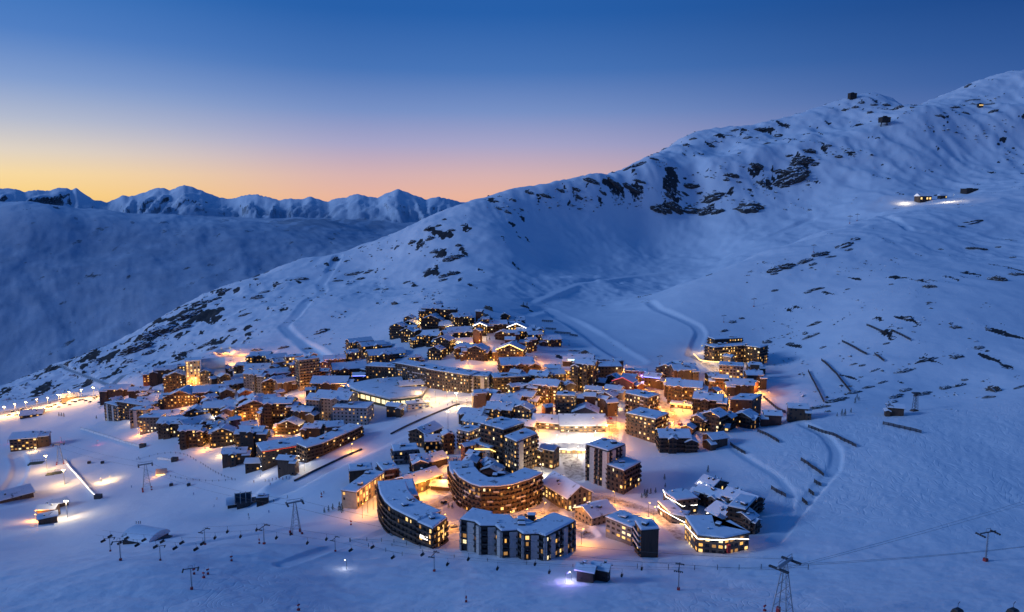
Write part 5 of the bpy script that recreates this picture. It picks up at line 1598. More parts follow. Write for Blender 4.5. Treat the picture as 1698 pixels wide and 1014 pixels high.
# ------------------------------------------------------------------ lift towers and stations
def chair_pylon():
    t = empty('chairlift_tower', (0, 0, 0))
    MB().tube([(0,0,-1.5),(0,0,9.6)], 0.24, 8, 0.16).build('mast', 'steel', t)
    MB().box(-0.55, -0.55, -1.5, 0.55, 0.55, 1.0).build('base', 'paint_red', t)
    MB().box(-3.2, -0.14, 9.62, 3.2, 0.14, 9.9).build('crossarm', 'steel_dark', t)
    for sx in (-1, 1):
        s = MB().box(sx*3.1-0.12, -1.7, 9.25, sx*3.1+0.12, 1.7, 9.5).build('sheave_train', 'steel_dark', t)
        b = MB()
        for k in range(5): b.tube([(sx*3.1-0.3, -1.5+0.75*k, 9.15), (sx*3.1+0.3, -1.5+0.75*k, 9.15)], 0.2, 8)
        b.build('wheel_row', 'steel_dark', s)
    MB().tube([(-0.9,0,9.96),(-0.9,0,11.0),(0.9,0,11.0),(0.9,0,9.96)], 0.07, 4).build('lifting_frame', 'steel_dark', t)
    b = MB()
    for k in range(14): b.box(0.3, -0.25, 1.6 + k*0.55, 0.42, 0.25, 1.66 + k*0.55)
    b.build('ladder', 'steel_dark', t)
    return t
def pylon_at(top, base, lab, group=None, rz=None, h0=11.0):
    P = hit(*base)
    h = pix_uv(*top)[1] * P.y - P.z
    o = first_or_copy(PROTO, 'chair', chair_pylon, P, rz if rz is not None else 0.9, max(0.6, h / h0))
    tag(o, lab, 'lift tower', group)
    return o, P, h
CH_LINE = [((338,875),(340,903)), ((438,869),(438,902)), ((556,889),(556,914)), ((721,914),(720,947)), ((1121,934),(1125,978))]
CH_LAB = ['chairlift tower nearest the barrel-roofed garage', 'chairlift tower between the garage and the splayed gondola tower', 'chairlift tower with a lit lamp near the crescent block', 'chairlift tower in front of the zigzag block', 'chairlift tower with a red snow-dusted base below the end tower']
HEADS = []
for i, (tp, bs) in enumerate(CH_LINE):
    o, P, h = pylon_at(tp, bs, CH_LAB[i], 'towers of the front chairlift', rz=1.25)
    HEADS.append(P + Vector((0, 0, h * 0.9)))
for (tp, bs, lb) in (((183,889),(183,914),'double lift tower behind the barrel-roofed garage'), ((198,893),(200,929),'lift tower beside the double tower at the garage'), ((265,902),(266,929),'slim lift tower in front of the barrel-roofed garage'),
                 ((318,938),(318,977),'lift tower on the snow mound in the foreground'), ((1632,876),(1634,930),'broad lift tower on the open slope past the cables')):
    pylon_at(tp, bs, lb, 'service lift towers in the foreground', rz=0.3)
for (tp, bs, lb) in (((1200,521),(1200,534),'drag lift pylon above the large dark hotel'), ((1250,493),(1250,508),'second drag lift pylon up the hill from the hotel'), ((1348,404),(1349,418),'drag lift pylon beside the diagonal rock band'),
                 ((1408,356),(1409,370),'left pylon of the pair on the hill crest'), ((1421,353),(1421,366),'right pylon of the pair on the hill crest'), ((1094,588),(1094,604),'drag lift pylon at the end of the piste')):
    pylon_at(tp, bs, lb, 'drag lift pylons on the hill', rz=0.6)

def cable(a, b, sag, lab, nm='cable', n=14, r=0.035):
    pts = [a.lerp(b, i / n) - Vector((0, 0, sag * 4 * (i/n) * (1 - i/n))) for i in range(n + 1)]
    o = MB().tube([tuple(p - a) for p in pts], r, 4).build(nm, 'steel_dark'); o.location = a
    tag(o, lab, 'cable')
    return pts

def chair():
    t = empty('lift_chair', (0, 0, 0))
    MB().tube([(0,0,0),(0.15,0,-1.2),(0.15,0,-2.4)], 0.06, 5).build('hanger', 'steel_dark', t)
    MB().box(-0.3, -1.3, -3.0, 0.35, 1.3, -2.85).build('seat', 'balcony_dark', t)
    MB().box(-0.38, -1.3, -2.84, -0.28, 1.3, -2.1).build('backrest', 'balcony_dark', t)
    MB().tube([(0.15,-1.35,-2.4),(0.15,1.35,-2.4)], 0.05, 5).build('crossbar', 'steel_dark', t)
    MB().tube([(0.5,-1.3,-2.5),(0.5,1.3,-2.5)], 0.04, 5).build('safety_bar', 'steel_dark', t)
    return t
for i, (a, b) in enumerate(zip(HEADS[:-1], HEADS[1:])):
    d = (b - a).normalized(); sd = Vector((-d.y, d.x, 0)).normalized() * 3.0
    for s in (-1, 1):
        pts = cable(a + sd * s, b + sd * s, (b - a).length * 0.012, f'{"uphill" if s > 0 else "downhill"} haul rope of the front chairlift, span {["past the garage", "to the lit tower", "to the zigzag block", "to the red-based tower"][i]}', 'haul_rope')
        for k in range(2 if i < 3 else 4):
            f = (k + 0.7 + 0.2 * s) / (2.2 if i < 3 else 4.4)
            j = min(len(pts) - 2, int(f * (len(pts) - 1)))
            o = first_or_copy(PROTO, 'liftchair', chair, pts[j], atan2(d.y, d.x))
            tag(o, 'empty chair hanging from the front chairlift rope', 'chair', 'chairs of the front chairlift')
# chairs of the lift that enters the garage
gA, gB = hit(160, 915) + Vector((0,0,9)), hit(345, 935) + Vector((0,0,9))
for s in (0, 1):
    off_ = Vector((0.6, 5.0, 0)) * s
    pts = cable(gA + off_, gB + off_, 0.8, 'haul rope running into the barrel-roofed garage, ' + ('front strand' if s == 0 else 'rear strand'), 'haul_rope', 24)
    for k in range(2, 23, 4):
        o = first_or_copy(PROTO, 'liftchair', chair, pts[k], atan2(gB.y - gA.y, gB.x - gA.x) + 0.3)
        tag(o, 'empty chair on the rope running into the barrel-roofed garage', 'chair', 'chairs of the garage lift')

# gondola towers: four splayed legs and a wide head
def gondola_tower():
    t = empty('gondola_tower', (0, 0, 0))
    H = 20.0
    for sx in (-1, 1):
        for sy in (-1, 1):
            l = MB().tube([(sx*3.0, sy*3.0, -1.5), (sx*0.55, sy*0.55, H)], 0.22, 6, 0.16).build('leg', 'steel', t)
            MB().box(sx*3.0-0.6, sy*3.0-0.6, -1.5, sx*3.0+0.6, sy*3.0+0.6, 1.2).build('footing', 'paint_red', l)
    b = MB()
    for z, f in ((4.0, 2.51), (8.0, 2.02), (12.0, 1.53), (16.0, 1.04)):
        c = [(f,f,z),(-f,f,z),(-f,-f,z),(f,-f,z),(f,f,z)]
        for p, q in zip(c[:-1], c[1:]): b.tube([p, q], 0.09, 4)
    for z, f, g in ((4.0, 2.51, 2.02), (8.0, 2.02, 1.53), (12.0, 1.53, 1.04)):
        b.tube([(f,-f,z),(-g,-g,z+4)], 0.07, 4).tube([(-f,-f,z),(g,-g,z+4)], 0.07, 4).tube([(f,f,z),(g,-g,z+4)], 0.07, 4).tube([(-f,f,z),(-g,-g,z+4)], 0.07, 4)
    b.build('bracing', 'steel', t)
    MB().box(-5.2, -0.4, H, 5.2, 0.4, H + 0.8).build('crossarm', 'steel', t)
    for sx in (-1, 1):
        MB().box(sx*4.6-0.5, -3.6, H - 0.55, sx*4.6+0.5, 3.6, H - 0.003).build('sheave_train', 'steel_dark', t)
    MB().tube([(-5.0,0,H+0.8),(-5.0,0,H+2.2),(5.0,0,H+2.2),(5.0,0,H+0.8)], 0.12, 4).build('walkway_rail', 'steel', t)
    return t
GH = []
for tp, bs, lb, rz in (((98,733),(100,768),'pale gondola tower beside the blazing floodlights',0.5), ((242,766),(244,812),'splayed gondola tower above the ringed play area',0.5), ((489,828),(491,884),'splayed gondola tower beside the tree-lined block',0.5), ((1297,926),(1297,1022),'tall lattice gondola tower at the bottom of the open slope',0.75)):
    P = hit(*bs); h = pix_uv(*tp)[1] * P.y - P.z
    o = first_or_copy(PROTO, 'gondola_tower', gondola_tower, P, rz, h / 22.0)
    tag(o, lb, 'gondola tower', 'towers of the gondola')
    GH.append((P + Vector((0, 0, h * 0.9)), h / 22.0))
for i in range(3):
    (a, sa), (b, sb) = GH[i], GH[i+1]
    d = (b - a).normalized(); sd = Vector((-d.y, d.x, 0)).normalized()
    for s in (-1, 1):
        cable(a + sd * s * 4.6 * sa, b + sd * s * 4.6 * sb, 2.0 + 2.0 * i, f'{"left" if s > 0 else "right"} gondola cable {["over the nursery slope", "over the ringed play area", "over the snowfield in front of town"][i]}', 'gondola_cable', 20, 0.05)
# beyond the last tower the cables run on to the right
a = GH[3][0]
for k, (px, py, Y) in enumerate(((1800,985,300),(1800,1000,296),(1800,930,380),(1800,945,372))):
    e = pix_uv(px, py); b = Vector((e[0]*Y, Y, e[1]*Y + 0.0))
    if b.z < ground(b.x, b.y) + 8: b.z = ground(b.x, b.y) + 8 + k
    cable(a + Vector((0, 0, -0.6 * k)), b, 1.5, f'{["lowest", "second", "third", "highest"][k]} cable running right from the lattice gondola tower', 'gondola_cable', 16, 0.05)
for px, py, Y, lb in ((1588,1012,225,'dark gondola cabin low over the open slope, nearer the lattice tower'), (1680,1012,222,'dark gondola cabin low over the open slope, farther from the lattice tower')):
    e = pix_uv(px, py)
    t = empty('gondola_cabin', (e[0]*Y, Y, e[1]*Y - 2.2), 0.4)
    MB().prism([(-1.5,-1.2),(1.5,-1.2),(1.5,1.2),(-1.5,1.2)], 0, 1.4, [(-1.7,-1.35),(1.7,-1.35),(1.7,1.35),(-1.7,1.35)]).build('lower_shell', 'balcony_dark', t)
    MB().prism([(-1.7,-1.35),(1.7,-1.35),(1.7,1.35),(-1.7,1.35)], 1.403, 2.6, [(-1.3,-1.0),(1.3,-1.0),(1.3,1.0),(-1.3,1.0)]).build('window_band', 'window_dark', t)
    MB().prism([(-1.3,-1.0),(1.3,-1.0),(1.3,1.0),(-1.3,1.0)], 2.603, 2.9, [(-1.0,-.7),(1.0,-.7),(1.0,.7),(-1.0,.7)]).build('roof', 'steel_dark', t)
    MB().tube([(0,0,2.9),(0,0,4.6),(0.8,0,5.2)], 0.1, 5).build('hanger', 'steel_dark', t)
    tag(t, lb, 'gondola cabin')
def parked_cabin():
    t = empty('gondola_cabin', (0, 0, 0))
    MB().prism([(-1.0,-.8),(1.0,-.8),(1.0,.8),(-1.0,.8)], -0.6, 1.2, [(-1.2,-1.0),(1.2,-1.0),(1.2,1.0),(-1.2,1.0)]).build('lower_shell', 'steel_dark', t)
    MB().prism([(-1.2,-1.0),(1.2,-1.0),(1.2,1.0),(-1.2,1.0)], 1.203, 2.0, [(-0.9,-.75),(.9,-.75),(.9,.75),(-.9,.75)]).build('window_band', 'window_dark', t)
    MB().prism([(-1.0,-.85),(1.0,-.85),(1.0,.85),(-1.0,.85)], 2.003, 2.5, [(-0.6,-.5),(.6,-.5),(.6,.5),(-.6,.5)]).build('snow_cap', 'roof_snow', t)
    return t
for (x, y), lb in zip(((148,768),(170,768),(284,805),(313,805)), ('grey cabin standing above the lit nursery slope', 'grey cabin right of its twin above the lit nursery slope', 'grey cabin below the glowing tent hut', 'grey cabin in front of the slope fence')):
    o = first_or_copy(PROTO, 'pc', parked_cabin, hit(x, y), 0.4, 1.15)
    tag(o, lb, 'cabin', 'small grey cabins on the nursery slope')

# barrel roofed lift stations
def barrel(px, py, W, L, H, rz, lab, ribs=0, mt='roof_snow', wall='wood_dark', nm='lift_station'):
    P = hit(px, py)
    t = empty(nm, P, rz)
    MB().box(-L/2, -W/2, -3, L/2, W/2, H * 0.45).build('wall', wall, t)
    n = 14; vs = []; fs = []
    for i in range(n + 1):
        a = pi * i / n
        y = -(W/2 + 0.6) * cos(a); z = H * 0.45 + 0.004 + H * 0.55 * sin(a)
        vs += [(-L/2 - 0.8, y, z), (L/2 + 0.8, y, z)]
    for i in range(n): fs.append((2*i, 2*i+1, 2*i+3, 2*i+2))
    fs += [tuple(2*i for i in range(n, -1, -1)), tuple(2*i+1 for i in range(n + 1)), (0, 2*n, 2*n+1, 1)]
    MB().add(vs, fs).build('roof', mt, t)
    for k in range(ribs):
        x = -L/2 - 0.9 + (L + 1.8) * k / max(1, ribs - 1)
        MB().tube([(x, -(W/2+0.8)*cos(pi*i/n), H*0.45 + (H*0.55+0.25)*sin(pi*i/n)) for i in range(n+1)], 0.28, 5).build('rib', 'steel', t)
    MB().box(L/2 + 0.01, -W*0.34, 0.2, L/2 + 0.12, W*0.34, H*0.42).build('gate_opening', 'balcony_dark', t)
    MB().box(L/2 + 0.5, -W*0.3, H*0.40, L/2 + 5.5, W*0.3, H*0.46).build('boarding_roof', 'steel_dark', t)
    MB().box(-L*0.3, -W/2 - 0.03, 1.2, L*0.1, -W/2 + 0.02, 2.6).build('window', 'window_dark', t)
    label(t, lab, 'lift station')
    return t
barrel(242, 896, 14, 17, 6.5, radians(-18), 'dark garage under a smooth barrel roof of snow at the chairlift', 0)
barrel(404, 838, 9, 8, 8.5, radians(20), 'lift station with a ribbed glass barrel roof on the snowfield', 4, 'window_dark', 'steel_dark')
barrel(386, 839, 8, 6, 6.0, radians(20), 'snow-covered round roofed shed joined to the ribbed lift station', 0)
S((426,822,444,838), 'dark open boarding shelter behind the ribbed lift station', 10, 0.6, 'flat', 'blank', 'wood_dark', 0, 0, 'boarding_shelter', 'shelter', minh=3)

# ski school houses on the left
for bx, lb, yw, rf, st, wl_, lt, nm in (
  ((18,716,62,748), 'restaurant with glazed corner at the top of the nursery slope', 22, 'gx', 'glass', 'wood_brown', 0.4, 'restaurant'),
  ((54,718,80,742), 'rounded annex behind the restaurant of the nursery slope', 10, 'gx', 'few', 'wood_brown', 0.2, 'annex'),
  ((0,806,54,832), 'low snow-buried house beside the winding sledge track', -14, 'gx', 'few', 'wood_brown', 0.1, 'house'),
  ((62,836,92,860), 'ski school hut with an orange-lit side wall', 24, 'gx', 'few', 'wood_brown', 0.3, 'hut'),
  ((86,826,113,842), 'small hut with steep snow roof behind the ski school hut', -16, 'gx', 'few', 'wood_brown', 0.1, 'hut'),
  ((68,850,92,868), 'round-fronted kiosk in front of the ski school hut', 0, 'gx', 'few', 'wood_brown', 0.1, 'kiosk'),
  ((36,682,68,692), 'lamp-lit low shelter at the edge of the car park', 10, 'gx', 'glass', 'wood_brown', 0.4, 'shelter'),
  ((105,655,128,662), 'flat shed lit from its doorway on the car park', 0, 'gx', 'few', 'render_cream', 0.6, 'shed'),
  ((955,938,984,966), 'dark chalet with snowy roof beside the violet glow', 14, 'gx', 'few', 'wood_dark', 0, 'hut'),
  ((980,936,1008,964), 'taller dark half of the hut in front of the zigzag block', 14, 'gx', 'few', 'wood_dark', 0, 'hut'),
):
    S(bx, lb, yw, 0.75, rf, st, wl_, lt, 1, nm, nm if nm != 'annex' else 'building', minh=3.0, wings=False)
street_lamp(52, 742, 'warm', 1500, 4.5, 'on the restaurant terrace')
street_lamp(60, 852, 'orange', 2200, 4.5, 'at the ski school hut')
street_lamp(183, 790, 'warm', 1500, 4, 'on the sledge run'); street_lamp(168, 792, 'warm', 1500, 4, 'at the start of the sledge run')
street_lamp(938, 950, 'violet', 600, 4.5, 'beside the dark hut below the zigzag block')
street_lamp(948, 950, 'cool', 250, 3.5, 'beside the dark hut below the zigzag block')
street_lamp(575, 930, 'cool', 120, 4.0, 'shining from a snow gun on the slope')
for x, y in ((13,729),(102,725),(161,731)):
    street_lamp(x, y, 'red', 300, 4.0, 'marking the nursery slope')

# glowing tent hut
def tent_hut():
    P = hit(268, 785)
    t = empty('tent_hut', P, 0.3)
    MB().add([(-4,-3,-1),(4,-3,-1),(4,3,-1),(-4,3,-1),(-4,0,4.2),(4,0,4.2)], [(0,1,5,4),(2,3,4,5),(1,2,5),(3,0,4),(3,2,1,0)]).build('tent', 'render_pale', t)
    MB().add([(-4.05,-2.0,0.1),(-4.05,2.0,0.1),(-4.05,0,2.9)], [(0,2,1)]).build('doorway', 'window_warm', t)
    MB().box(-3.5, -3.3, 0.0, 3.5, -2.7, 0.4).build('light_strip', 'light_warm', t)
    l = link(bpy.data.objects.new('tent_light', lamp_light('orange', 700)), t); l.location = (-5.5, -3.6, 1.8)
    label(t, 'small glowing tent hut inside the ringed play area', 'tent')
tent_hut()

# covered moving carpets
def carpet(pix, lab, r=1.3, m='render_white', lights=False):
    pts = world_line(pix, 6.0)
    for p in pts: p.z = ground(p.x, p.y) + 0.3
    o = pts[0].copy()
    t = empty('moving_carpet', o)
    n = 8; vs = []; fs = []
    for i, p in enumerate(pts):
        a = pts[max(i-1, 0)]; b = pts[min(i+1, len(pts)-1)]
        d = Vector((b.x-a.x, b.y-a.y, 0)).normalized(); sd = Vector((-d.y, d.x, 0))
        for k in range(n + 1):
            ang = pi * k / n
            q = p + sd * (r * cos(ang)) + Vector((0, 0, 1.5 * r * sin(ang) - 0.4)) - o
            vs.append(tuple(q))
    for i in range(len(pts) - 1):
        for k in range(n): fs.append((i*(n+1)+k, i*(n+1)+k+1, (i+1)*(n+1)+k+1, (i+1)*(n+1)+k))
    MB().add(vs, fs).build('tunnel', m, t, True)
    for i in range(0, len(pts), 2):
        a = pts[max(i-1, 0)]; b = pts[min(i+1, len(pts)-1)]
        d = Vector((b.x-a.x, b.y-a.y, 0)).normalized(); sd = Vector((-d.y, d.x, 0))
        MB().tube([tuple(pts[i] + sd*(1.04*r*cos(pi*k/6)) + Vector((0,0,1.56*r*sin(pi*k/6)-0.4)) - o) for k in range(7)], 0.09, 4).build('hoop', 'steel', t)
    e = pts[-1] - o
    MB().box(e.x-2.4, e.y-1.6, e.z-1.5, e.x+2.4, e.y+1.6, e.z+2.8).build('drive_station', 'steel_dark', t)
    if lights:
        MB().tube([tuple(p - o + Vector((0, -r*0.9, 1.1))) for p in pts[2:]], 0.16, 4).build('light_strip', 'light_white', t)
    label(t, lab, 'moving carpet')
carpet([(135,711),(165,720),(200,731),(237,741)], 'covered moving carpet tunnel crossing the snow below the pale-fronted block', 1.2)
carpet([(108,764),(120,780),(140,802),(163,826)], 'lit moving carpet tunnel beside the floodlit nursery slope', 1.3, 'render_white', True)
carpet([(262,760),(290,764)], 'short carpet tunnel inside the ringed play area', 1.1)

# trampoline nets under the floodlights
for (x, y), lb in zip(((60,768),(84,786),(96,784)), ('mossy green netted play field under the upper floodlight', 'left dark netted play field by the lower floodlight', 'right dark netted play field by the lower floodlight')):
    P = hit(x, y)
    t = empty('play_net', P, 0.3)
    w, d = (11, 7) if x == 60 else (6, 6)
    MB().box(-w/2, -d/2, -0.5, w/2, d/2, 0.5).build('mat', 'cladding_green', t)
    b = MB()
    for i in range(7):
        s = i / 6
        b.tube([(-w/2 + w*s, -d/2, 0.5), (-w/2 + w*s, -d/2, 2.2)], 0.06, 4).tube([(-w/2 + w*s, d/2, 0.5), (-w/2 + w*s, d/2, 2.2)], 0.06, 4)
    b.tube([(-w/2,-d/2,2.2),(w/2,-d/2,2.2)], 0.06, 4).tube([(-w/2,d/2,2.2),(w/2,d/2,2.2)], 0.06, 4)
    b.build('net_posts', 'steel_dark', t)['kind'] = 'stuff'
    label(t, lb, 'play net')

# ------------------------------------------------------------------ fences
def post_fence(pix, lab, step=7.0, h=1.5, m='steel_dark', rails=(0.9,), group=None):
    pts = world_line(pix, step)
    o = pts[0].copy(); t = empty('fence', o)
    pm = MB().box(-0.12, -0.12, -0.8, 0.12, 0.12, h).mesh('post', m)
    for p in pts:
        q = link(bpy.data.objects.new('post', pm), t); q.location = p - o
        q.location.z = ground(p.x, p.y) - o.z
    for z in rails:
        MB().tube([tuple(Vector((p.x, p.y, ground(p.x, p.y) + z)) - o) for p in pts], 0.05, 4).build('rail', m, t)
    tag(t, lab, 'fence', group)
post_fence([(232,762),(250,754),(276,751),(300,752),(322,760),(325,764)], 'post fence curving round the top of the play area', 5)
post_fence([(333,768),(345,776),(362,786),(378,793),(390,796)], 'post fence down the right side of the play area', 5)
post_fence([(268,786),(290,792),(320,796),(352,799),(385,796)], 'post fence along the foot of the play area', 6)
post_fence([(580,898),(613,892),(640,897),(650,899),(671,903),(697,909)], 'post and net fence along the piste below the crescent block', 10, 2.0)
post_fence([(581,898),(616,908),(642,915),(667,921)], 'second post line on the piste in front of the crescent block', 11, 2.0)
post_fence([(1000,940),(1060,943),(1120,944),(1190,944),(1260,942),(1340,944)], 'long light net fence across the slope in front of the restaurant', 9, 2.4)
post_fence([(955,945),(1010,946)], 'short fence beside the dark hut', 4, 1.6)
post_fence([(650,905),(700,918),(760,926),(850,937),(950,940)], 'wire fence in front of the zigzag block', 14, 1.5)
post_fence([(1000,826),(1050,842),(1088,852)], 'guard rail along the road by the conifers', 4, 1.0)

# snow fences: slatted panels on posts, panel by panel
def snow_fence(a, b, lab, n=None, h=2.6):
    A, B = hit(*a), hit(*b)
    L = (B - A).length; n = n or max(3, int(L / 4.0))
    d = Vector((B.x-A.x, B.y-A.y, 0)).normalized()
    t = empty('snow_fence', A)
    rz = atan2(d.y, d.x)
    key = ('sf', round(h, 1))
    if key not in PROTO:
        pm = MB()
        for k in range(5): pm.box(-1.9, -0.06, 0.45 + k*h*0.17, 1.9, 0.06, 0.45 + k*h*0.17 + h*0.115)
        PROTO[key] = (pm.mesh('panel', 'wood_dark'), MB().box(-0.14, -0.14, -1.5, 0.14, 0.14, h).tube([(0, 0.1, h*0.8), (0, 1.7, -0.6)], 0.09, 4).mesh('post', 'wood_dark'))
    for i in range(n):
        p = A.lerp(B, (i + 0.5) / n); p.z = ground(p.x, p.y)
        q = A.lerp(B, (i + 1.0) / n); r_ = A.lerp(B, i / n)
        pitch_ = atan2(ground(q.x, q.y) - ground(r_.x, r_.y), max(0.1, hypot(q.x - r_.x, q.y - r_.y)))
        o = link(bpy.data.objects.new('panel', PROTO[key][0]), t); o.location = p - A; o.rotation_euler = (0, -pitch_, rz + 0.04 * sin(i * 2.3)); o.scale = (L / n / 4.0, 1, 1)
        s = link(bpy.data.objects.new('post', PROTO[key][1]), t); s.location = Vector((r_.x, r_.y, ground(r_.x, r_.y))) - A; s.rotation_euler = (0, 0, rz)
    tag(t, lab, 'snow fence')
SF = [((1256,716),(1292,735),'snow fence just right of the lone small chalet on the mound'), ((1211,738),(1236,754),'short snow fence below the lone small chalet on the mound'), ((1340,709),(1420,742),'longest snow fence on the tracked slope'),
 ((1464,704),(1528,719),'snow fence alone on the tracked slope below the lattice tower'), ((1328,764),(1366,791),'bent snow fence inside the curve of the track'), ((1279,811),(1304,826),'snow fence above the dark end wing of the complex'),
 ((1350,800),(1362,807),'stub of snow fence inside the curve, upper one'), ((1341,816),(1350,823),'stub of snow fence inside the curve, middle one'), ((1330,831),(1339,839),'stub of snow fence inside the curve, lowest one'),
 ((1340,616),(1352,640),'upper half of the steep snow fence line above the stone hut'), ((1352,640),(1366,668),'lower half of the steep snow fence line above the stone hut'), ((1362,598),(1386,620),'upper half of the long slatted snow fence on the right hill'), ((1386,620),(1411,652),'lower half of the long slatted snow fence on the right hill'),
 ((1396,567),(1438,589),'snow fence above the long slatted one on the right hill'), ((1437,540),(1470,555),'upper left snow fence of the pair on the right hill'), ((1478,549),(1510,565),'upper right snow fence of the pair on the right hill'), ((1266,660),(1304,686),'snow fence running down to the stone hut'),
 ((899,533),(917,534),'highest small snow fence above the upper row of chalets'), ((905,546),(922,547),'second small snow fence above the upper row of chalets'), ((920,552),(946,554),'third small snow fence above the upper row of chalets'), ((945,556),(958,558),'fourth small snow fence above the upper row of chalets'),
 ((1450,588),(1466,600),'small snow fence near the hill rocks, left'), ((1600,168),(1626,166),'snow fence line on the highest summit slope'), ((1610,172),(1650,172),'lower snow fence line on the highest summit slope')]
for a, b, lb in SF:
    far_ = a[1] < 400
    snow_fence(a, b, lb, None if not far_ else 5, 2.6 if not far_ else 5.0)

# long dark wall along the ski run
def run_wall(pix, lab):
    pts = world_line(pix, 5.0)
    o = pts[0].copy(); t = empty('retaining_wall', o)
    for i in range(len(pts) - 1):
        a, b = pts[i], pts[i+1]
        a = Vector((a.x, a.y, ground(a.x, a.y))); b = Vector((b.x, b.y, ground(b.x, b.y)))
        d = Vector((b.x-a.x, b.y-a.y, 0)).normalized(); sd = Vector((-d.y, d.x, 0)) * 0.5
        a2, b2 = a - o, b - o - d * 0.06
        vs = [a2 - sd, b2 - sd, b2 + sd, a2 + sd]
        MB().add([tuple(v + Vector((0,0,-1))) for v in vs] + [tuple(v + Vector((0,0,1.1))) for v in vs], [(3,2,1,0),(4,5,6,7),(0,1,5,4),(1,2,6,5),(2,3,7,6),(3,0,4,7)]).build('wall_panel', 'steel_dark', t)
    tag(t, lab, 'wall')
run_wall([(762,671),(735,680),(705,692),(675,706),(648,720)], 'long dark barrier wall down the upper ski run')
run_wall([(600,745),(560,763),(520,782),(488,798)], 'dark barrier strip down the lower ski run below the dark red block')
# ------------------------------------------------------------------ rock outcrops in the snow
def rock_mat():
    m = bpy.data.materials.new('outcrop_rock'); m.use_nodes = True
    nt = m.node_tree; N = nt.nodes; L = nt.links; b = N['Principled BSDF']
    tc = N.new('ShaderNodeTexCoord'); geo = N.new('ShaderNodeNewGeometry')
    n1 = N.new('ShaderNodeTexNoise'); n1.inputs['Scale'].default_value = 0.35; n1.inputs['Detail'].default_value = 6; n1.inputs['Roughness'].default_value = 0.7
    L.new(geo.outputs['Position'], n1.inputs['Vector'])
    rk = N.new('ShaderNodeMix'); rk.data_type = 'RGBA'
    rk.inputs['A'].default_value = (0.022, 0.021, 0.023, 1); rk.inputs['B'].default_value = (0.11, 0.098, 0.088, 1)
    L.new(n1.outputs['Fac'], rk.inputs['Factor'])
    sp = N.new('ShaderNodeSeparateXYZ'); L.new(geo.outputs['Normal'], sp.inputs[0])
    n2 = N.new('ShaderNodeTexNoise'); n2.inputs['Scale'].default_value = 0.22; n2.inputs['Detail'].default_value = 5
    L.new(geo.outputs['Position'], n2.inputs['Vector'])
    ad = N.new('ShaderNodeMath'); ad.operation = 'MULTIPLY_ADD'; ad.inputs[1].default_value = 0.9
    L.new(n2.outputs['Fac'], ad.inputs[0]); L.new(sp.outputs['Z'], ad.inputs[2])
    mr = N.new('ShaderNodeMapRange'); mr.inputs['From Min'].default_value = 1.18; mr.inputs['From Max'].default_value = 1.30
    L.new(ad.outputs[0], mr.inputs['Value'])
    mx = N.new('ShaderNodeMix'); mx.data_type = 'RGBA'; mx.inputs['B'].default_value = (0.78, 0.81, 0.85, 1)
    L.new(mr.outputs[0], mx.inputs['Factor']); L.new(rk.outputs['Result'], mx.inputs['A'])
    L.new(mx.outputs['Result'], b.inputs['Base Color']); b.inputs['Roughness'].default_value = 0.85
    bp = N.new('ShaderNodeBump'); bp.inputs['Strength'].default_value = 0.7; bp.inputs['Distance'].default_value = 1.0
    L.new(n1.outputs['Fac'], bp.inputs['Height']); L.new(bp.outputs[0], b.inputs['Normal'])
    MATS['outcrop_rock'] = m
rock_mat()
ROCKS = []
for k in range(7):
    bm = bmesh.new()
    bmesh.ops.create_icosphere(bm, subdivisions=4 if k < 5 else 3, radius=1.0)
    co = np.array([v.co for v in bm.verts])
    s = 3 + k * 5
    f = 1 + 0.45 * fbm(co[:,0]*1.2 + co[:,2]*0.7 + s, co[:,1]*1.2 + s - co[:,2]*0.4, 1.0, 5, s, 0.6) * 1.3 + 0.25 * ridged(co[:,0]*2 + s, co[:,1]*2 + co[:,2]*2, 1.0, 4, s + 3, 0.6)
    for v, q in zip(bm.verts, f):
        v.co = v.co * q
        # ledges
        z = v.co.z * 5
        v.co.z = (math.floor(z) + min(1.0, (z - math.floor(z)) * 2.2)) / 5
    me = bpy.data.meshes.new('rock_outcrop'); bm.to_mesh(me); bm.free()
    me.materials.append(MATS['outcrop_rock'])
    ROCKS.append(me)

RK = random.Random(5)
def slope_at(x, y, d=6.0):
    zx = (ground(x + d, y) - ground(x - d, y)) / (2 * d); zy = (ground(x, y + d) - ground(x, y - d)) / (2 * d)
    return zx, zy
def outcrop(px, py, wpx, hpx, lab, group, tilt=0.0):
    """a crag filling about wpx x hpx of the picture, bedded in the slope"""
    P = hit(px, py + hpx * 0.35)
    ppm = FPX / (P.y*cos(TILT) - P.z*sin(TILT))
    w, h = wpx / ppm / 2, hpx / ppm / 2
    o = link(bpy.data.objects.new('rock_outcrop', RK.choice(ROCKS)))
    zx, zy = slope_at(P.x, P.y)
    nrm = Vector((-zx, -zy, 1)).normalized()
    q = nrm.to_track_quat('Z', 'Y')
    ang = -radians(tilt)
    # lie across the slope: local x along the picture's horizontal, turned by the band's tilt
    xd = (Vector((1, 0, zx))).normalized()
    yd = nrm.cross(xd).normalized()
    c, s_ = cos(-ang), sin(-ang)
    steep = max(0.25, abs(zy))
    X = xd * c + yd * s_ / 1.0; X.normalize(); Y = nrm.cross(X).normalized()
    M = Matrix((X, Y, nrm)).transposed().to_4x4()
    o.rotation_euler = M.to_euler()
    o.scale = (w, max(h * 1.15, w * 0.18), max(1.0, h * 0.75))
    o.location = (P.x, P.y, P.z - o.scale.z * 0.12)
    tag(o, lab, 'rock', group)
    return o
def outs(items, lab, group):
    for it in items:
        outcrop(it[0], it[1], it[2], it[3], lab, group, it[4] if len(it) > 4 else 0)
outs([(1096,343,30,13),(1120,341,36,14),(1146,344,32,13),(1171,346,34,14),(1190,347,20,11)], 'piece of the long dark cliff at the foot of the amphitheatre crags', 'pieces of the amphitheatre cliff')
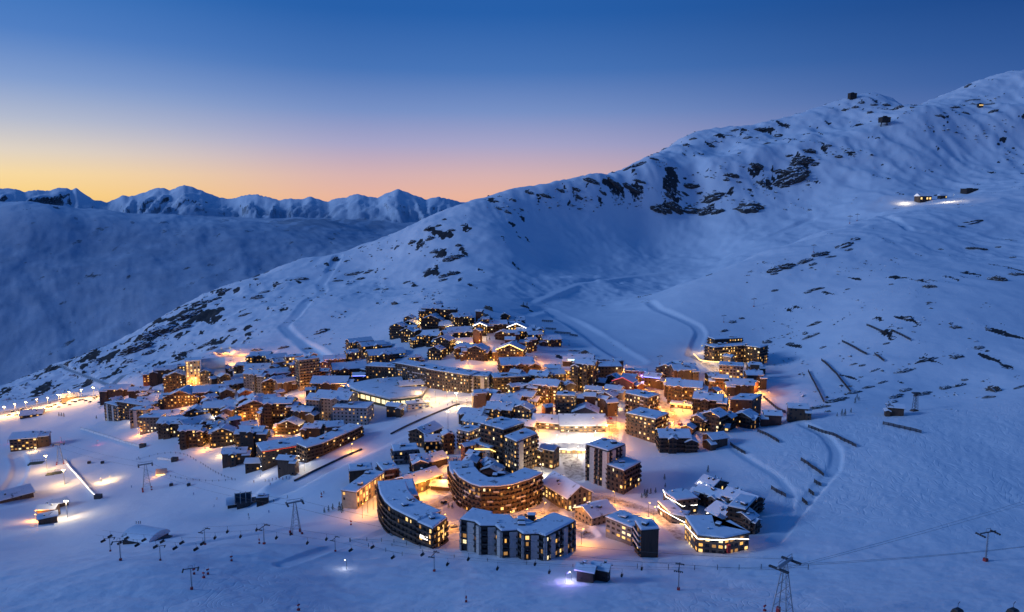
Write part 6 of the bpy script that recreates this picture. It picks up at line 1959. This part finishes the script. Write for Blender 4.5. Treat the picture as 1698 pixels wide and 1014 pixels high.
outcrop(1242, 337, 42, 22, 'big rounded dark crag standing alone in the amphitheatre', None)
outs([(1145,304,34,13),(1182,322,34,14),(1110,322,20,7),(1136,320,14,5),(1108,312,10,4),(1160,318,10,5),(1255,272,20,10),(1212,287,24,11),(1205,296,10,5),(1225,300,10,4)], 'dark crag among the cliffs of the amphitheatre wall', 'crags of the amphitheatre wall')
outs([(1310,293,60,18,15),(1322,278,46,18,15),(1290,282,20,8,15),(1330,262,40,15,12),(1342,248,22,9,12),(1308,256,12,6),(1262,300,14,8),(1300,306,18,7),(1352,270,12,6),(1390,258,12,6),(1372,240,12,5)], 'jagged crag on the steep face below the summit', 'crags below the summit')
outs([(852,330,10,5),(878,318,16,6),(905,322,18,6),(930,314,16,6),(955,312,14,6),(982,298,28,8),(1020,302,30,9,-8),(1045,308,34,10,-10),(1060,298,20,7),(960,326,12,5),(1000,318,14,5),(842,350,12,6),(822,332,10,5),(828,345,8,5),(865,346,9,4)], 'small crag along the long dark ridge line', 'crags along the ridge line')
outs([(752,424,30,12,18),(745,452,30,12,20),(735,462,14,8),(714,392,14,10,30),(684,398,12,10,30),(708,378,10,6),(727,372,10,6),(748,380,12,6),(737,362,8,5),(760,404,10,8),(720,415,14,6),(700,402,12,6),(768,372,8,4)], 'crag on the shoulder left of the amphitheatre', 'crags on the left shoulder')
outs([(1150,228,12,6),(1138,238,12,8,20),(1180,240,14,5),(1218,214,16,5,10),(1260,212,18,6,12),(1240,226,14,5),(1290,222,14,7),(1272,236,12,5),(1400,180,8,6),(1428,168,10,5),(1450,172,12,6),(1470,172,12,6),(1490,176,14,7,-20),(1418,176,10,6),(1443,184,10,5),(1462,196,10,4),(1582,176,20,5,5),(1558,190,16,5),(1602,186,14,5),(1648,182,14,5),(1605,140,14,5,15),(1060,270,30,8,15),(1040,278,24,7,15),(1085,262,14,5,15)], 'small crag along the summit ridge', 'crags along the summit ridge')
outs([(1295,440,42,14,12),(1335,430,28,10,25),(1362,418,36,11,25),(1398,404,40,11,25),(1418,394,20,7,25),(1348,436,16,6,20),(1378,424,18,6,20),(1408,412,18,6,20),(1284,452,14,6)], 'crag of the diagonal rock band on the right hill', 'crags of the diagonal rock band')
outs([(1350,478,32,7,5),(1340,483,12,5),(1280,448,10,6),(1610,366,44,8,18),(1595,374,18,5,15),(1655,458,26,16),(1688,452,26,9),(1542,472,20,10),(1506,524,14,11),(1352,534,24,7),(1345,555,28,8,10),(1272,564,16,9),(1310,568,12,7),(1335,550,8,8),(1478,470,8,4),(1540,500,10,4),(1585,540,18,8),(1640,545,8,5),(1470,568,10,4),(1200,546,14,7,30),(1215,532,12,6,20),(1230,526,10,5),(1365,574,10,5),(1285,480,10,5),(1405,478,8,4),(1560,412,8,4),(1680,425,10,4),(1620,410,30,5),(1655,408,10,4)], 'lone dark rock on the right hill', 'lone rocks on the right hill')
outs([(1358,672,44,10,12),(1388,660,40,10,20),(1416,648,36,8,24),(1440,640,22,6,20),(1462,632,22,6,22)], 'crag of the long rock band above the near slope', 'crags of the long rock band')
outs([(1500,612,36,8,18),(1535,594,44,9,18),(1587,589,24,8,15),(1624,574,20,7,15),(1486,654,28,9,25),(1502,644,28,8,20),(1530,650,32,9,18),(1568,640,26,9,22),(1590,636,24,8,20),(1648,640,16,20),(1640,656,18,8),(1690,640,20,6,18),(1480,664,20,6,20),(1450,612,20,5,20),(1415,602,12,5),(1430,604,12,5),(1372,680,10,6),(1600,628,12,5)], 'slanting crag on the lower right slope', 'crags on the lower right slope')
outs([(226,572,46,24,30),(262,545,50,22,30),(312,520,46,18,35),(335,500,36,12,35),(300,540,30,12,30),(355,495,20,8,30),(375,480,16,6,30),(248,582,26,10,30),(340,570,36,10,10),(352,575,20,10),(425,490,20,7,25),(440,482,18,6,20),(405,520,16,6),(385,545,14,8),(460,470,14,5)], 'dark crag on the spur beyond the left quarter', 'crags on the left spur')
outs([(534,546,24,12,30),(556,426,10,14),(585,452,40,8,15),(612,448,20,8,20),(598,460,16,6,15),(560,464,16,5,15),(500,460,20,6,15),(430,492,18,7),(510,576,16,6),(640,478,10,5),(655,500,6,12,50),(675,466,10,5),(690,500,10,5),(625,478,10,4),(425,578,18,8),(470,574,16,8,20),(870,506,12,8),(880,514,8,5),(810,508,5,14,60),(805,520,4,12,60),(1000,596,30,7,-8),(970,582,8,20,60),(952,580,16,5)], 'rock breaking the snow above the town', 'rocks above the town')

# loose stones too many to count
def scatter():
    n = 0; b = MB(); rr = random.Random(9)
    base = [Vector(v) for v in ((1,0,0),(-.9,.2,0),(0.1,1,0),(0,-.9,.1),(0.1,0.1,.9),(0,0,-.8))]
    fs = [(0,2,4),(2,1,4),(1,3,4),(3,0,4),(2,0,5),(1,2,5),(3,1,5),(0,3,5)]
    zones = [((110,560,380,680),260,(0.8,2.6)), ((560,400,780,500),110,(1,2.5)), ((820,310,1100,350),90,(1.2,3.5)), ((1080,220,1420,350),240,(1.2,3.5)), ((1240,420,1690,680),260,(0.5,1.5)), ((420,440,640,570),90,(0.8,2.2)), ((1380,160,1690,260),110,(1.5,4)), ((940,570,1045,612),60,(0.4,1.0)), ((1180,520,1340,620),90,(0.4,1.2)), ((640,510,800,545),20,(0.4,0.9)), ((0,600,120,670),160,(0.6,2.0))]
    for (x0, y0, x1, y1), cnt, (s0, s1) in zones:
        for _ in range(cnt // 5):
            cx, cy = rr.uniform(x0, x1), rr.uniform(y0, y1)
            for _ in range(5):
                P = hit(cx + rr.gauss(0, 9), cy + rr.gauss(0, 3.5))
                if P.y < 420 or P.y > 3300: continue
                s = rr.uniform(s0, s1) * rr.choice([0.6, 1, 1.5])
                q = Matrix.Rotation(rr.uniform(0, 6.28), 3, 'Z')
                st = rr.uniform(1.0, 2.4)
                b.add([tuple(P + q @ Vector((v.x*s*st, v.y*s, v.z*s*0.7))) for v in base], fs)
    o = b.build('scattered_rocks', 'outcrop_rock')
    tag(o, 'loose dark stones strewn over the snowy slopes', 'rocks', kind='stuff')
scatter()

# ------------------------------------------------------------------ conifers
mat('needles', (0.022, 0.038, 0.024), 0.8, noise=(1.5, 0.4))
mat('bark', (0.05, 0.035, 0.025), 0.9, noise=(1.5, 0.3))
def conifer_mesh(seed, h=5.0):
    r = random.Random(seed); b = MB()
    for i in range(230):
        t = r.random() ** 0.75; z = 0.35 + t * (h - 0.4)
        rad = (1 - t) * h * 0.26 * r.uniform(0.55, 1.1) + 0.06
        a = r.uniform(0, 6.28); l = r.uniform(0.25, 0.55) * (1.15 - 0.6 * t)
        c = Vector((cos(a) * rad * r.uniform(0.3, 1.0), sin(a) * rad * r.uniform(0.3, 1.0), z))
        d = Vector((cos(a + r.uniform(-.5, .5)), sin(a + r.uniform(-.5, .5)), r.uniform(-0.7, 0.05))).normalized() * l
        s = d.cross(Vector((0, 0, 1))).normalized() * l * 0.35
        up = Vector((0, 0, l * 0.22))
        b.add([tuple(c - d*0.4), tuple(c + s + up*0.2), tuple(c + d), tuple(c - s - up*0.2), tuple(c + up)], [(0,1,4),(1,2,4),(2,3,4),(3,0,4)])
    return b.mesh('crown', 'needles'), MB().tube([(0,0,-0.6),(0.03,0,h*0.5),(0,0,h*0.95)], 0.13, 6, 0.03).mesh('trunk', 'bark')
CON = [conifer_mesh(s) for s in (1, 2, 3)]
def conifer(px, py, h, lab, group):
    P = hit(px, py); c = RK.choice(CON)
    t = empty('conifer', P, RK.uniform(0, 6.28)); t.scale = (h / 5.0,) * 3
    link(bpy.data.objects.new('trunk', c[1]), t); link(bpy.data.objects.new('crown', c[0]), t)
    tag(t, lab, 'tree', group)
for x, y, h in ((1069,822,4.5),(1072,825,5),(1079,819,4),(1064,826,3.5),(1087,817,3.5),(1074,818,3.2),(1102,795,4),(1112,820,3.5),(1119,818,3.5),(1103,808,3.2)):
    conifer(x, y, h, 'young conifer between the tower block and the string-lit complex', 'conifers by the string-lit complex')
for x, y, h in ((1174,783,5),(1186,796,3.5),(1196,800,3.5)):
    conifer(x, y, h, 'small conifer uphill of the string-lit complex', 'conifers uphill of the complex')
for x, y, h in ((1396,689,5.5),(1401,689,5.5),(1411,684,4),(1388,690,3.2),(1418,668,5),(1424,664,4),(1421,661,4.5)):
    conifer(x, y, h, 'dark conifer on the crest below the long rock band', 'conifers on the crest')
for x, y, h in ((744,842,3.5),(750,843,3.5),(752,766,3),(757,764,3),(563,846,5.5),(567,850,6),(552,845,4),(545,848,4),(538,850,3.5)):
    conifer(x, y, h, 'dark conifer beside the floodlit and round-fronted blocks', 'conifers beside the front blocks')
for x, y, h in ((868,508,7),(874,506,6),(807,566,5),(812,564,5)):
    conifer(x, y, h, 'dark conifer above the upper chalet row', 'conifers above the chalet row')
for x, y, h in ((98,690,5),(102,690,5),(106,691,5),(160,694,4)):
    conifer(x, y, h, 'dark shrub-like conifer in the snow below the car park', 'conifers below the car park')

# ------------------------------------------------------------------ cars
CARB = [(-2.1,0.35),(2.1,0.35),(2.15,0.75),(1.95,0.98),(1.0,1.05),(0.45,1.5),(-1.25,1.55),(-1.9,1.1),(-2.15,0.95)]
mat('car_dark', (0.02, 0.022, 0.028), 0.3); mat('car_red', (0.25, 0.02, 0.02), 0.35); mat('car_silver', (0.35, 0.36, 0.38), 0.35, metal=0.4); mat('tyre', (0.015, 0.015, 0.016), 0.9)
CARM = {}
def car(px, py, rz, m, lab, group=None, lights=False):
    P = hit(px, py); t = empty('car', P, rz)
    if m not in CARM:
        n = len(CARB); w = 0.88
        vs = [(x, -w * (0.86 if z > 1.2 else 1), z) for x, z in CARB] + [(x, w * (0.86 if z > 1.2 else 1), z) for x, z in CARB]
        fs = [tuple(range(n)), tuple(range(2*n-1, n-1, -1))] + [(i, n+i, n+(i+1) % n, (i+1) % n) for i in range(n)]
        CARM[m] = MB().add(vs, fs).mesh('body', m)
        wh = MB()
        CARM['wheel'] = MB().tube([(0,-0.12,0),(0,0.12,0)], 0.34, 12).mesh('wheel', 'tyre')
        CARM['glass'] = MB().add([(0.98,-.74,1.07),(.48,-.72,1.48),(.48,.72,1.48),(.98,.74,1.07)], [(0,1,2,3)]).mesh('windscreen', 'window_dark')
        CARM['side'] = MB().box(-1.2, -0.01, 1.08, 0.5, 0.01, 1.42).mesh('side_window', 'window_dark')
        CARM['snow'] = MB().box(-1.1, -0.6, 1.56, 0.35, 0.6, 1.68).mesh('roof_snow', 'roof_snow')
        CARM['lamp'] = MB().box(-0.03, -0.18, -0.1, 0.05, 0.18, 0.1).mesh('headlight', 'light_white')
        CARM['tail'] = MB().box(-0.03, -0.18, -0.1, 0.05, 0.18, 0.1).mesh('tail_light', 'light_red')
    link(bpy.data.objects.new('body', CARM[m]), t)
    for sx in (-1.3, 1.3):
        for sy in (-0.8, 0.8):
            o = link(bpy.data.objects.new('wheel', CARM['wheel']), t); o.location = (sx, sy, 0.34)
    link(bpy.data.objects.new('windscreen', CARM['glass']), t).location = (0.03, 0, 0.02)
    for sy in (-0.87, 0.87): link(bpy.data.objects.new('side_window', CARM['side']), t).location = (0, sy * 0.96, 0)
    link(bpy.data.objects.new('roof_snow', CARM['snow']), t)
    if lights:
        for sy in (-0.6, 0.6):
            link(bpy.data.objects.new('headlight', CARM['lamp']), t).location = (2.15, sy, 0.7)
            link(bpy.data.objects.new('tail_light', CARM['tail']), t).location = (-2.2, sy, 0.8)
    tag(t, lab, 'car', group)
for x, y, rz, m, lb in ((876,856,0.3,'car_dark','dark car on the lamplit road behind the zigzag block'), (884,862,1.2,'car_dark','dark car parked at the snowbank behind the zigzag block'), (922,860,2.4,'car_dark','first car in the parked row beside the broad gable chalet'), (928,863,2.4,'car_silver','silver car in the parked row beside the broad gable chalet'), (934,866,2.4,'car_dark','last dark car in the parked row beside the broad gable chalet'),
                        (942,872,0.2,'car_red','red car behind the zigzag block at the road edge'), (736,834,1.0,'car_dark','dark car snowed in inside the bend of the road'), (930,790,0.4,'car_red','red car on the dark part of the square'), (1128,704,0.8,'car_red','red car at the lamplit junction'), (1012,694,1.8,'car_red','red car in the glowing street behind the square'), (752,874,0.5,'car_silver','silver car waiting at the road end by the crescent block'), (968,884,0.9,'car_silver','silver car by the lamp between the chalet and the zigzag block')):
    car(x, y, rz, m, lb, lights='car_red' == m)
for i in range(26):
    car(14 + i * 5.9 + RK.uniform(-1.5, 1.5), 686 - i * 1.05 + RK.uniform(-4, 5), RK.uniform(0, 0.6), RK.choice(['car_dark', 'car_dark', 'car_silver']), 'parked car in the brightly lit car park beyond town', 'cars in the car park')

# ------------------------------------------------------------------ skiers
mat('jacket_dark', (0.03, 0.035, 0.05), 0.8); mat('jacket_red', (0.3, 0.04, 0.03), 0.8); mat('jacket_blue', (0.03, 0.08, 0.3), 0.8); mat('ski', (0.1, 0.1, 0.12), 0.4); mat('helmet', (0.05, 0.05, 0.06), 0.4)
def person_mesh(m):
    V = [(0,0,0.98),(0,0.01,1.2),(0,0,1.42),(0,0.02,1.55),(0,0.03,1.70),(0.11,0,0.95),(0.14,0.08,0.52),(0.15,0.0,0.08),(0.15,0.14,0.05),(-0.11,0,0.95),(-0.14,-0.04,0.52),(-0.15,-0.12,0.08),(-0.15,0.03,0.05),(0.21,0,1.40),(0.30,0.08,1.14),(0.26,0.28,1.0),(0.25,0.36,0.98),(-0.21,0,1.40),(-0.30,0.06,1.14),(-0.27,0.26,0.98),(-0.26,0.34,0.96)]
    Eg = [(0,1),(1,2),(2,3),(3,4),(0,5),(5,6),(6,7),(7,8),(0,9),(9,10),(10,11),(11,12),(2,13),(13,14),(14,15),(15,16),(2,17),(17,18),(18,19),(19,20)]
    R = [.15,.16,.18,.07,.12,.11,.08,.07,.06,.11,.08,.07,.06,.09,.07,.055,.045,.09,.07,.055,.045]
    me = bpy.data.meshes.new('person'); me.from_pydata(V, Eg, [])
    o = bpy.data.objects.new('tmp_person', me); COL.objects.link(o)
    md = o.modifiers.new('skin', 'SKIN'); md.use_smooth_shade = True
    bm = bmesh.new(); bm.from_mesh(me)
    sl = bm.verts.layers.skin.verify()
    for v, r_ in zip(bm.verts, R):
        v[sl].radius = (r_, r_)
        v[sl].use_root = (v.index == 0)
    bm.to_mesh(me); bm.free()
    o.modifiers.new('sub', 'SUBSURF').levels = 1
    dg = bpy.context.evaluated_depsgraph_get()
    out = bpy.data.meshes.new_from_object(o.evaluated_get(dg))
    bpy.data.objects.remove(o)
    out.name = 'person'
    out.materials.clear(); out.materials.append(MATS[m])
    return out
PM = {}
def skier(px, py, lab, group, m):
    if m not in PM:
        PM[m] = person_mesh(m)
    if 'ski' not in PM:
        PM['ski'] = MB().box(-0.05, -0.75, 0.0, 0.05, 0.85, 0.03).add([(-0.05,0.85,0.0),(0.05,0.85,0.0),(0.0,1.0,0.12)], [(0,1,2)]).mesh('ski', 'ski')
        PM['pole'] = MB().tube([(0,0,0),(0,0.1,1.0)], 0.012, 4).mesh('ski_pole', 'ski')
        PM['hair'] = MB().prism([(-.11,-.1),(.11,-.1),(.11,.13),(-.11,.13)], 1.66, 1.82, [(-.06,-.05),(.06,-.05),(.06,.08),(-.06,.08)]).mesh('helmet', 'helmet')
    P = hit(px, py)
    t = empty('person', P, RK.uniform(0, 6.28))
    link(bpy.data.objects.new('body', PM[m]), t); link(bpy.data.objects.new('helmet', PM['hair']), t)
    for sx in (-0.15, 0.15): link(bpy.data.objects.new('ski', PM['ski']), t).location = (sx, 0, 0.0)
    for sx in (-0.26, 0.25): link(bpy.data.objects.new('ski_pole', PM['pole']), t).location = (sx, 0.36, 0.0)
    tag(t, lab, 'person', group)
JK = ['jacket_dark', 'jacket_dark', 'jacket_red', 'jacket_blue']
for x, y in ((452,796),(458,795),(464,794),(469,795),(475,793),(480,794),(446,798)): skier(x, y, 'skier in the small group at the foot of the barrier strip', 'skiers at the barrier strip', RK.choice(JK))
for x, y in ((321,820),(360,828),(355,840),(412,855),(413,861),(436,838),(446,850),(454,832),(477,825),(421,800),(440,798),(448,804),(533,820),(537,818)): skier(x, y, 'skier crossing the snowfield near the ribbed lift station', 'skiers on the snowfield', RK.choice(JK))
for x, y in ((226,868),(230,868),(233,868)): skier(x, y, 'skier standing in the trio above the barrel-roofed garage', 'skiers above the garage', 'jacket_dark')
for x, y in ((230,760),(218,808),(227,762),(700,684),(668,680),(716,676),(690,690)): skier(x, y, 'lone skier out on the piste', 'lone skiers', RK.choice(JK))
for x, y in ((722,668),(729,670),(742,672),(750,668),(776,668),(792,668),(801,672)): skier(x, y, 'person walking on the bright square beside the sports hall', 'people on the bright square', 'jacket_dark')
for x, y in ((912,762),(925,768),(921,776),(948,774),(935,770)): skier(x, y, 'person on the packed snow in front of the marquee', 'people before the marquee', 'jacket_dark')

# ------------------------------------------------------------------ snow guns with red feet
def snow_gun():
    t = empty('snow_gun', (0, 0, 0))
    MB().box(-0.7, -0.7, -1, 0.7, 0.7, 1.1).build('base', 'paint_red', t)
    MB().tube([(0,0,1.1),(0,0,3.0)], 0.12, 6).build('stand', 'steel_dark', t)
    MB().tube([(-0.9,0,3.2),(0.8,0,3.6)], 0.55, 10, 0.45).build('barrel', 'paint_red', t)
    MB().tube([(0.1,0,3.4),(0.9,0.4,7.4)], 0.06, 5).build('lance', 'steel_dark', t)
    return t
for (x, y), lb in zip(((582,870),(384,930),(495,1012),(773,998),(1268,1013),(345,952),(338,958),(430,901),(533,824),(322,952)), ('dark snow gun on the snowfield left of the crescent block', 'red snow gun on the foreground mound', 'red snow gun at the lower edge of the snowfield', 'red snow gun with a tall lance in front of the hut', 'snow gun beside the lattice gondola tower', 'snow gun right of the mound lift tower', 'snow gun beside its twin on the mound', 'twin red snow gun by the second chairlift tower', 'small red snow gun near the ribbed lift station', 'snow gun at the foot of the mound lift tower')):
    o = first_or_copy(PROTO, 'gun', snow_gun, hit(x, y), RK.uniform(0, 6), 0.6)
    tag(o, lb, 'snow gun', 'snow guns')

# lattice service tower on the right slope
def lattice(px, top, base, lab):
    P = hit(px, base); h = pix_uv(px, top)[1] * P.y - P.z
    t = empty('lattice_tower', P)
    for sx in (-1, 1):
        for sy in (-1, 1): MB().tube([(sx*1.6, sy*1.6, -1), (sx*0.9, sy*0.9, h)], 0.16, 5).build('leg', 'steel_dark', t)
    b = MB(); n = 6
    for k in range(n):
        z0, z1 = h*k/n, h*(k+1)/n; f0, f1 = 1.6-0.7*k/n, 1.6-0.7*(k+1)/n
        for sy in (-1, 1): b.tube([(-f0, sy*f0, z0), (f1, sy*f1, z1)], 0.1, 4).tube([(f0, sy*f0, z0), (-f1, sy*f1, z1)], 0.1, 4)
    b.build('bracing', 'steel_dark', t)
    MB().box(-3, -1.2, h, 3, 1.2, h + 0.8).build('head', 'steel_dark', t)
    MB().prism([(-3,-3),(3,-3),(3,3),(-3,3)], -1, 0.8, [(-2,-2),(2,-2),(2,2),(-2,2)]).build('footing', 'wood_brown', t)
    label(t, lab, 'lift tower')
lattice(1517, 652, 681, 'dark lattice lift tower beside the lone cabin')

# buildings on the mountain
def summit_station(px, py, wpx, hpx, lab, legs=False, lit=0.0, gable=False):
    P = hit(px, py)
    k = (P.y*cos(TILT) - P.z*sin(TILT)) / FPX
    w, h = wpx * k, hpx * k
    t = empty('mountain_station', P, 0.2)
    z0 = h * 0.4 if legs else 0
    MB().box(-w/2, -w*0.3, z0 - (0 if legs else 6), w/2, w*0.3, h).build('wall', 'wood_dark', t)
    if gable:
        g = h * 0.55; d = w * 0.3 + 1.2; e = w / 2 + 1.2
        MB().add([(-e,-d,h+0.004),(e,-d,h+0.004),(e,d,h+0.004),(-e,d,h+0.004),(-e,0,h+g),(e,0,h+g)], [(0,1,5,4),(2,3,4,5),(1,2,5),(3,0,4),(3,2,1,0)]).build('roof', 'roof_snow', t)
        chimney_parts(t, w*0.2, w*0.1, h + g*0.5, 1.6, 1.6, 2.2)
    else:
        MB().box(-w/2-0.8, -w*0.3-0.8, h + 0.004, w/2+0.8, w*0.3+0.8, h + 0.9).build('roof', 'trim_dark', t)
        MB().box(-w*0.12, -w*0.1, h + 0.903, w*0.2, w*0.15, h + 0.9 + h*0.18).build('roof_housing', 'trim_dark', t)
    n = 4
    for i in range(n):
        x = -w/2 + w*(i+0.5)/n
        MB().box(x - w*0.07, -w*0.3-0.06, z0 + (h-z0)*0.35, x + w*0.07, -w*0.3+0.02, z0 + (h-z0)*0.75).build('window', 'window_warm' if RK.random() < lit else 'window_dark', t)
    if legs:
        for sx in (-1, 1):
            MB().tube([(sx*w*0.42, 0, -4), (sx*w*0.3, 0, z0)], w*0.05, 6).build('leg', 'steel_dark', t)
    label(t, lab, 'mountain station')
    return t
summit_station(1413, 163, 12, 8, 'square cable car station on the summit')
summit_station(1466, 208, 16, 13, 'open steel lift station on legs below the summit', True)
summit_station(1625, 177, 8, 5, 'small lit station on the highest slope', lit=1.0)
summit_station(1530, 333, 22, 8, 'dark mountain restaurant with lamps on the high shelf', lit=0.25, gable=True)
summit_station(1562, 329, 12, 5, 'small lit hut beside the mountain restaurant', lit=0.5, gable=True)
summit_station(1607, 318, 22, 5, 'low flat station at the edge of the high shelf')
street_lamp(1500, 330, 'white', 9000, 12, 'on the snow before the mountain restaurant')
street_lamp(1568, 326, 'white', 12000, 14, 'beside the small hut of the high shelf')
street_lamp(1580, 324, 'white', 8000, 14, 'behind the small hut of the high shelf')
